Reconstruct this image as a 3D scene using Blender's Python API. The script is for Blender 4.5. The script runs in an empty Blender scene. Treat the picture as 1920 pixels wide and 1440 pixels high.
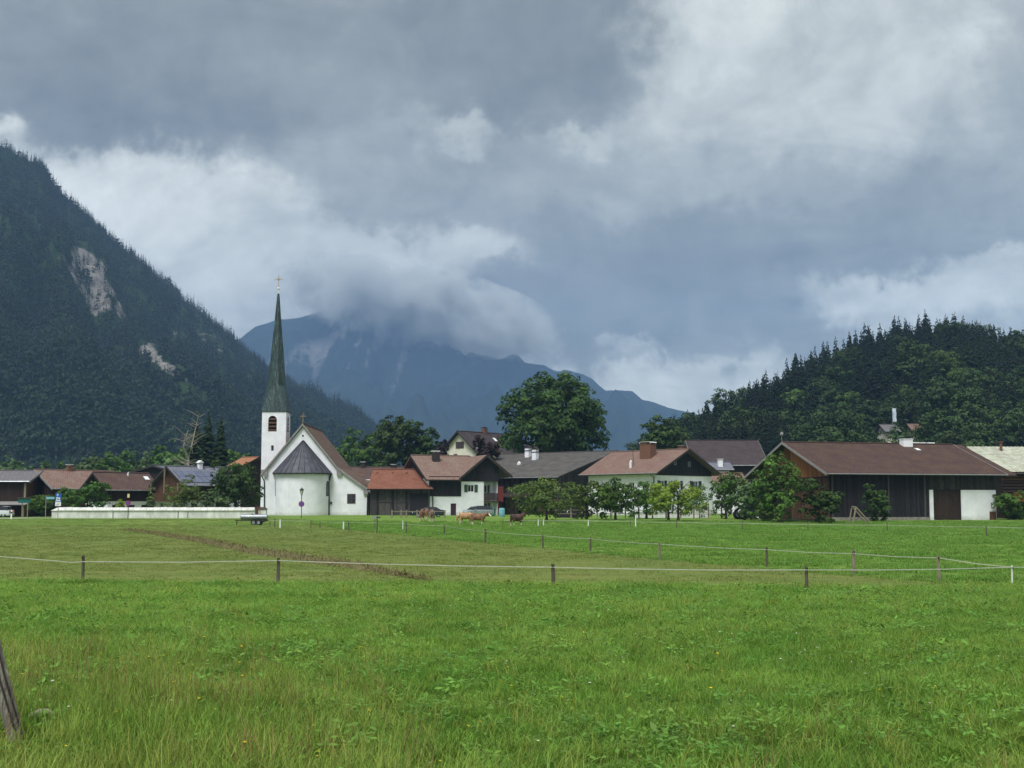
import bpy, bmesh, math, random
import numpy as np
from mathutils import Vector, Matrix, noise

random.seed(7)
R = math.radians
scene = bpy.context.scene
COL = scene.collection
PI = math.pi

# ------------------------------------------------------------------ camera
CAM_Z = 1.6
FPX = 2400.0
PITCH = math.atan(228.0 / FPX)
cam_data = bpy.data.cameras.new('camera')
cam_data.sensor_width = 36.0
cam_data.lens = FPX / 1920.0 * 36.0
cam_data.clip_start = 0.1
cam_data.clip_end = 40000.0
cam = bpy.data.objects.new('camera', cam_data)
cam.location = (0, 0, CAM_Z)
cam.rotation_euler = (PI / 2 + PITCH, 0, 0)
COL.objects.link(cam)
scene.camera = cam
_cp, _sp = math.cos(PITCH), math.sin(PITCH)


def P(px, py, d):
    """world point at distance d (along Y) that the photo shows at pixel px, py"""
    a = (px - 960.0) / FPX
    b = (720.0 - py) / FPX
    s = d / (_cp - _sp * b)
    return Vector((a * s, d, CAM_Z + (_sp + _cp * b) * s))


def proj(x, y, z):
    """numpy projection of world points to photo pixels (used to lay world-anchored masks)"""
    yy = y * _cp + (z - CAM_Z) * _sp
    zz = -y * _sp + (z - CAM_Z) * _cp
    return 960.0 + FPX * x / yy, 720.0 - FPX * zz / yy


def X(px, d, py=930):
    return P(px, py, d).x


def Z(py, d):
    return P(960, py, d).z


# ------------------------------------------------------------------ render settings
scene.render.engine = 'CYCLES'
scene.view_settings.view_transform = 'Standard'
scene.view_settings.look = 'None'
scene.view_settings.gamma = 1.0
scene.view_settings.use_curve_mapping = False
EXPO = 1.2
scene.view_settings.exposure = EXPO
cy = scene.cycles
cy.max_bounces = 5
cy.diffuse_bounces = 3
cy.glossy_bounces = 2
cy.transmission_bounces = 3
cy.transparent_max_bounces = 8
cy.volume_bounces = 1
cy.use_adaptive_sampling = True
cy.adaptive_threshold = 0.015
cy.sample_clamp_indirect = 6.0
cy.caustics_reflective = False
cy.caustics_refractive = False
cy.use_denoising = True

# ------------------------------------------------------------------ node helpers
class NT:
    def __init__(self, tree):
        self.t = tree
        self.n = tree.nodes
        self.l = tree.links

    def new(self, kind, **kw):
        nd = self.n.new(kind)
        for k, v in kw.items():
            setattr(nd, k, v)
        return nd

    def set(self, sock, val):
        if isinstance(val, bpy.types.NodeSocket):
            self.l.new(val, sock)
        elif val is not None:
            sock.default_value = val

    def math(self, op, a, b=None, c=None, clamp=False):
        nd = self.new('ShaderNodeMath', operation=op, use_clamp=clamp)
        self.set(nd.inputs[0], a)
        if b is not None:
            self.set(nd.inputs[1], b)
        if c is not None:
            self.set(nd.inputs[2], c)
        return nd.outputs[0]

    def vmath(self, op, a, b=None, scale=None):
        nd = self.new('ShaderNodeVectorMath', operation=op)
        self.set(nd.inputs[0], a)
        if b is not None:
            self.set(nd.inputs[1], b)
        if scale is not None:
            self.set(nd.inputs[3], scale)
        return nd.outputs[1] if op in ('DOT_PRODUCT', 'LENGTH', 'DISTANCE') else nd.outputs[0]

    def noise(self, vec, scale, detail=4, rough=0.55, dist=0.0, col=False):
        nd = self.new('ShaderNodeTexNoise')
        if vec is not None:
            self.l.new(vec, nd.inputs['Vector'])
        nd.inputs['Scale'].default_value = scale
        nd.inputs['Detail'].default_value = detail
        nd.inputs['Roughness'].default_value = rough
        nd.inputs['Distortion'].default_value = dist
        return nd.outputs['Color'] if col else nd.outputs['Fac']

    def ramp(self, fac, stops, interp='LINEAR'):
        nd = self.new('ShaderNodeValToRGB')
        nd.color_ramp.interpolation = interp
        el = nd.color_ramp.elements
        while len(el) < len(stops):
            el.new(0.5)
        for e, (p, c) in zip(el, stops):
            e.position = p
            e.color = (*c, 1) if len(c) == 3 else c
        self.l.new(fac, nd.inputs[0])
        return nd.outputs[0]

    def mix(self, fac, a, b, blend='MIX'):
        nd = self.new('ShaderNodeMix', data_type='RGBA', blend_type=blend)
        self.set(nd.inputs[0], fac)
        for s, v in ((nd.inputs[6], a), (nd.inputs[7], b)):
            if isinstance(v, (tuple, list)) and len(v) == 3:
                v = (*v, 1)
            self.set(s, v)
        return nd.outputs[2]

    def smooth(self, x, lo, hi):
        nd = self.new('ShaderNodeMapRange', interpolation_type='SMOOTHSTEP')
        self.set(nd.inputs[0], x)
        nd.inputs[1].default_value = lo
        nd.inputs[2].default_value = hi
        return nd.outputs[0]


def S(r, g, b, k=1.0):
    """sRGB 0-255 to linear"""
    def f(c):
        c /= 255.0
        return c / 12.92 if c <= 0.04045 else ((c + 0.055) / 1.055) ** 2.4
    return (f(r) * k, f(g) * k, f(b) * k)


# ------------------------------------------------------------------ sky
SUN_EL, SUN_AZ = R(58), R(205)      # azimuth clockwise from +Y: behind the camera and to the left
world = bpy.data.worlds.new('World')
scene.world = world
world.cycles.sampling_method = 'MANUAL'
world.cycles.sample_map_resolution = 256
world.use_nodes = True
w = NT(world.node_tree)
w.n.clear()
tc = w.new('ShaderNodeTexCoord')
dirv = tc.outputs['Generated']
sep = w.new('ShaderNodeSeparateXYZ')
w.l.new(dirv, sep.inputs[0])
az = w.math('ARCTAN2', sep.outputs[0], sep.outputs[1])
el = w.math('ARCSINE', sep.outputs[2])
# cloud-plane coordinates: the layer is seen in perspective and stretches toward the horizon
elc = w.math('ADD', w.math('MAXIMUM', sep.outputs[2], 0.0), 0.16)
comb = w.new('ShaderNodeCombineXYZ')
w.l.new(w.math('DIVIDE', sep.outputs[0], elc), comb.inputs[0])
w.l.new(w.math('DIVIDE', sep.outputs[1], elc), comb.inputs[1])
plane = comb.outputs[0]
ang = w.new('ShaderNodeCombineXYZ')
w.l.new(az, ang.inputs[0])
w.l.new(el, ang.inputs[1])
angv = ang.outputs[0]
# warp the layout of the cloud masses so that their edges billow
wn1 = w.vmath('SUBTRACT', w.noise(angv, 7.0, 3, 0.58, 0.0, col=True), (0.5, 0.5, 0.5))
wn2 = w.vmath('SUBTRACT', w.noise(angv, 24.0, 5, 0.65, 0.0, col=True), (0.5, 0.5, 0.5))
warped = w.vmath('ADD', angv, w.vmath('MULTIPLY', wn1, (0.13, 0.09, 0)))
wn3 = w.vmath('SUBTRACT', w.noise(angv, 75.0, 3, 0.62, 0.0, col=True), (0.5, 0.5, 0.5))
warped = w.vmath('ADD', warped, w.vmath('MULTIPLY', wn2, (0.075, 0.06, 0)))
warped = w.vmath('ADD', warped, w.vmath('MULTIPLY', wn3, (0.03, 0.024, 0)))


def sky_dir(px, py):
    p = P(px, py, 100.0) - Vector((0, 0, CAM_Z))
    p.normalize()
    return math.atan2(p.x, p.y), math.asin(p.z)


# cloud masses of this sky: centre (px, py), half size (px), brightness as seen (sRGB grey), weight
BLOBS = [
    (150, 120, 330, 130, 118, 1.0), (560, 60, 300, 110, 128, 1.0), (300, 215, 210, 62, 108, 1.1),
    (1020, 70, 240, 95, 110, 1.1), (800, 165, 230, 70, 126, 0.8), (20, 245, 70, 26, 226, 1.2),
    (190, 330, 130, 42, 205, 1.1), (360, 350, 130, 60, 200, 1.0), (290, 440, 130, 60, 212, 1.1),
    (450, 520, 150, 60, 200, 1.0), (640, 290, 170, 60, 150, 0.9), (760, 350, 170, 60, 142, 0.9),
    (860, 270, 60, 22, 182, 0.9), (1085, 268, 50, 20, 180, 0.9), (900, 450, 95, 28, 188, 1.1),
    (660, 500, 170, 34, 194, 1.0), (1330, 60, 130, 80, 204, 1.1), (1500, 170, 220, 110, 182, 1.1),
    (1720, 90, 150, 110, 188, 1.0), (1890, 70, 70, 90, 138, 0.9), (1200, 330, 150, 60, 152, 0.9),
    (1480, 330, 190, 60, 156, 0.9), (1750, 390, 230, 55, 134, 1.1), (1250, 470, 240, 80, 124, 1.2),
    (1080, 580, 220, 80, 118, 1.2), (1380, 620, 150, 80, 128, 1.1), (1680, 470, 170, 40, 124, 1.0),
    (1740, 555, 210, 38, 206, 1.3), (1880, 500, 90, 24, 198, 1.0), (1300, 710, 150, 34, 206, 1.1),
    (1180, 745, 160, 28, 200, 1.0), (1190, 655, 40, 14, 190, 0.9), (640, 580, 200, 40, 150, 0.9),
    (520, 580, 120, 50, 186, 1.0), (2100, 300, 260, 260, 150, 0.8), (-250, 200, 260, 260, 140, 0.8),
]
sum_w, sum_v = 0.03, None
base_n = w.noise(plane, 0.55, 3, 0.6, 0.0)
base_v = w.math('MULTIPLY_ADD', base_n, 0.66, 0.04)           # everywhere else: the same broken cloud deck
sum_v = w.math('MULTIPLY', base_v, sum_w)


def lin(c):
    c /= 255.0
    return ((c + 0.055) / 1.055) ** 2.4


for (bx, by, hx, hy, grey, wt) in BLOBS:
    a0, e0 = sky_dir(bx, by)
    dlt = w.vmath('MULTIPLY', w.vmath('SUBTRACT', warped, (a0, e0, 0)), (FPX / hx * 1.2, FPX / hy * 1.2, 0))
    g = w.math('MULTIPLY', w.math('EXPONENT', w.math('MULTIPLY', w.vmath('DOT_PRODUCT', dlt, dlt), -1.0)), wt)
    sum_w = w.math('ADD', sum_w, g)
    sum_v = w.math('MULTIPLY_ADD', g, lin(grey), sum_v)
layout = w.math('DIVIDE', sum_v, sum_w)
fine = w.noise(plane, 2.6, 7, 0.62, 0.9)
fine2 = w.noise(angv, 19.0, 6, 0.66, 0.3)
det = w.math('MULTIPLY_ADD', fine, 0.95, 0.56)
det = w.math('MULTIPLY', det, w.math('MULTIPLY_ADD', fine2, 0.85, 0.58))
lum = w.math('MULTIPLY', layout, det)
tint = w.ramp(lum, [(0.0, (0.965, 1.03, 0.96)), (0.16, (0.975, 1.03, 0.94)), (0.32, (0.985, 1.025, 0.935)), (0.7, (0.99, 1.02, 0.94))])
cl = w.vmath('MULTIPLY', tint, None)
w.l.new(tint, cl.node.inputs[0])
clc = w.new('ShaderNodeCombineXYZ')
for i in range(3):
    w.l.new(lum, clc.inputs[i])
w.l.new(clc.outputs[0], cl.node.inputs[1])
bg_cloud = w.new('ShaderNodeBackground')
w.l.new(cl, bg_cloud.inputs[0])
bg_cloud.inputs[1].default_value = 1.48 / (2 ** EXPO)
sky = w.new('ShaderNodeTexSky', sky_type='NISHITA')
sky.sun_disc = False
sky.sun_elevation = SUN_EL
sky.sun_rotation = SUN_AZ
bg_sky = w.new('ShaderNodeBackground')
w.l.new(sky.outputs[0], bg_sky.inputs[0])
bg_sky.inputs[1].default_value = 0.08
mixs = w.new('ShaderNodeMixShader')
mixs.inputs[0].default_value = 0.93
w.l.new(bg_sky.outputs[0], mixs.inputs[1])
w.l.new(bg_cloud.outputs[0], mixs.inputs[2])
wout = w.new('ShaderNodeOutputWorld')
w.l.new(mixs.outputs[0], wout.inputs[0])

sun_data = bpy.data.lights.new('sun', 'SUN')
sun_data.energy = 1.5
sun_data.angle = R(25)
sun_data.color = (1.0, 0.985, 0.965)
sun = bpy.data.objects.new('sun', sun_data)
sd = Vector((math.sin(SUN_AZ) * math.cos(SUN_EL), math.cos(SUN_AZ) * math.cos(SUN_EL), math.sin(SUN_EL)))
sun.rotation_euler = (-sd).to_track_quat('-Z', 'Y').to_euler()
sun.location = sd * 300
COL.objects.link(sun)

# ------------------------------------------------------------------ materials
MATS = {}


def M(name, col, col2=None, scale=2.0, rough=0.85, bump=0.0, bscale=30.0, stretch=(1, 1, 1), metal=0.0, spec=0.25, tone=False, rnd=0.0, detail=5):
    """procedural surface: two colours mixed by noise, optional fine relief, per-face tone, per-object variation"""
    if name in MATS:
        return MATS[name]
    m = bpy.data.materials.new(name)
    m.use_nodes = True
    k = NT(m.node_tree)
    bs = k.n['Principled BSDF']
    t = k.new('ShaderNodeTexCoord')
    mp = k.vmath('MULTIPLY', t.outputs['Object'], stretch)
    nz = k.noise(mp, scale, detail, 0.6)
    if col2 is None:
        col2 = tuple(c * 0.72 for c in col)
    f = k.smooth(nz, 0.32, 0.68)
    c = k.mix(f, col2, col)
    if tone:
        a = k.new('ShaderNodeAttribute', attribute_name='tone')
        c = k.mix(1.0, c, a.outputs['Color'], 'MULTIPLY')
    if rnd:
        oi = k.new('ShaderNodeObjectInfo')
        hs = k.new('ShaderNodeHueSaturation')
        k.l.new(c, hs.inputs['Color'])
        k.l.new(k.math('MULTIPLY_ADD', oi.outputs['Random'], 2 * rnd, 1 - rnd), hs.inputs['Value'])
        c = hs.outputs[0]
    k.l.new(c, bs.inputs['Base Color'])
    bs.inputs['Roughness'].default_value = rough
    bs.inputs['Metallic'].default_value = metal
    bs.inputs['Specular IOR Level'].default_value = spec
    if bump:
        b = k.new('ShaderNodeBump')
        b.inputs['Strength'].default_value = bump
        b.inputs['Distance'].default_value = 0.02
        k.l.new(k.noise(mp, bscale, 4, 0.6), b.inputs['Height'])
        k.l.new(b.outputs[0], bs.inputs['Normal'])
    MATS[name] = m
    return m


def M_tile(name, c1, c2, mortar, row=0.34, wid=0.28, weather=None, bump=0.6):
    """tiled roof covering, laid in metres along the slope (UV)"""
    if name in MATS:
        return MATS[name]
    m = bpy.data.materials.new(name)
    m.use_nodes = True
    k = NT(m.node_tree)
    bs = k.n['Principled BSDF']
    uv = k.new('ShaderNodeUVMap')
    br = k.new('ShaderNodeTexBrick')
    k.l.new(uv.outputs[0], br.inputs['Vector'])
    br.inputs['Color1'].default_value = (*c1, 1)
    br.inputs['Color2'].default_value = (*c2, 1)
    br.inputs['Mortar'].default_value = (*mortar, 1)
    br.inputs['Scale'].default_value = 1.0
    br.inputs['Brick Width'].default_value = wid
    br.inputs['Row Height'].default_value = row
    br.inputs['Mortar Size'].default_value = 0.04
    br.inputs['Mortar Smooth'].default_value = 0.3
    n1 = k.noise(uv.outputs[0], 0.55, 6, 0.65)
    n2 = k.noise(uv.outputs[0], 3.5, 5, 0.65)
    c = k.mix(k.smooth(n1, 0.35, 0.7), br.outputs[0], weather or tuple(x * 0.7 for x in c1))
    c = k.mix(1.0, c, k.ramp(n2, [(0.25, (0.6, 0.6, 0.6)), (0.75, (1.28, 1.25, 1.22))]), 'MULTIPLY')
    k.l.new(c, bs.inputs['Base Color'])
    bs.inputs['Roughness'].default_value = 0.85
    bs.inputs['Specular IOR Level'].default_value = 0.2
    b = k.new('ShaderNodeBump')
    b.inputs['Strength'].default_value = bump
    b.inputs['Distance'].default_value = 0.03
    k.l.new(k.math('SUBTRACT', 1.0, br.outputs[1]), b.inputs['Height'])
    k.l.new(b.outputs[0], bs.inputs['Normal'])
    MATS[name] = m
    return m


def M_leaf(name, col, col2, trans=0.3, rough=0.6, rnd=0.12, nscale=0.35):
    """leaf surface: per-leaf tone attribute, soft colour patches, light passing through"""
    if name in MATS:
        return MATS[name]
    m = bpy.data.materials.new(name)
    m.use_nodes = True
    k = NT(m.node_tree)
    bs = k.n['Principled BSDF']
    out = k.n['Material Output']
    geo = k.new('ShaderNodeNewGeometry')
    nz = k.noise(geo.outputs['Position'], nscale, 3, 0.6)
    c = k.mix(k.smooth(nz, 0.3, 0.7), col2, col)
    a = k.new('ShaderNodeAttribute', attribute_name='tone')
    c = k.mix(1.0, c, a.outputs['Color'], 'MULTIPLY')
    oi = k.new('ShaderNodeObjectInfo')
    hs = k.new('ShaderNodeHueSaturation')
    k.l.new(c, hs.inputs['Color'])
    k.l.new(k.math('MULTIPLY_ADD', oi.outputs['Random'], 2 * rnd, 1 - rnd), hs.inputs['Value'])
    k.l.new(k.math('MULTIPLY_ADD', oi.outputs['Random'], 0.02, 0.49), hs.inputs['Hue'])
    c = hs.outputs[0]
    k.l.new(c, bs.inputs['Base Color'])
    bs.inputs['Roughness'].default_value = rough
    bs.inputs['Specular IOR Level'].default_value = 0.2
    if trans > 0:
        tr = k.new('ShaderNodeBsdfTranslucent')
        k.l.new(c, tr.inputs[0])
        mx = k.new('ShaderNodeMixShader')
        mx.inputs[0].default_value = trans
        k.l.new(bs.outputs[0], mx.inputs[1])
        k.l.new(tr.outputs[0], mx.inputs[2])
        k.l.new(mx.outputs[0], out.inputs[0])
    MATS[name] = m
    return m


# ------------------------------------------------------------------ mesh builder
class MB:
    def __init__(self):
        self.v, self.f, self.uv, self.tone = [], [], [], []
        self.has_uv = False
        self.cur = 1.0

    def face(self, pts, uv=None):
        i = len(self.v)
        self.v += [tuple(p) for p in pts]
        self.f.append(tuple(range(i, i + len(pts))))
        self.uv.append(uv)
        self.tone.append(self.cur)
        if uv:
            self.has_uv = True

    def hexa(self, p, uvtop=None):
        """8 points: bottom 0-3 counter-clockwise, top 4-7 above them"""
        i = len(self.v)
        self.v += [tuple(q) for q in p]
        for j, q in enumerate(((3, 2, 1, 0), (4, 5, 6, 7), (0, 1, 5, 4), (1, 2, 6, 5), (2, 3, 7, 6), (3, 0, 4, 7))):
            self.f.append(tuple(i + a for a in q))
            self.uv.append(uvtop if j == 1 else None)
            self.tone.append(self.cur)
        if uvtop:
            self.has_uv = True
        return self

    def box(self, x0, x1, y0, y1, z0, z1):
        return self.hexa([(x0, y0, z0), (x1, y0, z0), (x1, y1, z0), (x0, y1, z0), (x0, y0, z1), (x1, y0, z1), (x1, y1, z1), (x0, y1, z1)])

    def prism(self, poly, fn, a, b, caps=True):
        """poly in 2D, extruded from a to b through fn(u, w, t)"""
        i = len(self.v)
        n = len(poly)
        self.v += [tuple(fn(u, w_, a)) for u, w_ in poly] + [tuple(fn(u, w_, b)) for u, w_ in poly]
        fs = [(i + k, i + (k + 1) % n, i + n + (k + 1) % n, i + n + k) for k in range(n)]
        if caps:
            fs += [tuple(i + n - 1 - k for k in range(n)), tuple(i + n + k for k in range(n))]
        for q in fs:
            self.f.append(q)
            self.uv.append(None)
            self.tone.append(self.cur)
        return self

    def tube(self, pts, radii, n=6, cap=True):
        pts = [Vector(p) for p in pts]
        if isinstance(radii, (int, float)):
            radii = [radii] * len(pts)
        i0 = len(self.v)
        for j, p in enumerate(pts):
            t = (pts[min(j + 1, len(pts) - 1)] - pts[max(j - 1, 0)])
            if t.length < 1e-9:
                t = Vector((0, 0, 1))
            t.normalize()
            ref = Vector((0, 0, 1)) if abs(t.z) < 0.9 else Vector((1, 0, 0))
            a = t.cross(ref).normalized()
            b = t.cross(a)
            for k in range(n):
                an = 2 * PI * k / n
                self.v.append(tuple(p + (a * math.cos(an) + b * math.sin(an)) * radii[j]))
        fs = []
        for j in range(len(pts) - 1):
            for k in range(n):
                fs.append((i0 + j * n + k, i0 + j * n + (k + 1) % n, i0 + (j + 1) * n + (k + 1) % n, i0 + (j + 1) * n + k))
        if cap:
            fs.append(tuple(i0 + k for k in range(n))[::-1])
            fs.append(tuple(i0 + (len(pts) - 1) * n + k for k in range(n)))
        for q in fs:
            self.f.append(q)
            self.uv.append(None)
            self.tone.append(self.cur)
        return self

    def lathe(self, prof, center=(0, 0, 0), n=16, a0=0.0, a1=2 * PI, sx=1.0, sy=1.0):
        """profile of (r, z) turned about the vertical through center"""
        full = abs(a1 - a0 - 2 * PI) < 1e-6
        m = n if full else n + 1
        i0 = len(self.v)
        cx, cy_, cz = center
        for r, z in prof:
            for k in range(m):
                an = a0 + (a1 - a0) * k / n
                self.v.append((cx + r * math.cos(an) * sx, cy_ + r * math.sin(an) * sy, cz + z))
        for j in range(len(prof) - 1):
            for k in range(n):
                k2 = (k + 1) % m
                self.f.append((i0 + j * m + k, i0 + j * m + k2, i0 + (j + 1) * m + k2, i0 + (j + 1) * m + k))
                self.uv.append(None)
                self.tone.append(self.cur)
        return self

    def mesh(self, name, smooth=False):
        me = bpy.data.meshes.new(name)
        me.from_pydata(self.v, [], self.f)
        if self.has_uv:
            ul = me.uv_layers.new(name='UVMap')
            li = 0
            buf = []
            for f, uv in zip(self.f, self.uv):
                for j in range(len(f)):
                    buf += list(uv[j]) if uv else [0.0, 0.0]
            ul.data.foreach_set('uv', buf)
        if any(t != 1.0 for t in self.tone):
            at = me.attributes.new('tone', 'FLOAT_COLOR', 'FACE')
            buf = []
            for t in self.tone:
                buf += [t, t, t, 1.0] if isinstance(t, (int, float)) else [*t, 1.0]
            at.data.foreach_set('color', buf)
        else:
            at = me.attributes.new('tone', 'FLOAT_COLOR', 'FACE')
            at.data.foreach_set('color', [1.0] * (4 * len(self.f)))
        if smooth:
            me.polygons.foreach_set('use_smooth', [True] * len(me.polygons))
        me.update()
        return me

    def build(self, name, mat, parent=None, smooth=False, label=None, kind=None):
        me = self.mesh(name, smooth)
        me.materials.append(mat)
        o = bpy.data.objects.new(name, me)
        COL.objects.link(o)
        if parent is not None:
            o.parent = parent
        if label:
            o['label'] = label
        if kind:
            o['kind'] = kind
        return o


def np_mesh(name, v, f, mat, tone=None, smooth=False):
    """mesh from numpy arrays, all faces of the same size"""
    me = bpy.data.meshes.new(name)
    nf, k = f.shape
    me.vertices.add(len(v))
    me.vertices.foreach_set('co', np.ascontiguousarray(v, dtype=np.float32).ravel())
    me.loops.add(nf * k)
    me.loops.foreach_set('vertex_index', np.ascontiguousarray(f, dtype=np.int32).ravel())
    me.polygons.add(nf)
    me.polygons.foreach_set('loop_start', np.arange(0, nf * k, k, dtype=np.int32))
    me.polygons.foreach_set('loop_total', np.full(nf, k, dtype=np.int32))
    if smooth:
        me.polygons.foreach_set('use_smooth', np.ones(nf, dtype=bool))
    me.update(calc_edges=True)
    if tone is not None:
        at = me.attributes.new('tone', 'FLOAT_COLOR', 'FACE')
        c = np.ones((nf, 4), dtype=np.float32)
        c[:, :3] = tone if tone.ndim == 2 else tone[:, None]
        at.data.foreach_set('color', c.ravel())
    if mat is not None:
        me.materials.append(mat)
    return me


def link(name, me, parent=None, loc=None):
    o = bpy.data.objects.new(name, me)
    COL.objects.link(o)
    if parent is not None:
        o.parent = parent
    if loc is not None:
        o.location = loc
    return o


def tag(o, label=None, cat=None, group=None, kind=None):
    if label:
        o['label'] = label
    if cat:
        o['category'] = cat
    if group:
        o['group'] = group
    if kind:
        o['kind'] = kind
    return o


def thing(name, label, cat, loc=(0, 0, 0), rz=0.0, group=None):
    o = bpy.data.objects.new(name, None)
    o.empty_display_size = 0.2
    COL.objects.link(o)
    o.location = loc
    o.rotation_euler = (0, 0, rz)
    return tag(o, label, cat, group)


def copy_tree(root, loc=None, rz=None, scale=None, label=None, group=None):
    c = root.copy()
    COL.objects.link(c)
    if loc is not None:
        c.location = loc
    if rz is not None:
        c.rotation_euler = (0, 0, rz)
    if scale is not None:
        c.scale = (scale,) * 3 if isinstance(scale, (int, float)) else scale
    tag(c, label, None, group)
    for ch in list(root.children):
        d = ch.copy()
        COL.objects.link(d)
        d.parent = c
        for g in list(ch.children):
            e = g.copy()
            COL.objects.link(e)
            e.parent = d
    return c


# ------------------------------------------------------------------ the lie of the land
_GD = [-80, 0, 9, 20, 34, 50, 120, 138, 150, 165, 190, 230, 300, 600, 20000]
_GZ = [0.1, 0.0, 0.0, -0.25, -0.58, -0.62, -0.6, -0.5, -0.12, -0.05, 0.14, 0.2, 0.4, 0.6, 0.6]


def gz(x, y):
    return float(np.interp(y, _GD, _GZ))


def gp(px, py):
    """ground point under pixel px, py"""
    d = 30.0
    for _ in range(60):
        z = gz(0, d)
        r = P(px, py, 1.0) - Vector((0, 0, CAM_Z))
        dn = (z - CAM_Z) / r.z
        d = 0.5 * d + 0.5 * min(max(dn, 2.0), 900.0)
    p = P(px, py, d)
    p.z = gz(p.x, p.y)
    return p


def on_ground(px, d, dz=0.0):
    x = P(px, 960, d).x
    return Vector((x, d, gz(x, d) + dz))


# mown strip: its far border (toward the pasture) and near border (toward the long grass)
def border_far(y):
    return 12.7 - 0.365 * (y - 35.0) + 0.0004 * (y - 35.0) ** 2


def border_near(x):
    return 35.2 - 0.115 * x

# ------------------------------------------------------------------ ground sheet
def ground_material():
    m = bpy.data.materials.new('field_soil_and_grass')
    m.use_nodes = True
    k = NT(m.node_tree)
    bs = k.n['Principled BSDF']
    geo = k.new('ShaderNodeNewGeometry')
    pos = geo.outputs['Position']
    sp = k.new('ShaderNodeSeparateXYZ')
    k.l.new(pos, sp.inputs[0])
    x, y = sp.outputs[0], sp.outputs[1]
    n_big = k.noise(pos, 0.09, 4, 0.6)
    n_mid = k.noise(pos, 0.7, 5, 0.62)
    n_fin = k.noise(pos, 7.0, 4, 0.65)
    stre = k.noise(k.vmath('MULTIPLY', pos, (0.35, 1.6, 1)), 0.8, 4, 0.6)
    lush = k.mix(k.smooth(n_mid, 0.3, 0.7), S(92, 124, 50), S(114, 144, 62))
    lush = k.mix(k.smooth(n_big, 0.4, 0.7), lush, S(120, 144, 66))
    mown = k.mix(k.smooth(stre, 0.3, 0.7), S(120, 130, 70), S(100, 118, 57))
    mown = k.mix(k.smooth(n_mid, 0.58, 0.75), mown, S(122, 120, 70))
    mown = k.mix(k.smooth(y, 70.0, 130.0), mown, k.mix(k.smooth(n_big, 0.35, 0.65), S(98, 124, 57), S(116, 132, 68)))
    fore = k.mix(k.smooth(n_mid, 0.3, 0.7), S(52, 74, 26), S(78, 100, 40))
    # borders
    yb = k.math('SUBTRACT', y, 35.0)
    xb = k.math('ADD', k.math('MULTIPLY_ADD', yb, -0.365, 12.7), k.math('MULTIPLY', k.math('MULTIPLY', yb, yb), 0.0004))
    wob = k.math('MULTIPLY_ADD', n_mid, 2.2, -1.1)
    side = k.smooth(k.math('ADD', k.math('SUBTRACT', x, xb), wob), -0.3, 0.5)
    far = k.smooth(k.math('ADD', y, k.math('MULTIPLY', wob, 3.0)), 128.0, 146.0)
    side = k.math('MAXIMUM', side, k.math('MULTIPLY', far, 0.7))
    nearb = k.math('ADD', k.math('MULTIPLY_ADD', x, 0.115, y), k.math('MULTIPLY', wob, 0.35))
    past = k.smooth(nearb, 35.0, 35.6)
    c = k.mix(side, mown, lush)
    c = k.mix(past, fore, c)
    c = k.mix(1.0, c, k.ramp(n_fin, [(0.25, (0.7, 0.7, 0.7)), (0.75, (1.2, 1.2, 1.2))]), 'MULTIPLY')
    k.l.new(c, bs.inputs['Base Color'])
    bs.inputs['Roughness'].default_value = 0.95
    bs.inputs['Specular IOR Level'].default_value = 0.1
    b = k.new('ShaderNodeBump')
    b.inputs['Strength'].default_value = 0.8
    b.inputs['Distance'].default_value = 0.12
    k.l.new(k.noise(pos, 3.0, 6, 0.7), b.inputs['Height'])
    k.l.new(b.outputs[0], bs.inputs['Normal'])
    return m


def build_ground():
    ys = sorted(set([-60, -30, -10, 0] + [4 + i * 0.5 for i in range(80)] + [44 + i * 2 for i in range(80)] + [204 + i * 12 for i in range(12)] +
                    [360 * 1.25 ** i for i in range(14)]))
    ys = [y for y in ys if y < 6350] + [6350]
    us = np.concatenate([np.linspace(-1, -0.02, 40) ** 3 * 1.0, np.linspace(0, 1, 41) ** 3]) if False else np.linspace(-1, 1, 81)
    us = np.sign(us) * np.abs(us) ** 1.6
    verts, faces = [], []
    for y in ys:
        hw = 130 + max(y, 0) * 1.0 if y < 3600 else 3800
        hw = min(hw, 3800)
        for u in us:
            x = u * hw
            z = gz(x, y)
            if y < 140:
                z += 0.05 * noise.noise(Vector((x * 0.16, y * 0.16, 3.0)))
            verts.append((x, y, z))
    n = len(us)
    for j in range(len(ys) - 1):
        for i in range(n - 1):
            a = j * n + i
            faces.append((a, a + 1, a + n + 1, a + n))
    me = np_mesh('ground', np.array(verts), np.array(faces), ground_material(), smooth=True)
    o = link('ground', me)
    tag(o, 'flat valley meadow with green and mown strips', None, None, 'structure')
    return o


build_ground()


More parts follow.
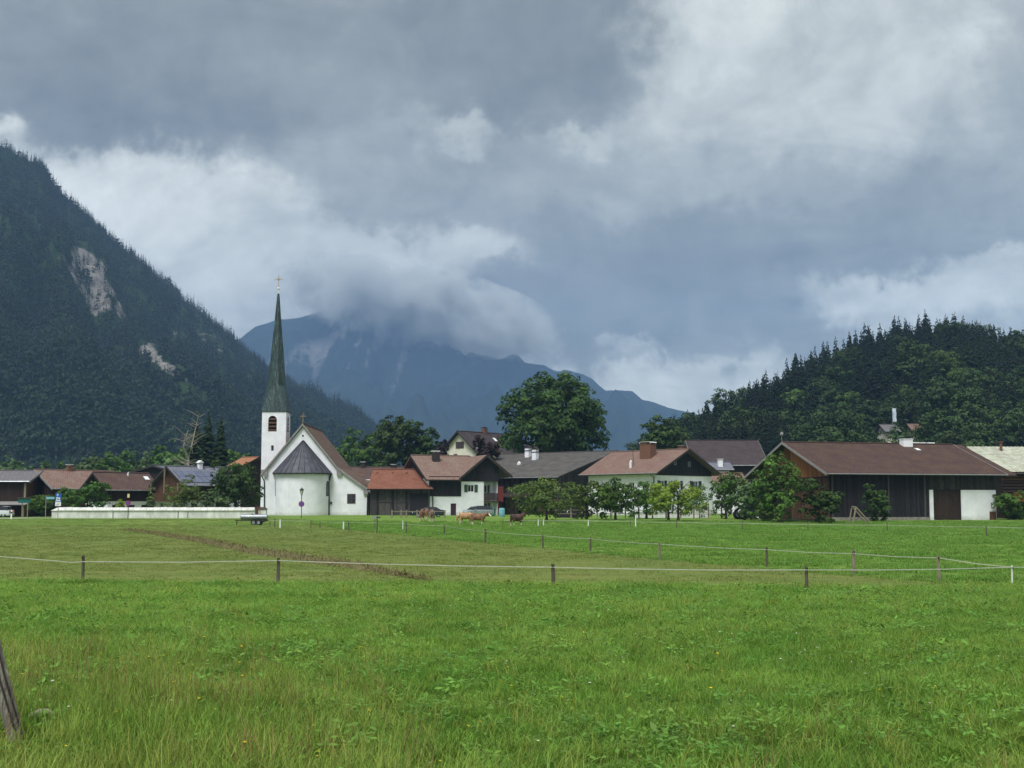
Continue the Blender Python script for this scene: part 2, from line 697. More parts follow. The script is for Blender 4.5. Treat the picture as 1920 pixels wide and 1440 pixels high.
# ------------------------------------------------------------------ scattering (one mass = one object)
def scatter(name, label, pts, rot, scl, idx, sources, kind='stuff', tilt=None, squash=None):
    """instances of source meshes on the vertices of one mesh object"""
    pts = np.asarray(pts, dtype=np.float32)
    me = bpy.data.meshes.new(name)
    me.vertices.add(len(pts))
    me.vertices.foreach_set('co', pts.ravel())
    for nm, data, ty in (('rot', rot, 'FLOAT_VECTOR'), ('scl', scl, 'FLOAT_VECTOR'), ('idx', idx, 'INT')):
        at = me.attributes.new(nm, ty, 'POINT')
        if ty == 'INT':
            at.data.foreach_set('value', np.asarray(data, dtype=np.int32))
        else:
            at.data.foreach_set('vector', np.ascontiguousarray(data, dtype=np.float32).ravel())
    o = link(name, me)
    ng = bpy.data.node_groups.new(name + '_scatter', 'GeometryNodeTree')
    ng.interface.new_socket('Geometry', in_out='INPUT', socket_type='NodeSocketGeometry')
    ng.interface.new_socket('Geometry', in_out='OUTPUT', socket_type='NodeSocketGeometry')
    gi = ng.nodes.new('NodeGroupInput')
    go = ng.nodes.new('NodeGroupOutput')
    iop = ng.nodes.new('GeometryNodeInstanceOnPoints')
    ng.links.new(gi.outputs[0], iop.inputs['Points'])
    join = ng.nodes.new('GeometryNodeJoinGeometry')
    for s in reversed(sources):
        src = bpy.data.objects.new(name + '_source', s)      # never linked to the scene: only its mesh is read
        oi = ng.nodes.new('GeometryNodeObjectInfo')
        oi.inputs['Object'].default_value = src
        oi.inputs['As Instance'].default_value = False
        g2i = ng.nodes.new('GeometryNodeGeometryToInstance')
        ng.links.new(oi.outputs['Geometry'], g2i.inputs[0])
        ng.links.new(g2i.outputs[0], join.inputs[0])
    ng.links.new(join.outputs[0], iop.inputs['Instance'])
    iop.inputs['Pick Instance'].default_value = True

    def named(nm, ty):
        nd = ng.nodes.new('GeometryNodeInputNamedAttribute')
        nd.data_type = ty
        nd.inputs[0].default_value = nm
        return nd.outputs[0]
    ng.links.new(named('idx', 'INT'), iop.inputs['Instance Index'])
    ng.links.new(named('rot', 'FLOAT_VECTOR'), iop.inputs['Rotation'])
    ng.links.new(named('scl', 'FLOAT_VECTOR'), iop.inputs['Scale'])
    ng.links.new(iop.outputs[0], go.inputs[0])
    md = o.modifiers.new('scatter', 'NODES')
    md.node_group = ng
    for s in sources:
        for mt in s.materials:
            if mt is not None and mt.name not in [q.name for q in me.materials if q]:
                me.materials.append(mt)
    tag(o, label, None, None, kind)
    return o


# ------------------------------------------------------------------ foliage meshes
def leaf_quads(centers, normals, size, rng, aspect=0.62):
    """rhombic leaves around centres, facing roughly along normals"""
    n = len(centers)
    t = rng.normal(size=(n, 3))
    t -= (t * normals).sum(1, keepdims=True) * normals
    t /= np.linalg.norm(t, axis=1, keepdims=True) + 1e-9
    b = np.cross(normals, t)
    s = size[:, None]
    v = np.empty((n, 4, 3))
    v[:, 0] = centers - t * s
    v[:, 1] = centers + b * s * aspect + normals * s * 0.15
    v[:, 2] = centers + t * s
    v[:, 3] = centers - b * s * aspect + normals * s * 0.15
    f = np.arange(n * 4).reshape(n, 4)
    return v.reshape(-1, 3), f


def unit(rng, n):
    d = rng.normal(size=(n, 3))
    return d / np.linalg.norm(d, axis=1, keepdims=True)


def crown_mesh(name, mat, rx, ry, rz, seed, nleaf=3000, leaf=0.3, lobes=9, sub=14, ragged=0.25, tone_var=0.25, flat=0.0, lobe_r=(0.34, 0.52)):
    """a crown about the origin: lobes > tufts > leaves, with gaps between the tufts"""
    rng = np.random.default_rng(seed)
    rad = np.array([rx, ry, rz])
    lob = unit(rng, lobes) * (rng.uniform(0.30, 0.66, (lobes, 1)))
    lob[0] = (0, 0, 0.1)
    # spread the lobes evenly through the envelope
    for _ in range(12):
        dv = lob[:, None] - lob[None]
        ds = np.linalg.norm(dv, axis=2) + 1e-6
        lob += (dv / ds[..., None] ** 2 * (ds < 0.6)[..., None]).sum(1) * 0.012
        ln = np.linalg.norm(lob, axis=1, keepdims=True)
        lob = np.where(ln > 0.68, lob / ln * 0.68, lob)
    lr = rng.uniform(lobe_r[0], lobe_r[1], lobes)
    tufts, trad, ttone = [], [], []
    for i in range(lobes):
        d = unit(rng, sub)
        d[:, 2] = np.where(rng.random(sub) < 0.35, np.abs(d[:, 2]), d[:, 2])
        r = lr[i] * rng.uniform(0.72, 1.0 + ragged, (sub, 1))
        tufts.append((lob[i] + d * r) * rad)
        trad.append(rng.uniform(0.28, 0.5, sub) * lr[i] * rad.mean())
        ttone.append(rng.uniform(1 - tone_var, 1 + tone_var, sub))
    tufts = np.concatenate(tufts)
    trad = np.concatenate(trad)
    ttone = np.concatenate(ttone)
    wgt = trad ** 2
    k = rng.choice(len(tufts), nleaf, p=wgt / wgt.sum())
    d = unit(rng, nleaf)
    d[:, 2] = np.where(rng.random(nleaf) < 0.55, np.abs(d[:, 2]), d[:, 2])
    rr = rng.uniform(0.35, 1.0, (nleaf, 1)) ** 0.5
    c = tufts[k] + d * trad[k][:, None] * rr * np.array([1, 1, 0.75])
    for a_ in range(3):                                   # fill the envelope
        lo_, hi_ = np.percentile(c[:, a_], [1.5, 98.5])
        c[:, a_] = (c[:, a_] - (lo_ + hi_) / 2) * (2 * rad[a_] / (hi_ - lo_)) * 0.98
    outd = c / rad
    outd /= np.linalg.norm(outd, axis=1, keepdims=True) + 1e-9
    nr = d * 0.6 + outd * 0.4 + unit(rng, nleaf) * 0.55 + np.array([0, 0, 0.35])
    nr /= np.linalg.norm(nr, axis=1, keepdims=True)
    sz = leaf * rng.uniform(0.6, 1.35, nleaf)
    v, f = leaf_quads(c, nr, sz, rng)
    tn = ttone[k] * rng.uniform(0.75, 1.2, nleaf)
    return np_mesh(name, v, f, mat, tone=tn)


def trunk_mesh(name, mat, h, r, crown_r, seed, lean=0.0, fork=0.45, limbs=6, bare=False):
    rng = random.Random(seed)
    mb = MB()
    pts, rad = [], []
    lx, ly = rng.uniform(-1, 1) * lean, rng.uniform(-1, 1) * lean
    for i in range(6):
        t = i / 5
        pts.append((lx * t * t + rng.uniform(-.04, .04) * h * .15, ly * t * t + rng.uniform(-.04, .04) * h * .15, -0.15 + t * h))
        rad.append(r * (1.25 if i == 0 else 1 - 0.75 * t))
    mb.tube(pts, rad, 8)
    for j in range(limbs):
        t = fork + (0.95 - fork) * j / max(1, limbs - 1)
        k = min(4, int(t * 5))
        a = Vector(pts[k]).lerp(Vector(pts[k + 1]), t * 5 - k)
        an = j * 2.4 + rng.uniform(-.4, .4)
        ln = crown_r * rng.uniform(0.6, 0.95) * (1.1 - 0.4 * t)
        b = a + Vector((math.cos(an), math.sin(an), rng.uniform(0.5, 0.9))) * ln * 0.5
        c = b + Vector((math.cos(an + .3), math.sin(an + .3), rng.uniform(0.5, 1.1))) * ln * 0.45
        mb.tube([a, b, c], [r * 0.42 * (1.1 - .5 * t), r * 0.25, r * 0.06], 5)
        for q in range(2):
            e = b.lerp(c, rng.uniform(0, .6))
            a2 = an + rng.uniform(-1.2, 1.2)
            mb.tube([e, e + Vector((math.cos(a2), math.sin(a2), rng.uniform(.3, 1))) * ln * 0.35], [r * 0.14, r * 0.03], 4)
    return mb.mesh(name), mat


def conifer_mesh(name, mat, h, r, seed, whorls=16, per=9, tip=0.02, skirt=0.08, droop=0.25, cross=2, ragged=0.35):
    """spruce crown: whorls of drooping needle sprays, open between the tiers"""
    rng = np.random.default_rng(seed)
    V, F, T = [], [], []
    for i in range(whorls):
        t = i / (whorls - 1)
        z = h * (skirt + (1 - skirt) * t) + rng.uniform(-.35, .35) * h / whorls
        rad = r * ((1 - t) ** 0.85) * (1 + rng.uniform(-ragged, ragged) * 0.5) + tip
        m = max(4, int(per * (1 - 0.5 * t)))
        a0 = rng.uniform(0, 6.28)
        for k in range(m):
            a = a0 + 6.283 * k / m + rng.uniform(-.25, .25)
            ln = rad * rng.uniform(1 - ragged, 1.1)
            dz = -ln * (droop + rng.uniform(-.2, .25))
            z = h * (skirt + (1 - skirt) * t) + rng.uniform(-.5, .5) * h / whorls
            dirx, diry = math.cos(a), math.sin(a)
            wv = ln * rng.uniform(0.26, 0.4)
            hz = h / whorls * rng.uniform(0.25, 0.5)
            base = np.array([dirx * ln * .05, diry * ln * .05, z + hz])
            tipp = np.array([dirx * ln, diry * ln, z + dz])
            mid = np.array([dirx * ln * .6, diry * ln * .6, z + dz * .45 + hz * 0.4])
            side = np.array([-diry, dirx, 0]) * wv
            b = len(V)
            V += [base, mid + side + (0, 0, -hz * .7), tipp, mid - side + (0, 0, -hz * .7)]
            F.append((b, b + 1, b + 2, b + 3))
            T.append(rng.uniform(.7, 1.25))
            if cross > 1:
                b = len(V)
                V += [base, mid + (0, 0, hz * .5), tipp, mid + (0, 0, -hz * 1.3)]
                F.append((b, b + 1, b + 2, b + 3))
                T.append(rng.uniform(.6, 1.0))
    return np_mesh(name, np.array(V), np.array(F), mat, tone=np.array(T))


BARK = M('bark', S(88, 78, 68), S(58, 50, 44), scale=6, rough=0.95, stretch=(3, 3, 0.6), bump=0.5)
BARK_PALE = M('pale_bark', S(168, 160, 150), S(110, 104, 98), scale=5, rough=0.9, stretch=(2, 2, 1.2))
LEAF_MID = M_leaf('leaf_mid_green', S(92, 124, 52), S(62, 92, 36), 0.25)
LEAF_DARK = M_leaf('leaf_deep_green', S(74, 100, 46), S(46, 70, 30), 0.22)
LEAF_OLIVE = M_leaf('leaf_olive', S(112, 132, 66), S(84, 106, 50), 0.3)
LEAF_YELLOW = M_leaf('leaf_yellow_green', S(136, 152, 58), S(106, 130, 46), 0.35)
LEAF_GREY = M_leaf('leaf_grey_green', S(104, 126, 80), S(76, 100, 58), 0.28)
LEAF_PURPLE = M_leaf('leaf_purple', S(70, 52, 52), S(46, 36, 40), 0.15)
NEEDLE = M_leaf('spruce_needles', S(50, 72, 42), S(32, 52, 32), 0.1)
NEEDLE_LIGHT = M_leaf('young_needles', S(92, 118, 58), S(60, 88, 44), 0.15)
FOREST_LEAF = M_leaf('forest_leaf', S(70, 92, 48), S(42, 64, 36), 0.2, rnd=.08, nscale=0.012)
MOUNTAIN_LEAF = M_leaf('mountain_leaf', S(54, 72, 44), S(34, 52, 34), 0.2, rnd=.07, nscale=0.01)
HILL_LIGHT = M_leaf('pale_hill_leaf', S(94, 118, 60), S(66, 92, 46), 0.25)
FOREST_NEEDLE = M_leaf('forest_needles', S(38, 53, 37), S(23, 36, 29), 0.08, rnd=.06, nscale=0.008)


# ------------------------------------------------------------------ mountains and hill
def loft(name, label, crest, foot, back, nu, nv, prof, amp, nscale, mat, seed, back_n=14, gully=1.0, crest_env=0.10):
    """terrain between a crest line, a foot line toward the village and a foot line behind; returns object and vertex array"""
    crest = [Vector(c) for c in crest]
    foot = [Vector(c) for c in foot]

    def along(pts, t):
        ds = [0.0]
        for a, b in zip(pts, pts[1:]):
            ds.append(ds[-1] + (b - a).length)
        q = np.interp(t * ds[-1], ds, range(len(pts)))
        i = min(int(q), len(pts) - 2)
        return pts[i].lerp(pts[i + 1], q - i)
    cx = [c.x for c in crest]
    V = np.zeros((nu, nv + back_n, 3))
    off = Vector((seed * 17.3, seed * 5.1, seed))
    for i in range(nu):
        t = i / (nu - 1)
        c = along(crest, t)
        f = along(foot, t)
        bk = c + Vector((0, back, 0))
        bk.z = 0.0
        for j in range(nv + back_n):
            if j < back_n:
                s = 1 - j / back_n
                p = c.lerp(bk, s)
                z = c.z * (1 - s) ** 1.2
                ss = 0.0
            else:
                s = (j - back_n) / (nv - 1)
                p = c.lerp(f, s)
                z = f.z + (c.z - f.z) * prof(s)
                ss = s
            q = Vector((p.x, p.y, 0)) * nscale + off
            nzv = noise.fractal(q, 0.9, 2.1, 6) * amp
            gl = (abs(noise.noise(Vector((t * gully * 26, ss * 2.0, seed)))) - 0.25) * amp * 1.0
            env = math.sin(PI * min(ss, 1.0)) ** 0.7 if 0 < ss < 1 else 0.0
            env = crest_env + (1 - crest_env) * env if ss > 0 else crest_env
            if ss >= 0.999:
                env = 0.0
            V[i, j] = (p.x, p.y, max(-1.5 if ss > 0.98 else 0.0, z + (nzv + gl) * env))
    V[0, :, 2] = np.minimum(V[0, :, 2], V[1, :, 2])
    idx = np.arange(nu * (nv + back_n)).reshape(nu, nv + back_n)
    F = np.stack([idx[:-1, :-1], idx[:-1, 1:], idx[1:, 1:], idx[1:, :-1]], -1).reshape(-1, 4)
    me = np_mesh(name, V.reshape(-1, 3), F, mat, smooth=True)
    o = link(name, me)
    tag(o, label, None, None, 'structure')
    return o, V


def in_poly(px, py, poly):
    inside = np.zeros(px.shape, dtype=bool)
    n = len(poly)
    for i in range(n):
        x1, y1 = poly[i]
        x2, y2 = poly[(i + 1) % n]
        c = ((y1 > py) != (y2 > py)) & (px < (x2 - x1) * (py - y1) / (y2 - y1 + 1e-9) + x1)
        inside ^= c
    return inside


def add_attr(me, name, val):
    at = me.attributes.new(name, 'FLOAT', 'POINT')
    at.data.foreach_set('value', np.ascontiguousarray(val, dtype=np.float32).ravel())


def mountain_material(name, forest, forest2, rock, rock2, scale, fine):
    m = bpy.data.materials.new(name)
    m.use_nodes = True
    k = NT(m.node_tree)
    bs = k.n['Principled BSDF']
    geo = k.new('ShaderNodeNewGeometry')
    pos = geo.outputs['Position']
    a = k.new('ShaderNodeAttribute', attribute_name='rock')
    n1 = k.noise(pos, scale, 6, 0.62)
    n2 = k.noise(pos, fine, 5, 0.7)
    fc = k.mix(k.smooth(n1, 0.3, 0.7), forest2, forest)
    fc = k.mix(1.0, fc, k.ramp(n2, [(0.25, (0.5, 0.5, 0.5)), (0.75, (1.35, 1.35, 1.3))]), 'MULTIPLY')
    rn = k.noise(k.vmath('MULTIPLY', pos, (1, 1, 0.35)), fine * 0.8, 6, 0.7)
    rc = k.mix(k.smooth(rn, 0.3, 0.7), rock2, rock)
    edge = k.math('ADD', a.outputs['Fac'], k.math('MULTIPLY_ADD', n2, 0.8, -0.4))
    c = k.mix(k.smooth(edge, 0.35, 0.6), fc, rc)
    k.l.new(c, bs.inputs['Base Color'])
    bs.inputs['Roughness'].default_value = 1.0
    bs.inputs['Specular IOR Level'].default_value = 0.05
    b = k.new('ShaderNodeBump')
    b.inputs['Strength'].default_value = 1.0
    b.inputs['Distance'].default_value = 0.12 / fine
    k.l.new(n2, b.inputs['Height'])
    k.l.new(b.outputs[0], bs.inputs['Normal'])
    return m


# --- wooded mountain on the left
_lc = [(-1100, -60, 1450), (-700, 20, 1500), (-400, 110, 1550), (-150, 205, 1620), (0, 275, 1650), (45, 300, 1665), (72, 306, 1680), (92, 340, 1690), (130, 372, 1700),
       (200, 434, 1750), (280, 506, 1800), (350, 566, 1850), (430, 626, 1900), (465, 664, 1935), (490, 694, 1960), (530, 728, 2000), (600, 762, 2100),
       (650, 786, 2150), (690, 812, 2200), (760, 852, 2300), (900, 905, 2400), (1100, 940, 2500)]
_lf = [(-2600, 944, 640), (-1500, 944, 640), (-600, 944, 640), (0, 944, 650), (300, 944, 700), (560, 944, 850), (760, 944, 1100), (1000, 944, 1500), (1200, 944, 1900)]
mt_mat = mountain_material('mountain_forest_floor', S(48, 66, 40), S(34, 50, 32), S(146, 143, 138), S(80, 78, 76), 0.006, 0.07)
mountain_left, MV = loft('mountain_left', 'steep wooded mountain with pale rockslide scars on the left', [P(*c) for c in _lc], [P(*c) for c in _lf], 900, 260, 150,
                         lambda s: (1 - s) ** 1.12, 40.0, 0.0058, mt_mat, 3.0, gully=1.3, crest_env=0.17)
qx, qy = proj(MV[..., 0], MV[..., 1], MV[..., 2])
ROCKS = [[(130, 462), (160, 458), (178, 480), (196, 494), (204, 510), (196, 522), (214, 545), (232, 572), (242, 598), (228, 602), (212, 576), (200, 585), (172, 600), (160, 565), (140, 540), (128, 505)],
         [(264, 645), (280, 650), (300, 668), (330, 690), (368, 718), (350, 716), (318, 700), (285, 680), (268, 666)],
         [(98, 476), (124, 470), (122, 490), (104, 492)],
         [(372, 628), (410, 630), (436, 655), (430, 680), (396, 668), (374, 650)],
         [(300, 600), (330, 606), (348, 640), (326, 648), (300, 625)],
         [(330, 560), (400, 600), (470, 668), (480, 700), (420, 690), (360, 640), (320, 590)],
         [(215, 560), (250, 590), (300, 650), (290, 660), (250, 640), (220, 600)]]
_str = [0.7, 1.0, 0.5, 0.42, 0.4, 0.36, 0.34]
rock = np.zeros(qx.shape)
for pl, st in zip(ROCKS, _str):
    rock = np.maximum(rock, in_poly(qx, qy, pl) * st)
k5 = np.pad(rock, 1, mode='edge')
rock = (k5[1:-1, 1:-1] * 2 + k5[:-2, 1:-1] + k5[2:, 1:-1] + k5[1:-1, :-2] + k5[1:-1, 2:]) / 6
add_attr(mountain_left.data, 'rock', rock)

# --- far mountain, its top in the clouds
_fc = [(0, 700, 5400), (250, 672, 5400), (380, 660, 5400), (450, 636, 5400), (480, 612, 5400), (520, 598, 5450), (560, 596, 5450), (610, 580, 5500), (650, 560, 5550), (690, 540, 5600), (715, 556, 5600),
       (745, 596, 5600), (800, 632, 5600), (840, 650, 5550), (900, 662, 5500), (950, 674, 5500), (1000, 682, 5450), (1050, 698, 5400), (1090, 702, 5400), (1110, 712, 5350), (1135, 734, 5300), (1165, 730, 5300), (1185, 733, 5300),
       (1205, 748, 5250), (1290, 772, 5200), (1400, 800, 5100), (1600, 850, 5000), (2000, 900, 4900)]
_ff = [(-100, 946, 3300), (300, 946, 3200), (700, 946, 3100), (1100, 946, 3100), (1500, 946, 3200), (2000, 946, 3300)]
far_mat = mountain_material('far_mountain_cover', S(38, 50, 38), S(20, 32, 28), S(112, 111, 108), S(70, 70, 68), 0.0016, 0.014)
mountain_far, FV = loft('mountain_far', 'hazy blue mountain whose summit is lost in cloud', [P(*c) for c in _fc], [P(*c) for c in _ff], 600, 300, 130,
                        lambda s: (1 - s) ** 1.2, 150.0, 0.0022, far_mat, 9.0, gully=1.6, crest_env=0.07)
qx, qy = proj(FV[..., 0], FV[..., 1], FV[..., 2])
rk = np.zeros(qx.shape)
for i in range(qx.shape[0]):
    for j in range(qx.shape[1]):
        x_, y_ = qx[i, j], qy[i, j]
        if 440 < x_ < 900 and 560 < y_ < 800:
            gdn = math.exp(-((x_ - 650) / 150) ** 2 - ((y_ - 655) / 85) ** 2)
            st_ = noise.fractal(Vector((x_ * 0.035 + y_ * .012, y_ * 0.011, 2.0)), 0.8, 2.1, 5)
            rk[i, j] = gdn * max(0.0, .44 + 1.3 * st_) + .25 * max(0, noise.fractal(Vector((x_ * 0.02, y_ * 0.02, 7.0)), .9, 2.0, 4)) * gdn ** .3
add_attr(mountain_far.data, 'rock', np.clip(rk, 0, 1) * 0.85)

# --- wooded hill on the right
_rc = [(1130, 935, 380), (1270, 880, 390), (1330, 850, 400), (1400, 818, 420), (1430, 790, 430), (1500, 745, 450), (1560, 716, 470), (1640, 682, 490), (1740, 655, 505), (1800, 662, 510),
       (1880, 680, 515), (1920, 700, 520), (2050, 745, 520), (2300, 790, 520), (2700, 850, 520)]
_rf = [(1180, 946, 330), (1300, 946, 300), (1500, 946, 290), (1700, 946, 285), (1920, 946, 285), (2300, 946, 290), (2800, 946, 320)]
hill_mat = mountain_material('hill_floor', S(58, 76, 38), S(40, 56, 30), S(90, 84, 60), S(70, 66, 50), 0.02, 0.4)
hill, HV = loft('hill', 'low steep hill covered by mixed forest on the right', [P(*c) for c in _rc], [P(*c) for c in _rf], 260, 90, 60, lambda s: (1 - s) ** 0.9, 5.0, 0.02, hill_mat, 5.0, back_n=8)
add_attr(hill.data, 'rock', np.zeros(HV.shape[:2]))


def surface_points(V, n, rng, j0=0, j1=None):
    """random points on a lofted grid, by area"""
    A = V[:-1, j0:-1 if j1 is None else j1]
    B_ = V[1:, j0:-1 if j1 is None else j1]
    C_ = V[:-1, j0 + 1:None if j1 is None else j1 + 1]
    D = V[1:, j0 + 1:None if j1 is None else j1 + 1]
    ar = np.linalg.norm(np.cross(B_ - A, C_ - A), axis=-1).ravel()
    k = rng.choice(len(ar), n, p=ar / ar.sum())
    u, v = rng.random(n)[:, None], rng.random(n)[:, None]
    a, b, c, d = (q.reshape(-1, 3)[k] for q in (A, B_, C_, D))
    return a * (1 - u) * (1 - v) + b * u * (1 - v) + c * (1 - u) * v + d * u * v, k


# forest on the left mountain
def plant_mountain():
    rng = np.random.default_rng(11)
    pts, k = surface_points(MV, 64000, rng, j0=11)
    px, py = proj(pts[:, 0], pts[:, 1], pts[:, 2])
    rk_ = np.zeros(len(pts))
    for pl, st in zip(ROCKS, _str):
        rk_ = np.maximum(rk_, in_poly(px, py, pl) * st)
    for pl, st in zip(ROCKS, _str):
        rk_ = np.maximum(rk_, in_poly(px, py - 13, pl) * st)
    keep = (rng.random(len(pts)) > rk_ * 1.15) & (px > -180) & (px < 900)
    pts = pts[keep]
    px = px[keep]
    n = len(pts)
    broad = np.clip((130 - pts[:, 2]) / 150, 0.02, 0.6)
    isb = rng.random(n) < broad
    idx = np.where(isb, rng.integers(3, 5, n), rng.integers(0, 3, n))
    s = rng.uniform(0.62, 1.2, n) * np.clip(1.12 - pts[:, 2] / 1500, 0.72, 1.1)
    scl = np.stack([s * rng.uniform(.85, 1.15, n), s, s * rng.uniform(.85, 1.25, n)], 1)
    rot = np.stack([np.zeros(n), np.zeros(n), rng.uniform(0, 6.28, n)], 1)
    pts[:, 2] -= 0.8
    src = [conifer_mesh('far_spruce', FOREST_NEEDLE, 17, 3.2, 20 + i, whorls=6, per=6, cross=1, droop=0.3) for i in range(3)]
    for i in range(2):
        me = crown_mesh('far_broadleaf', MOUNTAIN_LEAF, 4.0, 4.0, 4.6, 40 + i, nleaf=230, leaf=.9, lobes=6, sub=7)
        me.transform(Matrix.Translation((0, 0, 6.5)))
        src.append(me)
    scatter('mountain_forest', 'dark spruce forest covering the mountain on the left', pts, rot, scl, idx, src)


plant_mountain()


def plant_hill():
    rng = np.random.default_rng(5)
    pts, k = surface_points(HV, 5400, rng, j0=5)
    px, py = proj(pts[:, 0], pts[:, 1], pts[:, 2])
    keep = (px > 1200) & (px < 2150)
    pts, px, py = pts[keep], px[keep], py[keep]
    n = len(pts)
    hz = pts[:, 2]
    broad = np.clip(0.46 - hz / 75.0, 0.02, 0.44)
    broad = np.where(px < 1500, broad * 0.35, broad)
    isb = rng.random(n) < broad
    idx = np.where(isb, rng.integers(4, 8, n), rng.integers(0, 4, n))
    s = np.where(isb, rng.uniform(0.6, 1.2, n), rng.uniform(0.55, 0.92, n))
    s = np.where((px > 1628) & (px < 1764) & (pts[:, 1] < 347), s * .33, s)
    ws = np.where(isb, s, s * 1.35)
    scl = np.stack([ws, ws, s * rng.uniform(.9, 1.12, n)], 1)
    rot = np.stack([np.zeros(n), np.zeros(n), rng.uniform(0, 6.28, n)], 1)
    pts[:, 2] -= 0.5
    src = [conifer_mesh('hill_spruce', FOREST_NEEDLE, 19, 3.4, 60 + i, whorls=17, per=9, cross=2, droop=0.3) for i in range(4)]
    for i in range(4):
        me = crown_mesh('hill_broadleaf', FOREST_LEAF, 4.8, 4.8, 5.4, 80 + i, nleaf=3600, leaf=0.34, lobes=12, sub=14)
        me.transform(Matrix.Translation((0, 0, 8.5)))
        src.append(me)
    scatter('hill_forest', 'mixed forest of spruce and broadleaf trees covering the right hill', pts, rot, scl, idx, src)
    return src


HILL_SRC = plant_hill()

# ------------------------------------------------------------------ building kit
def plaster():
    """limewashed render: faint runs below the eaves, mud splashed on the lowest half metre"""
    m = bpy.data.materials.new('white_plaster')
    m.use_nodes = True
    k = NT(m.node_tree)
    bs = k.n['Principled BSDF']
    ob = k.new('ShaderNodeTexCoord').outputs['Object']
    sp = k.new('ShaderNodeSeparateXYZ')
    k.l.new(ob, sp.inputs[0])
    c = k.mix(k.smooth(k.noise(ob, .7, 5, .6), .3, .7), S(226, 228, 236), S(242, 243, 250))
    runs = k.noise(k.vmath('MULTIPLY', ob, (2.2, 2.2, .16)), 1.0, 5, .65)
    c = k.mix(k.math('MULTIPLY', k.smooth(runs, .54, .8), .32), c, S(186, 190, 190))
    low = k.math('ADD', sp.outputs[2], k.math('MULTIPLY_ADD', k.noise(ob, 1.6, 5, .7), 1.6, -.8))
    c = k.mix(k.math('MULTIPLY', k.smooth(k.math('MULTIPLY', low, -1.0), -.7, .1), .45), c, S(160, 158, 148))
    k.l.new(c, bs.inputs['Base Color'])
    bs.inputs['Roughness'].default_value = .92
    bs.inputs['Specular IOR Level'].default_value = .2
    b = k.new('ShaderNodeBump')
    b.inputs['Strength'].default_value = .25
    b.inputs['Distance'].default_value = .03
    k.l.new(k.noise(ob, 5.0, 5, .65), b.inputs['Height'])
    k.l.new(b.outputs[0], bs.inputs['Normal'])
    return m


PLASTER = plaster()
PLASTER_CREAM = M('cream_plaster', S(232, 228, 214), S(212, 208, 194), scale=0.8, rough=0.92)
WOOD_DARK = M('dark_stained_wood', S(66, 50, 44), S(42, 34, 32), scale=3, rough=0.85, stretch=(6, 6, 0.5), tone=True)
WOOD_BLACK = M('blackened_wood', S(50, 46, 50), S(32, 30, 36), scale=3, rough=0.85, stretch=(6, 6, 0.5), tone=True)
WOOD_GREY = M('weathered_grey_wood', S(92, 88, 86), S(60, 57, 58), scale=3, rough=0.9, stretch=(6, 6, 0.5), tone=True)
WOOD_BROWN = M('brown_wood', S(104, 74, 56), S(72, 52, 42), scale=3, rough=0.85, stretch=(6, 6, 0.5), tone=True)
WOOD_ORANGE = M('orange_larch_wood', S(166, 108, 62), S(116, 74, 46), scale=2.5, rough=0.8, stretch=(6, 6, 0.4), tone=True)
POSTWOOD = M('silver_grey_post_wood', S(152, 142, 124), S(108, 100, 88), scale=8, rough=0.9, stretch=(4, 4, 0.5), bump=0.6, bscale=25)
TRIM_GREY = M('grey_trim', S(150, 148, 146), S(124, 122, 122), scale=4)
TRIM_DARK = M('dark_trim', S(64, 58, 56), S(46, 42, 42), scale=4)
METAL_DARK = M('dark_sheet_metal', S(92, 92, 100), S(74, 74, 82), scale=1.2, rough=0.5, metal=0.3, rnd=0.16)
PIPE = M('dark_downpipe', S(46, 48, 54), S(36, 38, 44), scale=5, rough=0.5, metal=0.4)
ZINC = M('zinc', S(168, 172, 178), S(140, 144, 150), scale=3, rough=0.4, metal=0.6)
WHITE_PAINT = M('white_paint', S(238, 240, 240), S(222, 224, 226), scale=6, rough=0.6)
GLASS = M('window_glass', S(38, 42, 50), S(24, 27, 34), scale=0.8, rough=0.08, spec=0.7)
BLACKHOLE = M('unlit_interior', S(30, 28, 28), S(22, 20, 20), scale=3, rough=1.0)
BRICK = M('brick', S(128, 92, 76), S(98, 70, 58), scale=14, rough=0.9)
GOLD = M('gilded_metal', S(214, 178, 110), S(180, 146, 84), scale=5, rough=0.35, metal=0.8)
SHUT_GREEN = M('green_shutter', S(72, 96, 66), S(56, 78, 54), scale=6, rough=0.7)
SHUT_BLUE = M('dark_blue_shutter', S(56, 60, 86), S(44, 46, 70), scale=6, rough=0.7)
SHUT_BROWN = M('brown_shutter', S(96, 74, 62), S(74, 56, 48), scale=6, rough=0.7)
STONE = M('grey_stone', S(150, 146, 138), S(112, 108, 102), scale=3, rough=0.95, bump=0.5)


def face_map(face, L, W):
    if face == 'front':
        return lambda u, v, z: (u, -v, z)
    if face == 'right':
        return lambda u, v, z: (L + v, u, z)
    if face == 'left':
        return lambda u, v, z: (-v, W - u, z)
    return lambda u, v, z: (L - u, W + v, z)


def fbox(mb, fm, u0, u1, v0, v1, z0, z1):
    """box on a wall face: u along it, v outward"""
    mb.hexa([fm(u0, v1, z0), fm(u1, v1, z0), fm(u1, v0, z0), fm(u0, v0, z0), fm(u0, v1, z1), fm(u1, v1, z1), fm(u1, v0, z1), fm(u0, v0, z1)])


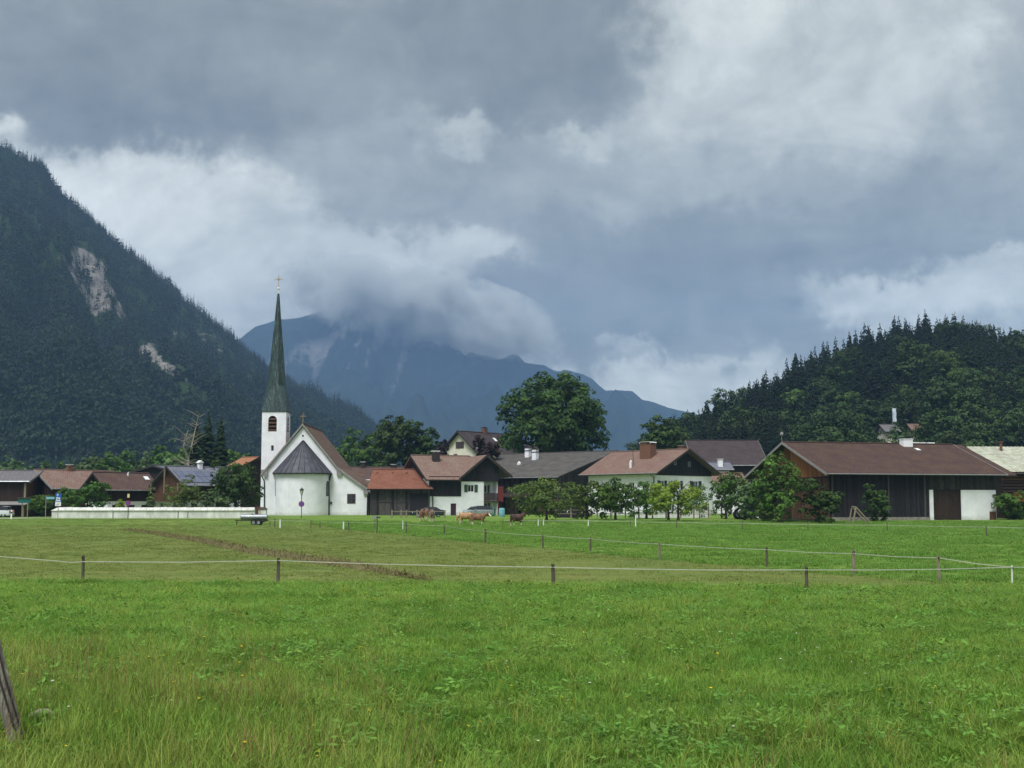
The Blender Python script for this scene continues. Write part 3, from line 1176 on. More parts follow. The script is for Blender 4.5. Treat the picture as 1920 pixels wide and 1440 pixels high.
def wall_sheet(mb, fm, u0, u1, z0, z1, ops=(), reveal=0.16):
    """wall with real openings (u0, u1, z0, z1) and their reveals"""
    us = sorted({u0, u1, *[o[0] for o in ops], *[o[1] for o in ops]})
    zs = sorted({z0, z1, *[o[2] for o in ops], *[o[3] for o in ops]})
    for a, b in zip(us, us[1:]):
        for c, d in zip(zs, zs[1:]):
            um, zm = (a + b) / 2, (c + d) / 2
            if any(o[0] < um < o[1] and o[2] < zm < o[3] for o in ops):
                continue
            mb.face([fm(a, 0, c), fm(b, 0, c), fm(b, 0, d), fm(a, 0, d)])
    for a, b, c, d in ops:
        r = -reveal
        mb.face([fm(a, 0, c), fm(a, 0, d), fm(a, r, d), fm(a, r, c)])
        mb.face([fm(b, 0, d), fm(b, 0, c), fm(b, r, c), fm(b, r, d)])
        mb.face([fm(a, 0, d), fm(b, 0, d), fm(b, r, d), fm(a, r, d)])
        mb.face([fm(b, 0, c), fm(a, 0, c), fm(a, r, c), fm(b, r, c)])


def add_window(parent, fm, op, shutter=None, frame=WHITE_PAINT, depth=0.12, bars=1, sill=None, cover='both', name='window'):
    a, b, c, d = op
    t = 0.07
    mb = MB()
    v1, v0 = -depth + 0.05, -depth - 0.05
    fbox(mb, fm, a, a + t, v0, v1, c, d)
    fbox(mb, fm, b - t, b, v0, v1, c, d)
    fbox(mb, fm, a + t, b - t, v0, v1, c, c + t)
    fbox(mb, fm, a + t, b - t, v0, v1, d - t, d)
    n = bars + 1
    wd = (b - a - 2 * t) / n
    for i in range(1, n):
        fbox(mb, fm, a + t + wd * i - 0.025, a + t + wd * i + 0.025, v0, v1, c + t, d - t)
    w_ = mb.build(name, frame, parent)
    for i in range(n):
        pm = MB()
        fbox(pm, fm, a + t + wd * i + (0.026 if i else 0.001), a + t + wd * (i + 1) - (0.026 if i < n - 1 else 0.001), v0 + 0.02, v0 + 0.04, c + t + 0.001, d - t - 0.001)
        pm.build('pane', GLASS, w_)
    if shutter is not None:
        sw = (b - a) * 0.52
        for s in ((a - sw - 0.03, a - 0.03), (b + 0.03, b + sw + 0.03)):
            sm = MB()
            fbox(sm, fm, s[0], s[1], 0.01, 0.05, c - 0.03, d + 0.03)
            for q in range(6):
                zq = c + 0.06 + (d - c - 0.12) * q / 6
                fbox(sm, fm, s[0] + 0.06, s[1] - 0.06, 0.05, 0.068, zq, zq + (d - c) * 0.1)
            sm.build('shutter', shutter, w_)
    if sill is not None:
        sm = MB()
        fbox(sm, fm, a - 0.08, b + 0.08, 0.003, 0.1, c - 0.09, c - 0.01)
        sm.build('sill', sill, w_)
    return w_


def add_door(parent, fm, op, mat, depth=0.1, planks=4, handle=True):
    a, b, c, d = op
    mb = MB()
    wd = (b - a) / planks
    for i in range(planks):
        mb.cur = random.uniform(0.85, 1.12)
        fbox(mb, fm, a + wd * i + 0.006, a + wd * (i + 1) - 0.006, -depth - 0.04, -depth + random.uniform(0, 0.012), c, d)
    o = mb.build('door', mat, parent)
    if handle:
        hm = MB()
        fbox(hm, fm, b - 0.16, b - 0.06, -depth + 0.02, -depth + 0.07, c + 1.0, c + 1.05)
        hm.build('handle', PIPE, o)
    return o


def add_boards(parent, fm, u0, u1, zlo, zhi, mat, wd=0.24, v=0.03, name='boarding', skip=(), horizontal=False, rnd=(0.7, 1.25)):
    """weatherboards standing proud of the wall, one joined part (each only a few pixels wide); zlo/zhi may be functions of u"""
    mb = MB()
    fl = zlo if callable(zlo) else (lambda u: zlo)
    fh = zhi if callable(zhi) else (lambda u: zhi)
    if horizontal:
        z = fl(u0)
        while z < fh(u0) - 0.01:
            mb.cur = random.uniform(*rnd)
            fbox(mb, fm, u0, u1, 0.004, v + random.uniform(0, 0.015), z, min(z + wd - 0.015, fh(u0)))
            z += wd
    else:
        n = max(1, int(round((u1 - u0) / wd)))
        wd = (u1 - u0) / n
        for i in range(n):
            a, b = u0 + wd * i + 0.006, u0 + wd * (i + 1) - 0.006
            mb.cur = random.uniform(*rnd)
            vv = v + random.uniform(0, 0.018)
            spans = [(None, None)]
            cut = [s for s in skip if s[0] < (a + b) / 2 < s[1]]
            segs = []
            lo = (fl(a), fl(b))
            if cut:
                c0 = cut[0]
                segs.append((lo[0], lo[1], c0[2], c0[2]))
                segs.append((c0[3], c0[3], fh(a), fh(b)))
            else:
                segs.append((lo[0], lo[1], fh(a), fh(b)))
            for la, lb, ha, hb in segs:
                if ha - la < 0.03 and hb - lb < 0.03:
                    continue
                mb.hexa([fm(a, vv, la), fm(b, vv, lb), fm(b, 0.004, lb), fm(a, 0.004, la), fm(a, vv, ha), fm(b, vv, hb), fm(b, 0.004, hb), fm(a, 0.004, ha)])
    return mb.build(name, mat, parent, kind='stuff')


def slab(mb, a, b, c, d, th):
    """roof slope: a-b along the eave, c-d along the ridge (c above b), thickness downward, UV in metres"""
    a, b, c, d = (Vector(p) for p in (a, b, c, d))
    dn = Vector((0, 0, -th))
    L = (b - a).length
    sl = ((c + d) / 2 - (a + b) / 2).length
    ux = (b - a).normalized()
    off_d = (d - a).dot(ux)
    off_c = (c - a).dot(ux)
    mb.hexa([a + dn, b + dn, c + dn, d + dn, a, b, c, d], uvtop=[(0, 0), (L, 0), (off_c, sl), (off_d, sl)])


class House:
    """rectangular gabled building; local x along the ridge, y away from the front eave"""

    def __init__(self, name, label, loc, yaw, L, W, ze, zr, oe=0.9, og=0.9, wall=PLASTER, roof=None, verge=TRIM_DARK, gutter=ZINC, cat='house', th=0.2,
                 ops=None, ridge=None, base=-0.4, group=None):
        self.t = thing(name, label, cat, loc, yaw, group)
        self.L, self.W, self.ze, self.zr, self.oe, self.og, self.th = L, W, ze, zr, oe, og, th
        self.k = (zr - ze) / (W / 2 + oe)
        self.zw = ze + self.k * oe - th
        self.za = zr - th
        self.fm = {f: face_map(f, L, W) for f in ('front', 'right', 'left', 'back')}
        ops = ops or {}
        mb = MB()
        for f in ('front', 'right', 'left', 'back'):
            ln = L if f in ('front', 'back') else W
            low = [o for o in ops.get(f, ()) if o[3] <= self.zw]
            wall_sheet(mb, self.fm[f], 0, ln, base, self.zw, low)
            if f in ('left', 'right'):
                fm = self.fm[f]
                mb.face([fm(0, 0, self.zw), fm(W, 0, self.zw), fm(W / 2, 0, self.za)])
        mb.build('wall', wall, self.t)
        # roof
        rb = MB()
        x0, x1 = -og, L + og
        slab(rb, (x0, -oe, ze), (x1, -oe, ze), (x1, W / 2, zr), (x0, W / 2, zr), th)
        slab(rb, (x1, W + oe, ze), (x0, W + oe, ze), (x0, W / 2, zr), (x1, W / 2, zr), th)
        self.roof = rb.build('roof', roof, self.t)
        rc = MB().tube([(x0, W / 2, zr + 0.03), (x1, W / 2, zr + 0.03)], 0.11, 8)
        rc.build('ridge_cap', ridge or roof, self.roof)
        for xx, sgn in ((x0, -1), (x1, 1)):
            for y0, z0 in ((-oe, ze), (W + oe, ze)):
                vb = MB()
                xa, xb = (xx - 0.05, xx - 0.003) if sgn < 0 else (xx + 0.003, xx + 0.05)
                yy = W / 2
                pts = [(xa, y0, z0 - th - 0.06), (xb, y0, z0 - th - 0.06), (xb, yy, zr - th - 0.06), (xa, yy, zr - th - 0.06),
                       (xa, y0, z0 + 0.05), (xb, y0, z0 + 0.05), (xb, yy, zr + 0.05), (xa, yy, zr + 0.05)]
                vb.hexa(pts)
                vb.build('verge_board', verge, self.roof)
        for y0, s in ((-oe, -1), (W + oe, 1)):
            MB().tube([(x0, y0 + s * 0.07, ze - 0.05), (x1, y0 + s * 0.07, ze - 0.05)], 0.07, 6).build('gutter', gutter, self.roof)

    def roof_z(self, y):
        y = min(y, self.W - y)
        return self.ze + self.k * (y + self.oe)

    def gable_z(self, u):
        """underside of the roof over a gable wall at u"""
        u = min(u, self.W - u)
        return self.zw + (self.za - self.zw) * u / (self.W / 2) - 0.01

    def chimney(self, x, y, w_, d_, h, mat=BRICK, cap='hood', capmat=WHITE_PAINT):
        z = self.roof_z(y)
        mb = MB().box(x - w_ / 2, x + w_ / 2, y - d_ / 2, y + d_ / 2, z - 0.6, z + h)
        mb.box(x - w_ / 2 - 0.05, x + w_ / 2 + 0.05, y - d_ / 2 - 0.05, y + d_ / 2 + 0.05, z + h + 0.002, z + h + 0.09)
        c = mb.build('chimney', mat, self.t)
        cm = MB()
        if cap == 'hood':
            zt = z + h + 0.1
            prof = [(w_ / 2 + 0.12) * math.cos(a) for a in np.linspace(PI, 0, 9)]
            hgt = [0.22 + 0.16 * math.sin(a) for a in np.linspace(PI, 0, 9)]
            poly = list(zip(prof, hgt)) + [(p, q - 0.04) for p, q in reversed(list(zip(prof, hgt)))]
            cm.prism(poly, lambda u, w2, t: (x + u, y + t, zt + w2), -d_ / 2 - 0.1, d_ / 2 + 0.1)
            for sx in (-1, 1):
                cm.box(x + sx * (w_ / 2) - 0.03, x + sx * (w_ / 2) + 0.03, y - d_ / 2, y - d_ / 2 + 0.06, zt, zt + 0.24)
                cm.box(x + sx * (w_ / 2) - 0.03, x + sx * (w_ / 2) + 0.03, y + d_ / 2 - 0.06, y + d_ / 2, zt, zt + 0.24)
        elif cap == 'gable':
            zt = z + h + 0.1
            cm.prism([(-w_ / 2 - 0.15, 0.1), (w_ / 2 + 0.15, 0.1), (0, 0.45)], lambda u, w2, t: (x + u, y + t, zt + w2), -d_ / 2 - 0.12, d_ / 2 + 0.12)
        else:
            zt = z + h + 0.1
            cm.box(x - w_ / 2 - 0.1, x + w_ / 2 + 0.1, y - d_ / 2 - 0.1, y + d_ / 2 + 0.1, zt + 0.12, zt + 0.18)
            cm.box(x - w_ / 4, x + w_ / 4, y - d_ / 4, y + d_ / 4, zt, zt + 0.119)
        cm.build('chimney_cap', capmat, c)
        return c

    def vent(self, x, y, mat=WHITE_PAINT, h=0.35, r=0.12, front=True):
        z = self.roof_z(y)
        MB().tube([(x, y, z - 0.1), (x, y, z + h), (x + 0.12, y - 0.02, z + h + 0.1)], [r, r, r * 0.9], 8).build('roof_vent', mat, self.t)

    def skylight(self, x, y, w_, l_, mat=GLASS, frame=ZINC):
        ca = 1 / math.sqrt(1 + self.k ** 2)
        sa = self.k * ca
        o = Vector((x, y, self.roof_z(y)))
        s = Vector((0, ca, sa))
        nrm = Vector((0, -sa, ca))
        e = Vector((1, 0, 0))

        def hx(mb, a, b, c, d, n0, n1):
            mb.hexa([o + e * p + s * q + nrm * n_ for n_ in (n0, n1) for p, q in ((a, c), (b, c), (b, d), (a, d))])
        fb = MB()
        hx(fb, 0, w_, 0, l_, -0.05, 0.06)
        f = fb.build('skylight', frame, self.t)
        gb = MB()
        hx(gb, 0.07, w_ - 0.07, 0.07, l_ - 0.07, 0.062, 0.075)
        gb.build('pane', mat, f)

    def downpipe(self, face, u, z1=None, r=0.06):
        fm = self.fm[face]
        z1 = self.ze - 0.12 if z1 is None else z1
        MB().tube([fm(u, self.oe, z1), fm(u, 0.12, z1 - 0.5), fm(u, 0.12, -0.1)], r, 6).build('downpipe', PIPE, self.t)


def corner_loc(roof_corner_xy, yaw, og, oe, zbase):
    """wall origin from the front-left corner of the roof"""
    c, s = math.cos(yaw), math.sin(yaw)
    x = roof_corner_xy[0] + c * og - s * oe
    y = roof_corner_xy[1] + s * og + c * oe
    return (x, y, zbase)


# ------------------------------------------------------------------ church
def copper():
    m = bpy.data.materials.new('copper_patina')
    m.use_nodes = True
    k = NT(m.node_tree)
    bs = k.n['Principled BSDF']
    t = k.new('ShaderNodeTexCoord')
    n1 = k.noise(k.vmath('MULTIPLY', t.outputs['Object'], (5, 5, 0.2)), 1.6, 6, 0.75)
    n2 = k.noise(t.outputs['Object'], 2.0, 5, 0.6)
    c = k.ramp(n1, [(0.38, S(28, 36, 40)), (0.5, S(42, 60, 62)), (0.6, S(72, 100, 98)), (0.7, S(124, 152, 144))])
    c = k.mix(k.smooth(n2, 0.5, 0.75), c, S(44, 52, 54))
    oi = k.new('ShaderNodeObjectInfo')
    hs = k.new('ShaderNodeHueSaturation')
    k.l.new(c, hs.inputs['Color'])
    k.l.new(k.math('MULTIPLY_ADD', oi.outputs['Random'], 0.5, 0.72), hs.inputs['Value'])
    k.l.new(hs.outputs[0], bs.inputs['Base Color'])
    bs.inputs['Roughness'].default_value = 0.6
    bs.inputs['Metallic'].default_value = 0.15
    return m


COPPER = copper()
CHURCH_ROOF = M_tile('church_tiles', S(138, 104, 88), S(112, 84, 74), S(78, 60, 54), weather=S(118, 106, 92))


def build_church():
    g = 0.1
    D0 = 196.0                       # gable front
    base = P(590, 960, D0)
    t = thing('church', 'white village church with slender green copper spire and round apse', 'church', (base.x, D0, g))
    ox, oy, oz = base.x, D0, g

    def lp(px, py, d=D0):
        p = P(px, py, d)
        return (p.x - ox, p.z - oz)
    # nave: wall outline seen from the front, carried back
    depth = 19.0
    out = [(lp(495.5, 966)[0], -0.4), (lp(495.5, 886)[0], lp(495.5, 886)[1]), lp(568, 800), lp(631, 879), lp(691, 921), (lp(691, 966)[0], -0.4)]
    mb = MB().prism(out, lambda u, z, y: (u, y, z), 0.0, depth)
    # square window of the aisle, cut as a shallow box set proud later
    mb.build('wall', PLASTER, t)
    # roof: left slope, steep right slope, flatter aisle slope
    rl = [lp(489.5, 889.5), lp(568, 794.5), lp(633, 876), lp(695.5, 920.5)]
    roof = MB()
    th = 0.24
    y0, y1 = -0.35, depth + 0.3

    def sl3(a, b):
        slab(roof, (b[0], y0, b[1]), (b[0], y1, b[1]), (a[0], y1, a[1]), (a[0], y0, a[1]), th)
    slab(roof, (rl[0][0], y1, rl[0][1]), (rl[0][0], y0, rl[0][1]), (rl[1][0], y0, rl[1][1]), (rl[1][0], y1, rl[1][1]), th)
    sl3(rl[1], rl[2])
    sl3(rl[2], rl[3])
    ro = roof.build('roof', CHURCH_ROOF, t)
    MB().tube([(rl[1][0], y0, rl[1][1] + 0.05), (rl[1][0], y1, rl[1][1] + 0.05)], 0.14, 8).build('ridge_cap', CHURCH_ROOF, ro)
    for a, b in ((rl[0], rl[1]), (rl[1], rl[2]), (rl[2], rl[3])):
        vb = MB()
        vb.hexa([(a[0], y0 - 0.05, a[1] - th - 0.1), (b[0], y0 - 0.05, b[1] - th - 0.1), (b[0], y0 - 0.004, b[1] - th - 0.1), (a[0], y0 - 0.004, a[1] - th - 0.1),
                 (a[0], y0 - 0.05, a[1] + 0.05), (b[0], y0 - 0.05, b[1] + 0.05), (b[0], y0 - 0.004, b[1] + 0.05), (a[0], y0 - 0.004, a[1] + 0.05)])
        vb.build('verge_board', TRIM_GREY, ro)
    # plastered kneelers at the feet of the verges
    for px0, px1, pya, pyb in ((490.5, 502, 880, 894), (632, 641, 880, 892), (682, 690.6, 918, 927)):
        a, b = lp(px0, pya), lp(px1, pyb)
        MB().hexa([(a[0], -0.34, b[1]), (b[0], -0.34, b[1]), (b[0], -0.003, b[1]), (a[0], -0.003, b[1]),
                   (a[0], -0.34, a[1] - 0.05), (b[0], -0.34, a[1] - (0.9 if px0 < 600 and px0 > 480 else -0.0) * 0), (b[0], -0.003, a[1]), (a[0], -0.003, a[1] - 0.05)]).build('kneeler', TRIM_GREY, t)
    fm = lambda u, v, z: (u, -v, z)
    # aisle window
    a, b = lp(651.5, 943), lp(666, 927)
    fr = MB()
    fbox(fr, fm, a[0] - .06, b[0] + .06, 0.004, 0.05, a[1] - .1, a[1])
    fbox(fr, fm, a[0] - .06, b[0] + .06, 0.004, 0.05, b[1], b[1] + .08)
    fbox(fr, fm, a[0] - .06, a[0] + .06, 0.004, 0.05, a[1] + .001, b[1] - .001)
    fbox(fr, fm, b[0] - .06, b[0] + .06, 0.004, 0.05, a[1] + .001, b[1] - .001)
    fr.box((a[0] + b[0]) / 2 - .03, (a[0] + b[0]) / 2 + .03, -0.04, -0.006, a[1] + .001, b[1] - .001)
    fw = fr.build('window', SHUT_BROWN, t)
    MB().box(a[0] + .061, b[0] - .061, -0.012, -0.004, a[1] + .002, b[1] - .002).build('pane', GLASS, fw)
    # round gable opening
    c = lp(568, 817)
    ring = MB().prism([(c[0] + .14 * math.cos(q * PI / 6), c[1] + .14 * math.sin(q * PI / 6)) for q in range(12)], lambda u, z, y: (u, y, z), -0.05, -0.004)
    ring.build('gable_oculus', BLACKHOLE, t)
    # small wall lamp box right of apse
    c = lp(621, 943)
    MB().box(c[0] - .12, c[0] + .12, -0.2, -0.003, c[1] - .18, c[1] + .18).build('wall_lamp', PIPE, t)
    # apse
    ac = lp(566.5, 960)[0]
    ra = 4.05
    ez = P(566, 886.5, D0 - 3.5).z - oz
    MB().lathe([(ra, -0.4), (ra, ez)], (ac, 0, 0), 40, PI, 2 * PI).build('apse_wall', PLASTER, t, smooth=True)
    apz = lp(567, 826)[1]
    re = 4.55
    n = 14
    apse_roof = MB().lathe([(re, ez - 0.02), (re, ez - 0.16), (ra - 0.05, ez - 0.16)], (ac, -0.02, 0), 40, PI, 2 * PI).build('apse_roof', PIPE, t)
    for i in range(n):
        a0, a1 = PI + PI * i / n, PI + PI * (i + 1) / n
        p = MB()
        def pt(an, r, z):
            return (ac + r * math.cos(an), -0.02 + r * math.sin(an), z)
        am = (a0 + a1) / 2
        e0, e1 = pt(a0 + .008, re, ez), pt(a1 - .008, re, ez)
        top0, top1 = pt(a0 + .008, .12, apz), pt(a1 - .008, .12, apz)
        dn = 0.05
        lo = [(q[0], q[1], q[2] - dn) for q in (e0, e1, top1, top0)]
        p.hexa(lo + [e0, e1, top1, top0])
        p.build('roof_sheet', METAL_DARK, apse_roof)
        MB().tube([pt(a0, re + .01, ez + .02), pt(a0, .1, apz + .02)], 0.035, 5).build('standing_seam', PIPE, apse_roof)
    # narrow arched apse windows, one toward each side
    for an, nm in ((PI * 1.06, 0), (PI * 1.93, 1)):
        wm = MB()
        h0, h1 = P(566, 930, 193).z - oz, P(566, 901, 193).z - oz
        hw = 0.5
        poly = [(-hw, h0), (hw, h0), (hw, h1 - hw)] + [(hw * math.cos(q * PI / 8), h1 - hw + hw * math.sin(q * PI / 8)) for q in range(1, 8)] + [(-hw, h1 - hw)]
        ca, sa = math.cos(an), math.sin(an)
        wm.prism(poly, lambda u, z, y: (ac + ca * (ra + y) - sa * u, sa * (ra + y) + ca * u, z), -0.05, 0.03)
        ww = wm.build('window', TRIM_DARK, t)
        wm = MB()
        poly2 = [(u * 0.8, h0 + 0.1 + (z - h0) * 0.93) for u, z in poly]
        wm.prism(poly2, lambda u, z, y: (ac + ca * (ra + y) - sa * u, sa * (ra + y) + ca * u, z), 0.032, 0.045)
        wm.build('pane', GLASS, ww)
    # downpipes
    def pipe(pts, r=0.11):
        MB().tube([(lp(a, b_)[0], y, lp(a, b_)[1]) for a, b_, y in pts], r, 8).build('downpipe', PIPE, t)
    pipe([(490, 888, -0.3), (491.5, 892, -0.3), (495.8, 902, -0.14), (496.0, 964, -0.14)], 0.09)
    pipe([(622, 888, -0.5), (620, 893, -0.4), (616.8, 903, -0.2), (616.8, 966, -0.2)], 0.13)
    pipe([(694, 921, -0.3), (690, 929, -0.16), (689, 966, -0.16)], 0.13)
    # gable cross
    c = lp(568.5, 795)
    topz = lp(568.5, 774)[1]
    cr = MB().box(c[0] - .035, c[0] + .035, -0.32, -0.25, c[1], topz)
    cz = lp(568.5, 780.5)[1]
    cr.box(c[0] - .48, c[0] + .48, -0.325, -0.245, cz - .035, cz + .035)
    cr.build('gable_cross', GOLD, t)

    # tower
    TD = 199.0
    tw = 3.75
    tx0 = P(488, 960, TD).x - ox
    tx1 = tx0 + tw
    ty0 = TD - oy
    ty1 = ty0 + tw
    zt = P(510, 772, TD).z - oz
    tm = MB()
    ffm = lambda u, v, z: (u, ty0 - v, z)
    bw0, bw1 = P(503, 790, TD).x - ox, P(519, 790, TD).x - ox
    bz0, bz1 = P(510, 809, TD).z - oz, P(510, 779.5, TD).z - oz
    hw = (bw1 - bw0) / 2
    bc = (bw0 + bw1) / 2
    sz0, sz1 = P(510, 845, TD).z - oz, P(510, 835, TD).z - oz
    sx0, sx1 = P(508.3, 840, TD).x - ox, P(513.2, 840, TD).x - ox

    def belfry_wall(fm_, u0, u1, c_, slit=None):
        """wall face with an arched opening: sheet around it and a fan over the arch"""
        zs = bz1 - hw
        ops = [(c_ - hw, c_ + hw, bz0, bz1)]
        if slit:
            ops.append(slit)
        wall_sheet(tm, fm_, u0, u1, -0.4, zt, ops, reveal=0.35)
        arc = [(c_ + hw * math.cos(q * PI / 12), zs + hw * math.sin(q * PI / 12)) for q in range(13)]
        for q in range(6):
            a_, b_ = arc[q], arc[q + 1]
            tm.face([fm_(c_ + hw, 0, bz1), fm_(*(a_[0], 0, a_[1])), fm_(*(b_[0], 0, b_[1]))])
            a_, b_ = arc[12 - q], arc[11 - q]
            tm.face([fm_(c_ - hw, 0, bz1), fm_(*(a_[0], 0, a_[1])), fm_(*(b_[0], 0, b_[1]))])
    rfm = lambda u, v, z: (tx1 + v, ty0 + u, z)
    lfm = lambda u, v, z: (tx0 - v, ty1 - u, z)
    bfm = lambda u, v, z: (tx1 - u + 0 * v, ty1 + v, z)
    belfry_wall(ffm, tx0, tx1, bc, (sx0, sx1, sz0, sz1))
    belfry_wall(rfm, 0, tw, tw / 2)
    belfry_wall(lfm, 0, tw, tw / 2)
    wall_sheet(tm, bfm, 0, tw, -0.4, zt)
    tower = tm.build('tower', PLASTER, t)
    for fm_, c_ in ((ffm, bc), (rfm, tw / 2), (lfm, tw / 2)):
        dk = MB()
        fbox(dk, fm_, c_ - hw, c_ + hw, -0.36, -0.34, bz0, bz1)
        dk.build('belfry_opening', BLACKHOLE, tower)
        for q in range(4):
            z_ = bz0 + 0.08 + (bz1 - bz0) * q / 4.3
            lv = MB()
            wv = hw if z_ + .5 < bz1 - hw else hw * 0.78
            lv.hexa([fm_(c_ - wv, 0.02, z_), fm_(c_ + wv, 0.02, z_), fm_(c_ + wv, -0.3, z_ + .22), fm_(c_ - wv, -0.3, z_ + .22),
                     fm_(c_ - wv, 0.02, z_ + .12), fm_(c_ + wv, 0.02, z_ + .12), fm_(c_ + wv, -0.3, z_ + .34), fm_(c_ - wv, -0.3, z_ + .34)])
            lv.build('louver', WOOD_BROWN, tower)
    dk = MB()
    fbox(dk, ffm, sx0, sx1, -0.3, -0.28, sz0, sz1)
    dk.build('slit_window', GLASS, tower)
    # spire
    cx, cyy = (tx0 + tx1) / 2, (ty0 + ty1) / 2
    SD = TD + tw / 2
    zk = P(514, 724, SD).z - oz
    ztip = P(514, 551, SD).z - oz
    hb = tw / 2 + 0.12
    r1 = 1.42
    spire = MB().box(cx - hb, cx + hb, cyy - hb, cyy + hb, zt + 0.002, zt + 0.12).build('spire', COPPER, t)
    oc = [(cx + r1 * math.cos(PI / 8 + q * PI / 4), cyy + r1 * math.sin(PI / 8 + q * PI / 4)) for q in range(8)]
    sq = [(cx + hb, cyy + hb), (cx - hb, cyy + hb), (cx - hb, cyy - hb), (cx + hb, cyy - hb)]
    z0 = zt + 0.12

    def sheet(pts):
        """thin copper sheet over 3 or 4 points"""
        pts = [Vector(p) for p in pts]
        nr = (pts[1] - pts[0]).cross(pts[-1] - pts[0]).normalized()
        cc = sum(pts, Vector()) / len(pts)
        if nr.dot(Vector((cc.x - cx, cc.y - cyy, 0))) < 0:
            nr = -nr
        m_ = MB()
        n_ = len(pts)
        i0 = len(m_.v)
        m_.v = [tuple(p) for p in pts] + [tuple(p + nr * random.uniform(0.02, 0.05)) for p in pts]
        m_.f = [tuple(range(n_))[::-1], tuple(range(n_, 2 * n_))] + [(i, (i + 1) % n_, n_ + (i + 1) % n_, n_ + i) for i in range(n_)]
        m_.uv = [None] * len(m_.f)
        m_.tone = [1.0] * len(m_.f)
        m_.build('copper_sheet', COPPER, spire)
    # skirt: front/side/back faces split in vertical strips, corners as triangles
    faces4 = [((oc[7], oc[0]), (sq[3], sq[0])), ((oc[1], oc[2]), (sq[0], sq[1])), ((oc[3], oc[4]), (sq[1], sq[2])), ((oc[5], oc[6]), (sq[2], sq[3]))]
    for (o0, o1), (s0, s1) in faces4:
        for q in range(4):
            ta, tb = q / 4 + .004, (q + 1) / 4 - .004
            L_ = lambda a, b, tt, z: (a[0] + (b[0] - a[0]) * tt, a[1] + (b[1] - a[1]) * tt, z)
            sheet([L_(s0, s1, ta, z0), L_(s0, s1, tb, z0), L_(o0, o1, tb, zk), L_(o0, o1, ta, zk)])
    for s_, (o0, o1) in zip(sq, ((oc[0], oc[1]), (oc[2], oc[3]), (oc[4], oc[5]), (oc[6], oc[7]))):
        sheet([(s_[0], s_[1], z0), (o1[0], o1[1], zk), (o0[0], o0[1], zk)])
    tiers = 7
    for i in range(8):
        for j in range(tiers):
            ta, tb = j / tiers, (j + 1) / tiers
            ra_, rb_ = r1 + (0.13 - r1) * ta, r1 + (0.13 - r1) * tb
            za_, zb_ = zk + (ztip - zk) * ta + .01, zk + (ztip - zk) * tb
            an0, an1 = PI / 8 + i * PI / 4 + .01, PI / 8 + (i + 1) * PI / 4 - .01
            am = (an0 + an1) / 2
            cm_ = math.cos(PI / 8)
            def pp(an, r_, z_):
                return (cx + r_ * math.cos(an), cyy + r_ * math.sin(an), z_)
            if j < 4:
                mid = lambda r_, z_: (cx + r_ * cm_ * math.cos(am), cyy + r_ * cm_ * math.sin(am), z_)
                sheet([pp(an0, ra_, za_), mid(ra_, za_), mid(rb_, zb_), pp(an0, rb_, zb_)])
                sheet([mid(ra_, za_), pp(an1, ra_, za_), pp(an1, rb_, zb_), mid(rb_, zb_)])
            else:
                sheet([pp(an0, ra_, za_), pp(an1, ra_, za_), pp(an1, rb_, zb_), pp(an0, rb_, zb_)])
    MB().lathe([(r1 * .96, zk), (.11, ztip), (0.05, ztip + .1)], (cx, cyy, 0), 8, PI / 8, PI / 8 + 2 * PI).build('spire_core', COPPER, spire)
    zb = P(514, 541, SD).z - oz
    zc = P(514, 517, SD).z - oz
    MB().tube([(cx, cyy, ztip - .1), (cx, cyy, zb)], [.07, .05], 8).lathe([(0.001, -.2), (.15, -.13), (.2, 0), (.15, .13), (.001, .2)], (cx, cyy, zb), 12).build('finial', WHITE_PAINT, spire)
    zx = P(514, 524, SD).z - oz
    fc = MB().box(cx - .035, cx + .035, cyy - .035, cyy + .035, zb + .1, zc).box(cx - .66, cx + .66, cyy - .04, cyy + .04, zx - .035, zx + .035)
    for s_ in (-1, 1):
        fc.tube([(cx - s_ * .2, cyy, zx - .22), (cx + s_ * .2, cyy, zx + .22)], .025, 5)
    fc.build('spire_cross', GOLD, spire)


build_church()

# ------------------------------------------------------------------ houses and barns
T_RED = M_tile('red_clay_tiles', S(154, 100, 78), S(134, 84, 66), S(84, 54, 46), weather=S(138, 96, 80))
T_PINK = M_tile('faded_pink_tiles', S(150, 122, 110), S(134, 106, 98), S(96, 78, 72), weather=S(136, 118, 108))
T_SALMON = M_tile('salmon_tiles', S(144, 115, 104), S(130, 102, 94), S(98, 78, 72), weather=S(130, 110, 101), bump=0.4)
T_BROWN = M_tile('brown_tiles', S(108, 84, 76), S(92, 70, 66), S(62, 50, 50), weather=S(98, 82, 76))
T_BARN = M_tile('dark_red_brown_tiles', S(92, 72, 67), S(80, 62, 60), S(56, 46, 45), weather=S(92, 72, 62))
T_GREY = M_tile('dark_grey_roofing', S(92, 90, 90), S(78, 76, 78), S(58, 56, 58), weather=S(100, 96, 90), row=0.5, wid=1.2, bump=0.25)
T_DARK = M_tile('dark_brown_grey_tiles', S(84, 72, 74), S(70, 60, 64), S(50, 44, 46), weather=S(78, 70, 72))
T_SLATE = M_tile('blue_grey_roofing', S(124, 127, 140), S(112, 115, 128), S(88, 90, 100), weather=S(122, 125, 136), row=0.4, wid=0.4, bump=0.3)
T_METAL = M_tile('grey_sheet_roof', S(120, 118, 124), S(108, 106, 112), S(90, 88, 94), row=1.6, wid=0.6, weather=S(112, 108, 110), bump=0.3)
T_ORANGE = M_tile('orange_tiles', S(190, 138, 104), S(172, 120, 90), S(120, 80, 60))
SOLAR = M('solar_cells', S(100, 106, 128), S(86, 92, 114), scale=3, rough=0.25, spec=0.6, rnd=0.06)
PALE_SHEET = M('pale_corrugated_sheet', S(188, 190, 174), S(158, 160, 142), scale=1.2, rough=0.8, rnd=0.08)
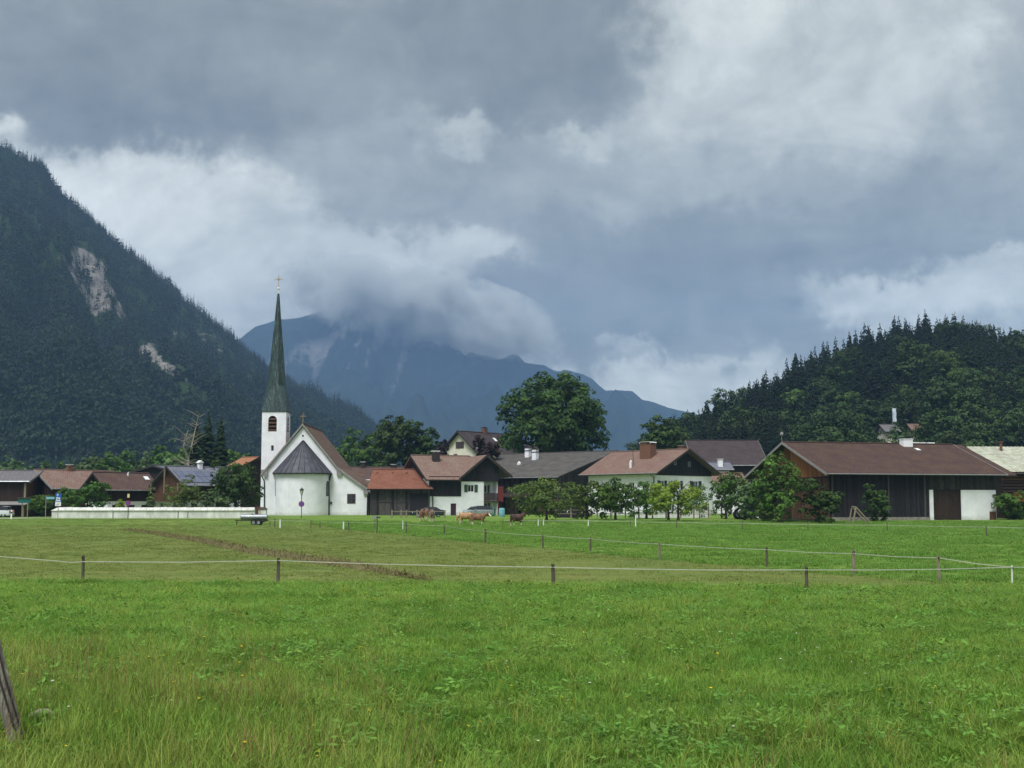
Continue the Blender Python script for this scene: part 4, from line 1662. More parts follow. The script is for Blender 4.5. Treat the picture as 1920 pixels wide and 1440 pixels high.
RED_CLOTH = M('red_cloth', S(112, 46, 42), S(84, 36, 34), scale=4)
TEAL = M('teal_paint', S(40, 104, 98), S(32, 86, 82), scale=5)
STRAW_WALL = M('weathered_plank_and_stone', S(168, 148, 124), S(112, 98, 84), scale=1.5, rough=0.95)


def balcony(parent, fm, u0, u1, z0, z1, depth, mat, gap=0.13):
    mb = MB()
    fbox(mb, fm, u0, u1, 0.003, depth, z0 - 0.14, z0)
    b = mb.build('balcony', mat, parent)
    rm = MB()
    fbox(rm, fm, u0, u1, depth - 0.08, depth - 0.01, z1 - 0.08, z1)
    fbox(rm, fm, u0, u1, depth - 0.08, depth - 0.01, z0 + 0.06, z0 + 0.13)
    rm.build('handrail', mat, b)
    pm = MB()
    n = int((u1 - u0) / gap)
    for i in range(n):
        pm.cur = random.uniform(.8, 1.15)
        u = u0 + (u1 - u0) * (i + .5) / n
        fbox(pm, fm, u - gap * .38, u + gap * .38, depth - 0.07, depth - 0.02, z0 + 0.13, z1 - 0.08)
    pm.build('baluster', mat, b, kind='stuff')
    return b


def house_red_barn():
    """low barn with red tiles between church and house; its right end runs into the house wall"""
    d = 193.0
    x0, x1 = -21.3, X(806, d)
    g = 0.12
    t = thing('barn', 'low grey plank barn with red tiled roof joined to the church', 'barn', (x0, d, g))
    L = x1 - x0
    W = 14.5
    ze, zr = Z(916.5, 192) - g, Z(880.5, 200.6) - g
    fm = face_map('front', L, W)
    wb = MB()
    wall_sheet(wb, fm, 0, L, -0.4, ze)
    wb.prism([(0, -0.4), (W, -0.4), (W, ze), (7.6, zr - .25), (0, ze)], lambda u, z, x_: (x_, u, z), -0.0, 0.12)
    wb.build('wall', WOOD_GREY, t)
    rb = MB()
    xe, xr = X(812.5, 192) - x0, X(783, 200.6) - x0
    slab(rb, (-0.4, -1, ze), (xe, -1, ze), (xr, 7.6, zr), (-0.4, 7.6, zr), 0.2)
    slab(rb, (xr, 16, ze - .3), (-0.4, 16, ze - .3), (-0.4, 7.6, zr), (xr, 7.6, zr), 0.2)
    r = rb.build('roof', T_RED, t)
    MB().tube([(-0.4, 7.6, zr + .03), (xr, 7.6, zr + .03)], .12, 8).build('ridge_cap', T_RED, r)
    MB().tube([(-0.4, -1.07, ze - .05), (xe, -1.07, ze - .05)], .08, 6).build('gutter', TRIM_DARK, r)
    for px in (677.5, 707, 736, 762):
        y = 5.9
        z = ze + (zr - ze) * (y + 1) / 8.6
        x = X(px, d + y) - x0
        MB().hexa([(x - .18, y - .3, z - .08), (x + .18, y - .3, z - .08), (x + .16, y + .2, z + .1), (x - .16, y + .2, z + .1),
                   (x - .12, y - .3, z + .2), (x + .12, y - .3, z + .2), (x + .1, y + .2, z + .24), (x - .1, y + .2, z + .24)]).build('roof_vent_tile', T_ORANGE, r)
    add_boards(t, fm, 0, L, -0.2, ze - .15, WOOD_GREY, wd=0.3)
    for px in (708, 737, 762, 790):
        u = X(px, d) - x0
        pm = MB()
        fbox(pm, fm, u - .14, u + .14, 0.055, 0.2, -0.3, ze - .12)
        pm.build('post', WOOD_BLACK, t)
    for u0, u1, a, b in ((700, 733, 939, 941.5), (742, 768, 940, 942), (742, 768, 929, 931), (700, 733, 926, 928)):
        rm = MB()
        fbox(rm, fm, X(u0, d) - x0, X(u1, d) - x0, 0.06, 0.14, Z(b, d) - g, Z(a, d) - g)
        rm.build('rail', WOOD_GREY, t)
    # big dark gate
    gm = [(X(769, d) - x0, X(803, d) - x0, -0.1, Z(925, d) - g)]
    gb = MB()
    fbox(gb, fm, gm[0][0], gm[0][1], 0.056, 0.1, -0.1, gm[0][3])
    gt = gb.build('gate', WOOD_BLACK, t)
    for q in range(5):
        u = gm[0][0] + (gm[0][1] - gm[0][0]) * (q + .5) / 5
        bb = MB()
        fbox(bb, fm, u - .2, u + .2, 0.102, 0.125, 0, gm[0][3] - .08)
        bb.build('plank', WOOD_BLACK, gt)


def house_wing():
    """white and dark wood house with a cross gable"""
    yaw = R(20)
    g = 0.13
    og, oe = 0.7, 1.0
    loc = corner_loc((-12.8, 192.0), yaw, og, oe, g)
    t = thing('farmhouse', 'white farmhouse with dark wooden gable and pinkish tiled roof behind the cows', 'house', loc, yaw)
    ze, zr = Z(899, 192) - g, Z(854, 200.5) - g
    k = (zr - ze) / 9.0
    L, Wd = 12.2, 15.0
    fm = face_map('front', L, Wd)
    rf = face_map('right', L, Wd)
    zw = ze + k * oe - .2
    split = Z(930.5, 194) - g
    # openings on the front wall
    uA = 4.6                                     # left body | wing
    uB = 9.0                                     # wing | loggia
    c20, s20 = math.cos(yaw), math.sin(yaw)

    def U(px):
        """front-wall coordinate seen at a pixel column"""
        q = (px - 960.0) / FPX / (_cp + _sp * 0.09)
        return (q * loc[1] - loc[0]) / (c20 - q * s20)

    def H(py, u):
        return Z(py, loc[1] + s20 * u) - g
    uA, uB, uC = U(864.5), U(907), U(933)
    win1 = (U(877), U(889), H(922.5, uA), H(909, uA))
    door = (U(845), U(855.5), -0.1, H(944, uA))
    ops = [win1, door]
    wb = MB()
    wall_sheet(wb, fm, 0, uB, -0.4, zw, ops)
    lf = lambda u, v, z: (-v, Wd - u, z)
    wall_sheet(wb, lf, 0, Wd, -0.4, zw)
    # loggia: set back 1.6 m at the right
    ls = lambda u, v, z: (u, 1.7 - v, z)
    w2 = (U(911), U(920), H(924, uB), H(909, uB))
    w3 = (U(911), U(921), H(957, uB), H(943, uB))
    wall_sheet(wb, ls, uB, uC, -0.4, zw, [w2, w3])
    wall_sheet(wb, lambda u, v, z: (uB - 0 * v, u, z), 0, 1.7, -0.4, zw)
    wall_sheet(wb, lambda u, v, z: (uC + v, u, z), 0, 8.0, -0.4, zw)
    wb.build('wall', PLASTER, t)
    add_window(t, fm, win1, SHUT_GREEN, WHITE_PAINT)
    add_window(t, ls, w2, None, WHITE_PAINT)
    add_window(t, ls, w3, None, WHITE_PAINT)
    for sx in (w2, w3):
        sm = MB()
        fbox(sm, ls, sx[1] + .05, sx[1] + .4, 0.01, 0.05, sx[2], sx[3])
        sm.build('shutter', SHUT_GREEN, t)
    add_door(t, fm, door, M('purple_door', S(78, 48, 62), S(60, 38, 50), tone=True))
    # dark wood over the left body and in the gable
    add_boards(t, fm, 0.0, uA, split, zw + .3, WOOD_BLACK, wd=0.22, v=0.06, rnd=(.75, 1.15))
    peak_u = U(909.5)
    gw = (uC + .9) - U(856)
    zp = H(853, peak_u) - .0
    ul, ur = U(857), U(957)
    zl, zr2 = H(897.5, ul), H(893, ur)

    def under(u):
        if u < peak_u:
            return zl + (zp - zl) * (u - ul) / (peak_u - ul) - .3
        return zp + (zr2 - zp) * (u - peak_u) / (ur - peak_u) - .3
    zg = H(902.5, uA)
    add_boards(t, fm, uA, uC + .1, zg, under, WOOD_BLACK, wd=0.22, v=0.10, rnd=(.7, 1.15))
    MB().prism([(uA, zg), (uC + .1, zg), (uC + .1, under(uC + .1)), (peak_u, under(peak_u)), (uA, under(uA))], lambda u, z, y: (u, y, z), 0.01, 0.3).build('gable_wall', WOOD_BLACK, t)
    gm_ = (U(900), U(905.5), H(884, peak_u), H(874, peak_u))
    gw_ = MB()
    fbox(gw_, fm, gm_[0], gm_[1], 0.13, 0.17, gm_[2], gm_[3])
    gw_.build('gable_shutter', WOOD_DARK, t)
    balcony(t, fm, uB, uC + .2, H(939, uB), H(924.5, uB), 0.12, WOOD_DARK)
    bs_ = MB()
    fbox(bs_, fm, uB, uC, -1.69, 0.0, H(939.5, uB) - .12, H(939.5, uB))
    bs_.build('balcony_floor', WOOD_DARK, t)
    # roofs
    rb = MB()
    slab(rb, (-og, -oe, ze), (ul + .25, -oe, ze), (peak_u, 8, zr), (-og, 8, zr), .2)
    slab(rb, (9.5, 15.5, ze + .6), (-og, 15.5, ze + .6), (-og, 8, zr), (9.5, 8, zr), .2)
    r = rb.build('roof', T_PINK, t)
    wr = MB()
    slab(wr, (ul, 8.2, zl), (ul, -.95, zl), (peak_u, -.95, zp), (peak_u, 8.2, zp), .2)
    slab(wr, (ur, -.95, zr2), (ur, 8.2, zr2), (peak_u, 8.2, zp), (peak_u, -.95, zp), .2)
    r2 = wr.build('wing_roof', T_PINK, t)
    for a, b in (((ul, zl), (peak_u, zp)), ((ur, zr2), (peak_u, zp))):
        MB().hexa([(a[0], -1.03, a[1] - .36), (b[0], -1.03, b[1] - .36), (b[0], -.96, b[1] - .36), (a[0], -.96, a[1] - .36),
                   (a[0], -1.03, a[1] + .05), (b[0], -1.03, b[1] + .05), (b[0], -.96, b[1] + .05), (a[0], -.96, a[1] + .05)]).build('verge_board', TRIM_DARK, r2)
    MB().hexa([(-og - .07, -oe, ze - .3), (-og - .003, -oe, ze - .3), (-og - .003, 8, zr - .3), (-og - .07, 8, zr - .3),
               (-og - .07, -oe, ze + .05), (-og - .003, -oe, ze + .05), (-og - .003, 8, zr + .05), (-og - .07, 8, zr + .05)]).build('verge_board', TRIM_DARK, r)
    MB().tube([(-og, 8, zr + .04), (9, 8, zr + .04)], .11, 8).build('ridge_cap', T_PINK, r)
    MB().tube([(-og, -oe - .07, ze - .05), (ul, -oe - .07, ze - .05)], .07, 6).build('gutter', TRIM_DARK, r)
    # left gable side in dark wood
    lz = lambda u: zw + (zr - .3 - zw) * min(1, (Wd - u) / 8.0) if u > Wd - 8 else zw + .5
    MB().prism([(0, zw), (8, zr - .25), (15, ze + .4), (15, zw)], lambda u, z, x_: (x_, u, z), -0.02, .1).build('side_gable', WOOD_BLACK, t)
    # chimney
    cu = U(838)
    cyl = 6.0
    cz = ze + k * (cyl + oe)
    ch = MB().box(cu - .55, cu + .55, cyl - .4, cyl + .4, cz - .6, Z(848, 199) - g).build('chimney', TRIM_DARK, t)
    ct = Z(846, 199) - g
    MB().box(cu - .65, cu + .55, cyl - .5, cyl + .5, ct - .02, ct + .09).box(cu - .4, cu - .2, cyl - .3, cyl + .3, ct - .25, ct - .021).box(cu + .2, cu + .4, cyl - .3, cyl + .3, ct - .25, ct - .021).build('chimney_cap', WHITE_PAINT, ch)
    MB().tube([fm(U(811), .12, split), fm(U(811), .12, -.1)], .08, 6).build('downpipe', PIPE, t)
    # thing of red cloth on the side stair
    c = on_ground(939, 196)
    fl = MB()
    fl.hexa([(-.35, 0, 2.2), (.4, 0, 2.0), (.4, .06, 2.0), (-.35, .06, 2.2), (-.3, 0, 4.4), (.35, 0, 4.3), (.35, .06, 4.3), (-.3, .06, 4.4)])
    fl.tube([(-.38, .03, 0), (-.38, .03, 4.6)], .05, 6)
    tag(fl.build('banner', RED_CLOTH), 'red cloth banner hanging on a pole beside the farmhouse balcony', 'banner').location = c


def house_salmon():
    yaw = -R(48.6)
    c, s = math.cos(yaw), math.sin(yaw)
    og, oe = 1.2, 1.0
    L_roof = 16.6
    near = Vector((21.5, 190.0))
    far = near - Vector((c, s)) * L_roof
    g = 0.12
    loc = corner_loc((far.x, far.y), yaw, og, oe, g)
    L, W = L_roof - 2 * og, 14.8 - 2 * oe
    ze, zr = 6.45 - g, 10.2 - g
    fws = [(1.4, 2.3), (5.0, 5.9), (8.8, 9.8), (11.4, 12.4)]
    z2 = 3.7
    rws = [(0.9, 1.9), (2.9, 3.9), (4.5, 5.5), (8.4, 9.7)]
    ops = {'front': [(a, b, z2, z2 + 1.3) for a, b in fws] + [(a, b, 0.9, 2.1) for a, b in fws[:3]],
           'right': [(a, b, z2 + .2, z2 + 1.5) for a, b in rws] + [(3.0, 4.2, 0.8, 2.0), (8.4, 9.6, 0.8, 2.0)]}
    h = House('farmhouse', 'large white farmhouse with salmon tiled roof and black wooden gable behind fruit trees', loc, yaw, L, W, ze, zr, oe, og, PLASTER, T_SALMON, ops=ops, th=.22)
    for o in ops['front']:
        add_window(h.t, h.fm['front'], o, None, WHITE_PAINT)
    for i, o in enumerate(ops['right']):
        add_window(h.t, h.fm['right'], o, SHUT_BLUE if i in (0, 2, 3) else None, WHITE_PAINT)
    zb = Z(887.5, 191) - g - .25
    add_boards(h.t, h.fm['right'], 0, W, zb, h.gable_z, WOOD_BLACK, wd=.22, v=.06, rnd=(.75, 1.1), skip=[(4.0, 4.6, 7.6, 8.5), (7.2, 7.8, 7.4, 8.2)])
    for a, b, z0, z1 in ((4.0, 4.6, 7.6, 8.5), (7.2, 7.8, 7.4, 8.2)):
        add_window(h.t, h.fm['right'], (a, b, z0, z1), None, TRIM_GREY, depth=-.1, bars=0)
    h.chimney(L * .62, W / 2 - 2.2, 2.2, 1.3, 1.9, BRICK, 'hood')
    h.chimney(L * .93, W / 2 + .8, 1.0, .8, .75, BRICK, 'slab', TRIM_GREY)
    h.vent(L * .58, .9, h=.9, r=.2)
    MB().tube([(L * .585, 1.4, h.roof_z(1.4)), (L * .585, 1.4, h.roof_z(1.4) + 2.6)], .04, 5).build('antenna_mast', PIPE, h.t)
    h.downpipe('front', L - .3)


def house_grey_barn():
    yaw = -R(38)
    c, s = math.cos(yaw), math.sin(yaw)
    W_roof = 34.0
    L_roof = 25.0
    near = Vector((7.3, 201.7))
    far = near - Vector((c, s)) * L_roof
    g = .15
    og, oe = 1.0, 1.2
    h = House('barn', 'big weathered barn with low dark grey roof in front of the giant round tree', corner_loc((far.x, far.y), yaw, og, oe, g), yaw, L_roof - 2 * og, W_roof - 2 * oe,
              6.1 - g, 10.75 - g, oe, og, WOOD_GREY, T_GREY, cat='barn')
    add_boards(h.t, h.fm['right'], 0, h.W, -.2, h.gable_z, WOOD_GREY, wd=.3)
    add_boards(h.t, h.fm['front'], 0, h.L, 2.6, h.zw, WOOD_GREY, wd=.3)
    sb = MB()
    fbox(sb, h.fm['front'], 0, h.L, 0.004, .2, -.3, 2.55)
    sb.build('plinth', STRAW_WALL, h.t)
    for i in range(6):
        u = h.L - 1 - i * 3.2
        pb = MB()
        fbox(pb, h.fm['front'], u - .14, u + .14, .21, .45, -.3, h.zw - .1)
        pb.build('post', WOOD_DARK, h.t)
        bb = MB()
        f = h.fm['front']
        bb.tube([f(u, .33, 2.7), f(u - 1.4, .33, 4.6)], .1, 5)
        bb.build('brace', WOOD_DARK, h.t)
    lean = MB()
    f = h.fm['front']
    lean.hexa([f(4, 3.2, 2.75), f(h.L + .5, 3.2, 2.75), f(h.L + .5, .46, 3.35), f(4, .46, 3.35), f(4, 3.2, 2.87), f(h.L + .5, 3.2, 2.87), f(h.L + .5, .46, 3.47), f(4, .46, 3.47)])
    lean.build('lean_to_roof', WOOD_DARK, h.t)
    for px_, zt in ((971, 1.5), (995, 1.7)):
        u = h.L * (.30 if px_ < 980 else .44)
        y = h.W / 2 - (2.4 if px_ < 980 else 4.6)
        z = h.roof_z(y)
        cm = MB().box(u - .42, u + .42, y - .42, y + .42, z - .4, z + zt).build('chimney', PLASTER, h.t)
        MB().prism([(-.6, 0), (.6, 0), (0, .55)], lambda a, b, t_: (u + a, y + t_, z + zt + .01 + b), -.5, .5).box(u - .5, u + .5, y - .5, y + .5, z + zt - .5, z + zt - .38).build('chimney_cap', TRIM_DARK, cm)
    h.vent(h.L * .40, h.W / 2 - 8, h=.25, r=.3)
    h.skylight(h.L * .46, h.W / 2 - 9, .8, .5)


def house_big_barn():
    yaw = R(15)
    g = -.1
    og, oe = 1.0, 1.2
    L_roof, W_roof = 25.4, 22.0
    ze, zr = 5.3 - g, 9.42 - g
    loc = corner_loc((36.3, 148.0), yaw, og, oe, g)
    L, W = L_roof - og - 2.5, W_roof - 2 * oe
    c, s = math.cos(yaw), math.sin(yaw)

    def U(px):
        q = (px - 960.0) / FPX / (_cp + _sp * 0.09)
        return (q * loc[1] - loc[0]) / (c - q * s)
    L = U(1866)
    uw0, uw1, ud1 = U(1742), U(1749), U(1801)
    ztop = Z(918.5, 153) - g
    door = (uw1, ud1, -.1, ztop)
    h = House('barn', 'wide dark timber barn with brown tiled roof and white painted wall end', loc, yaw, L, W, ze, zr, oe, og, WOOD_BLACK, T_BARN, verge=TRIM_GREY, cat='barn', ops={'front': [door]})
    # roof reaches further right than the wall
    ex = MB()
    x0, x1 = L + og + .055, L_roof - og
    slab(ex, (x0, -oe, ze), (x1, -oe, ze), (x1, W / 2, zr), (x0, W / 2, zr), .2)
    slab(ex, (x1, W + oe, ze), (x0, W + oe, ze), (x0, W / 2, zr), (x1, W / 2, zr), .2)
    ex.build('roof_extension', T_BARN, h.t)
    fm, lf = h.fm['front'], h.fm['left']
    add_door(h.t, fm, door, WOOD_DARK, planks=9)
    # white masonry: narrow pier and broad panel
    for a, b in ((uw0, uw1 - .01), (ud1 + .01, L + .02)):
        pm = MB()
        fbox(pm, fm, a, b, .02, .14, -.3, ztop)
        pm.build('masonry_panel', PLASTER, h.t)
    add_boards(h.t, fm, 0, uw0 - .05, -.05, h.zw - .05, WOOD_BLACK, wd=.26, v=.05, rnd=(.65, 1.3))
    add_boards(h.t, fm, uw0 - .05, L, ztop + .03, h.zw - .05, WOOD_GREY, wd=.26, v=.06, rnd=(.4, .75))
    for px_ in (1560, 1665, 1733):
        u = U(px_)
        pb = MB()
        fbox(pb, fm, u - .1, u + .1, .08, .2, -.2, h.zw - .1)
        pb.build('post', WOOD_GREY, h.t)
    sb = MB()
    fbox(sb, fm, 0, uw0 - .1, .085, .3, -.3, .35)
    sb.build('plinth', STONE, h.t)
    bx_ = MB()
    fbox(bx_, fm, U(1853), U(1861), .145, .6, -.2, Z(959, 153) - g)
    bx_.build('wooden_box', WOOD_BROWN, h.t)
    # left gable: planks one by one
    wd = .42
    n = int(W / wd)
    zmid = 5.05
    for i in range(n):
        a, b = W * i / n, W * (i + 1) / n
        zt_a, zt_b = h.gable_z(a) - .02, h.gable_z(b) - .02
        v = random.uniform(.04, .08)
        for lo, hi_a, hi_b, mat in ((-.1, zmid - .03, zmid - .03, WOOD_BROWN), (zmid, zt_a, zt_b, WOOD_ORANGE)):
            if hi_a <= lo + .05 and hi_b <= lo + .05:
                continue
            mb = MB()
            mb.cur = random.uniform(.6, 1.2) * (1.0 if i > n * .52 else .55)
            hi_a, hi_b = max(hi_a, lo + .02), max(hi_b, lo + .02)
            mb.hexa([lf(a + .008, v, lo), lf(b - .008, v, lo), lf(b - .008, .004, lo), lf(a + .008, .004, lo), lf(a + .008, v, hi_a), lf(b - .008, v, hi_b), lf(b - .008, .004, hi_b), lf(a + .008, .004, hi_a)])
            mb.build('plank', mat, h.t)
    rb = MB()
    fbox(rb, lf, 0, W, .085, .13, zmid - .12, zmid + .05)
    rb.build('rail', WOOD_DARK, h.t)
    h.chimney(U(1738) + 3.2, W / 2 - .6, 1.3, 1.0, .75, PLASTER, 'hood', METAL_DARK)
    for px_, w_ in ((1758, 1.0), (1773, .7), (1789, 1.0)):
        u = U(px_) + 3.4
        MB().box(u - w_ / 2, u + w_ / 2, W / 2 - .2, W / 2 + .2, zr + .1, zr + .24).build('ridge_vent', WHITE_PAINT, h.roof)
    h.skylight(U(1756) + 2.2, W / 2 - 2.6, .65, .9, WHITE_PAINT)
    # weather vane tuft at the gable tip
    MB().tube([(-og, W / 2, zr), (-og, W / 2, zr + .9)], .04, 5).lathe([(.001, 0), (.2, .15), (.24, .35), (.1, .55), (.001, .6)], (-og, W / 2, zr + .7), 8).build('gable_ornament', TRIM_GREY, h.roof)


def house_pale_roof():
    yaw = R(6)
    g = 0.0
    x0 = 63.6
    t = thing('shed', 'dark log shed with pale corrugated sheet roof at the right edge', 'shed', (x0, 166.0, g), yaw)
    L, W = 20.0, 18.0
    ze, zr = Z(886, 165) - g, Z(838, 175) - g
    fm = face_map('front', L, W)
    wb = MB()
    for f in ('front', 'left', 'right', 'back'):
        wall_sheet(wb, face_map(f, L, W), 0, L if f in ('front', 'back') else W, -.4, ze + .1)
    for f in ('left', 'right'):
        q = face_map(f, L, W)
        wb.face([q(0, 0, ze), q(W, 0, ze), q(W / 2, 0, zr - .15)])
    wb.build('wall', WOOD_DARK, t)
    z = 0.0
    while z < ze - .1:
        lg = MB()
        lg.cur = random.uniform(.6, 1.1)
        lg.tube([fm(-.3, .12, z + .19), fm(L, .12, z + .19)], .19, 8)
        lg.build('log', WOOD_DARK if random.random() < .75 else WOOD_BROWN, t)
        z += .4
    rows, cols = 3, 10
    sl = Vector((0, W / 2 + 1, zr - ze))
    frame = MB()
    slab(frame, (-.6, -1, ze - .05), (L, -1, ze - .05), (L, W / 2, zr - .05), (-.6, W / 2, zr - .05), .12)
    slab(frame, (L, W + 1, ze - .05), (-.6, W + 1, ze - .05), (-.6, W / 2, zr - .05), (L, W / 2, zr - .05), .12)
    roof = frame.build('roof', WOOD_GREY, t)
    base = Vector((-.6, -1, ze))
    for r in range(rows):
        for c in range(cols):
            mb = MB()
            a = base + sl * (r / rows) + Vector((c * (L + .6) / cols, 0, .02 + .03 * (r == 0)))
            wv = (L + .6) / cols * .99
            up = sl / rows * 1.015
            nv = 8
            nrm = Vector((0, -sl.z, sl.y)).normalized()
            for q in range(nv):
                p0 = a + Vector((wv * q / nv, 0, 0)) + nrm * (.05 if q % 2 else 0)
                p1 = a + Vector((wv * (q + 1) / nv, 0, 0)) + nrm * (0 if q % 2 else .05)
                mb.cur = 0.75 if q % 4 == 0 else 1.0
                mb.face([p0 + nrm * .03 * (1 - 0), p1 + nrm * .03, p1 + up + nrm * .005, p0 + up + nrm * .005])
            mb.build('roof_sheet', PALE_SHEET, roof)
    cpx = X(1895, 173) - x0
    MB().tube([(cpx, W / 2 - 1.6, zr - 1.0), (cpx, W / 2 - 1.6, zr + .55)], .2, 8).tube([(cpx, W / 2 - 1.6, zr + .56), (cpx, W / 2 - 1.6, zr + .66)], .36, 8).build('stove_pipe', BRICK, t)
    # firewood stacked under the eave
    wp = thing('firewood_stack', 'stack of split orange firewood under the pale shed roof', 'firewood', (X(1914, 165), 165.3, 2.2))
    for i in range(7):
        for j in range(6):
            MB().tube([(-.8 + i * .24 + (j % 2) * .1, -.15, j * .2), (-.8 + i * .24 + (j % 2) * .1, .3, j * .2)], .1, 6).build('split_log', WOOD_ORANGE, wp)
    MB().box(-1.0, 1.0, -.2, .4, -.3, -.12).box(-1.0, -.85, -.2, .4, -2.4, -.3).box(.85, 1.0, -.2, .4, -2.4, -.3).build('log_rack', WOOD_DARK, wp)


def small_house(name, label, peak, yaw, L, w, zr, ze, g, wall, roof, og=.7, oe=.7, cat='house', **kw):
    """gabled house from its left ridge end (roof edge) in plan"""
    c, s = math.cos(yaw), math.sin(yaw)
    fx, fy = peak[0] + s * w, peak[1] - c * w
    return House(name, label, corner_loc((fx, fy), yaw, og, oe, g), yaw, L - 2 * og, 2 * w - 2 * oe, ze - g, zr - g, oe, og, wall, roof, cat=cat, **kw)


def village_left():
    # barn at the very left
    h = small_house('barn', 'dark timber barn with grey sheet roof at the left edge', (-81.0, 184.5), R(4), 13.2, 6.2, 6.6, 5.0, -.02, WOOD_BROWN, T_METAL, verge=TRIM_GREY, cat='barn')
    add_boards(h.t, h.fm['front'], 0, h.L, 1.6, h.zw - .05, WOOD_DARK, wd=.3, rnd=(.6, 1.1))
    cp = MB()
    f = h.fm['front']
    cp.hexa([f(3, 3, 1.7), f(h.L + 1, 3, 1.7), f(h.L + 1, .05, 2.1), f(3, .05, 2.1), f(3, 3, 1.8), f(h.L + 1, 3, 1.8), f(h.L + 1, .05, 2.2), f(3, .05, 2.2)])
    cp.build('carport_roof', TRIM_GREY, h.t)
    for u in (3.4, 7.5, h.L + .6):
        pb = MB()
        fbox(pb, f, u - .1, u + .1, 2.6, 2.8, -.2, 1.72)
        pb.build('post', POSTWOOD, h.t)
    pb = MB()
    fbox(pb, f, h.L - .1, h.L + .15, .1, .35, -.2, h.ze - .3)
    pb.build('post', POSTWOOD, h.t)
    # house with pink tiles
    h = small_house('farmhouse', 'dark wooden house with faded pink tiled roof behind the hedge', (-68.9, 185.0), R(45), 12.4, 5.9, 6.76, 4.0, .0, WOOD_BROWN, T_PINK, verge=TRIM_GREY,
                    ops={'left': [(2.0, 3.0, 2.0, 3.0), (6.0, 7.0, 2.0, 3.0)]})
    for o in ((2.0, 3.0, 2.0, 3.0), (6.0, 7.0, 2.0, 3.0)):
        add_window(h.t, h.fm['left'], o, SHUT_BROWN)
    add_boards(h.t, h.fm['left'], 0, h.W, 3.2, h.gable_z, WOOD_DARK, wd=.25)
    balcony(h.t, h.fm['left'], 1.0, h.W - .2, 1.4, 2.3, .8, POSTWOOD)
    h.chimney(h.L * .42, h.W / 2, .7, .7, .6, BRICK, 'slab', WHITE_PAINT)
    # brown house with white ground floor
    h = small_house('farmhouse', 'brown roofed house with white arched ground floor behind the churchyard wall', (-58.2, 178.0), R(45), 8.6, 3.9, 6.2, 3.75, .0, PLASTER, T_BROWN,
                    ops={'front': [(.7, 1.9, .2, 1.7), (2.9, 4.1, .2, 1.7), (5.1, 6.3, .2, 1.7)]})
    for o in ((.7, 1.9, .2, 1.7), (2.9, 4.1, .2, 1.7), (5.1, 6.3, .2, 1.7)):
        add_window(h.t, h.fm['front'], o, None, WOOD_DARK)
    add_boards(h.t, h.fm['front'], 0, h.L, 2.2, h.zw - .03, WOOD_DARK, wd=.22)
    add_boards(h.t, h.fm['left'], 0, h.W, 2.2, h.gable_z, WOOD_DARK, wd=.22)
    h.skylight(h.L * .9, 1.6, .8, 1.0, WHITE_PAINT)
    h.vent(h.L * .6, h.W / 2 - .6)
    # gable far behind
    h = small_house('barn', 'small dark gable of a barn behind the brown roofed house', (X(284, 214), 214.0), R(80), 9.0, 4.0, Z(872.5, 214), Z(884, 214), .1, WOOD_BLACK, T_SLATE, cat='barn')
    # blue-grey roof house with solar panels
    h = small_house('farmhouse', 'white house with brown balcony and blue grey solar roof beside the church tower', (-47.6, 176.5), R(45), 10.2, 4.6, 7.0, 4.35, .0, PLASTER, T_SLATE,
                    ops={'front': [(1.0, 2.0, .6, 1.9), (5.5, 6.6, .6, 1.9)], 'left': [(1.2, 2.2, .3, 2.0), (4.6, 5.6, .3, 2.0)]})
    for o in ((1.0, 2.0, .6, 1.9), (5.5, 6.6, .6, 1.9)):
        add_window(h.t, h.fm['front'], o, None)
    for o in ((1.2, 2.2, .3, 2.0), (4.6, 5.6, .3, 2.0)):
        add_window(h.t, h.fm['left'], o, None)
    add_boards(h.t, h.fm['left'], 0, h.W, 2.35, h.gable_z, WOOD_BROWN, wd=.22)
    add_boards(h.t, h.fm['front'], 0, h.L, 2.35, h.zw - .03, WOOD_BROWN, wd=.22)
    balcony(h.t, h.fm['left'], .1, h.W - .1, 2.3, 3.3, 1.0, WOOD_BROWN)
    f = h.fm['left']
    for u in (.3, h.W / 2, h.W - .3):
        pb = MB()
        fbox(pb, f, u - .08, u + .08, .85, 1.0, 3.3, h.gable_z(u) - .1)
        pb.build('post', POSTWOOD, h.t)
    h.chimney(h.L * .5, h.W / 2 - .3, .55, .55, .55, PLASTER, 'gable', WHITE_PAINT)
    ca = 1 / math.sqrt(1 + h.k ** 2)
    for i in range(6):
        for j in range(2):
            x, y = -.3 + i * 1.05, -.1 + j * 1.68 * ca
            p = [Vector((x + a, y + b, h.roof_z(max(-.6, y + b)) if True else 0)) for a, b in ((0, 0), (1.0, 0), (1.0, 1.62 * ca), (0, 1.62 * ca))]
            for q, (a, b) in zip(p, ((0, 0), (1.0, 0), (1.0, 1.62), (0, 1.62))):
                q.z = h.ze + h.k * (q.y + h.oe)
            up = Vector((0, -h.k * ca, ca))
            MB().hexa([q + up * .05 for q in p] + [q + up * .1 for q in p]).build('solar_panel', SOLAR, h.roof)
    h.vent(h.L * .78, 1.2, PIPE, h=.3, r=.16)
    # orange roof behind the bushy tree
    h = small_house('shed', 'small outbuilding with bright orange tiled roof behind the tower', (X(452, 222), 222.0), -R(35), 4.2, 3.4, Z(858, 222), Z(874, 222), .1, WOOD_DARK, T_ORANGE, cat='shed')
    # roofs behind church and red barn
    h = small_house('farmhouse', 'low brown roof with white chimney caps behind the red tiled barn', (X(640, 232), 232.0), R(0), 16, 6, Z(876, 232), Z(900, 228), .2, PLASTER, T_BROWN)
    h.chimney((X(680, 232) - h.t.location.x), h.W / 2, .8, .8, .7, TRIM_DARK, 'slab', WHITE_PAINT)
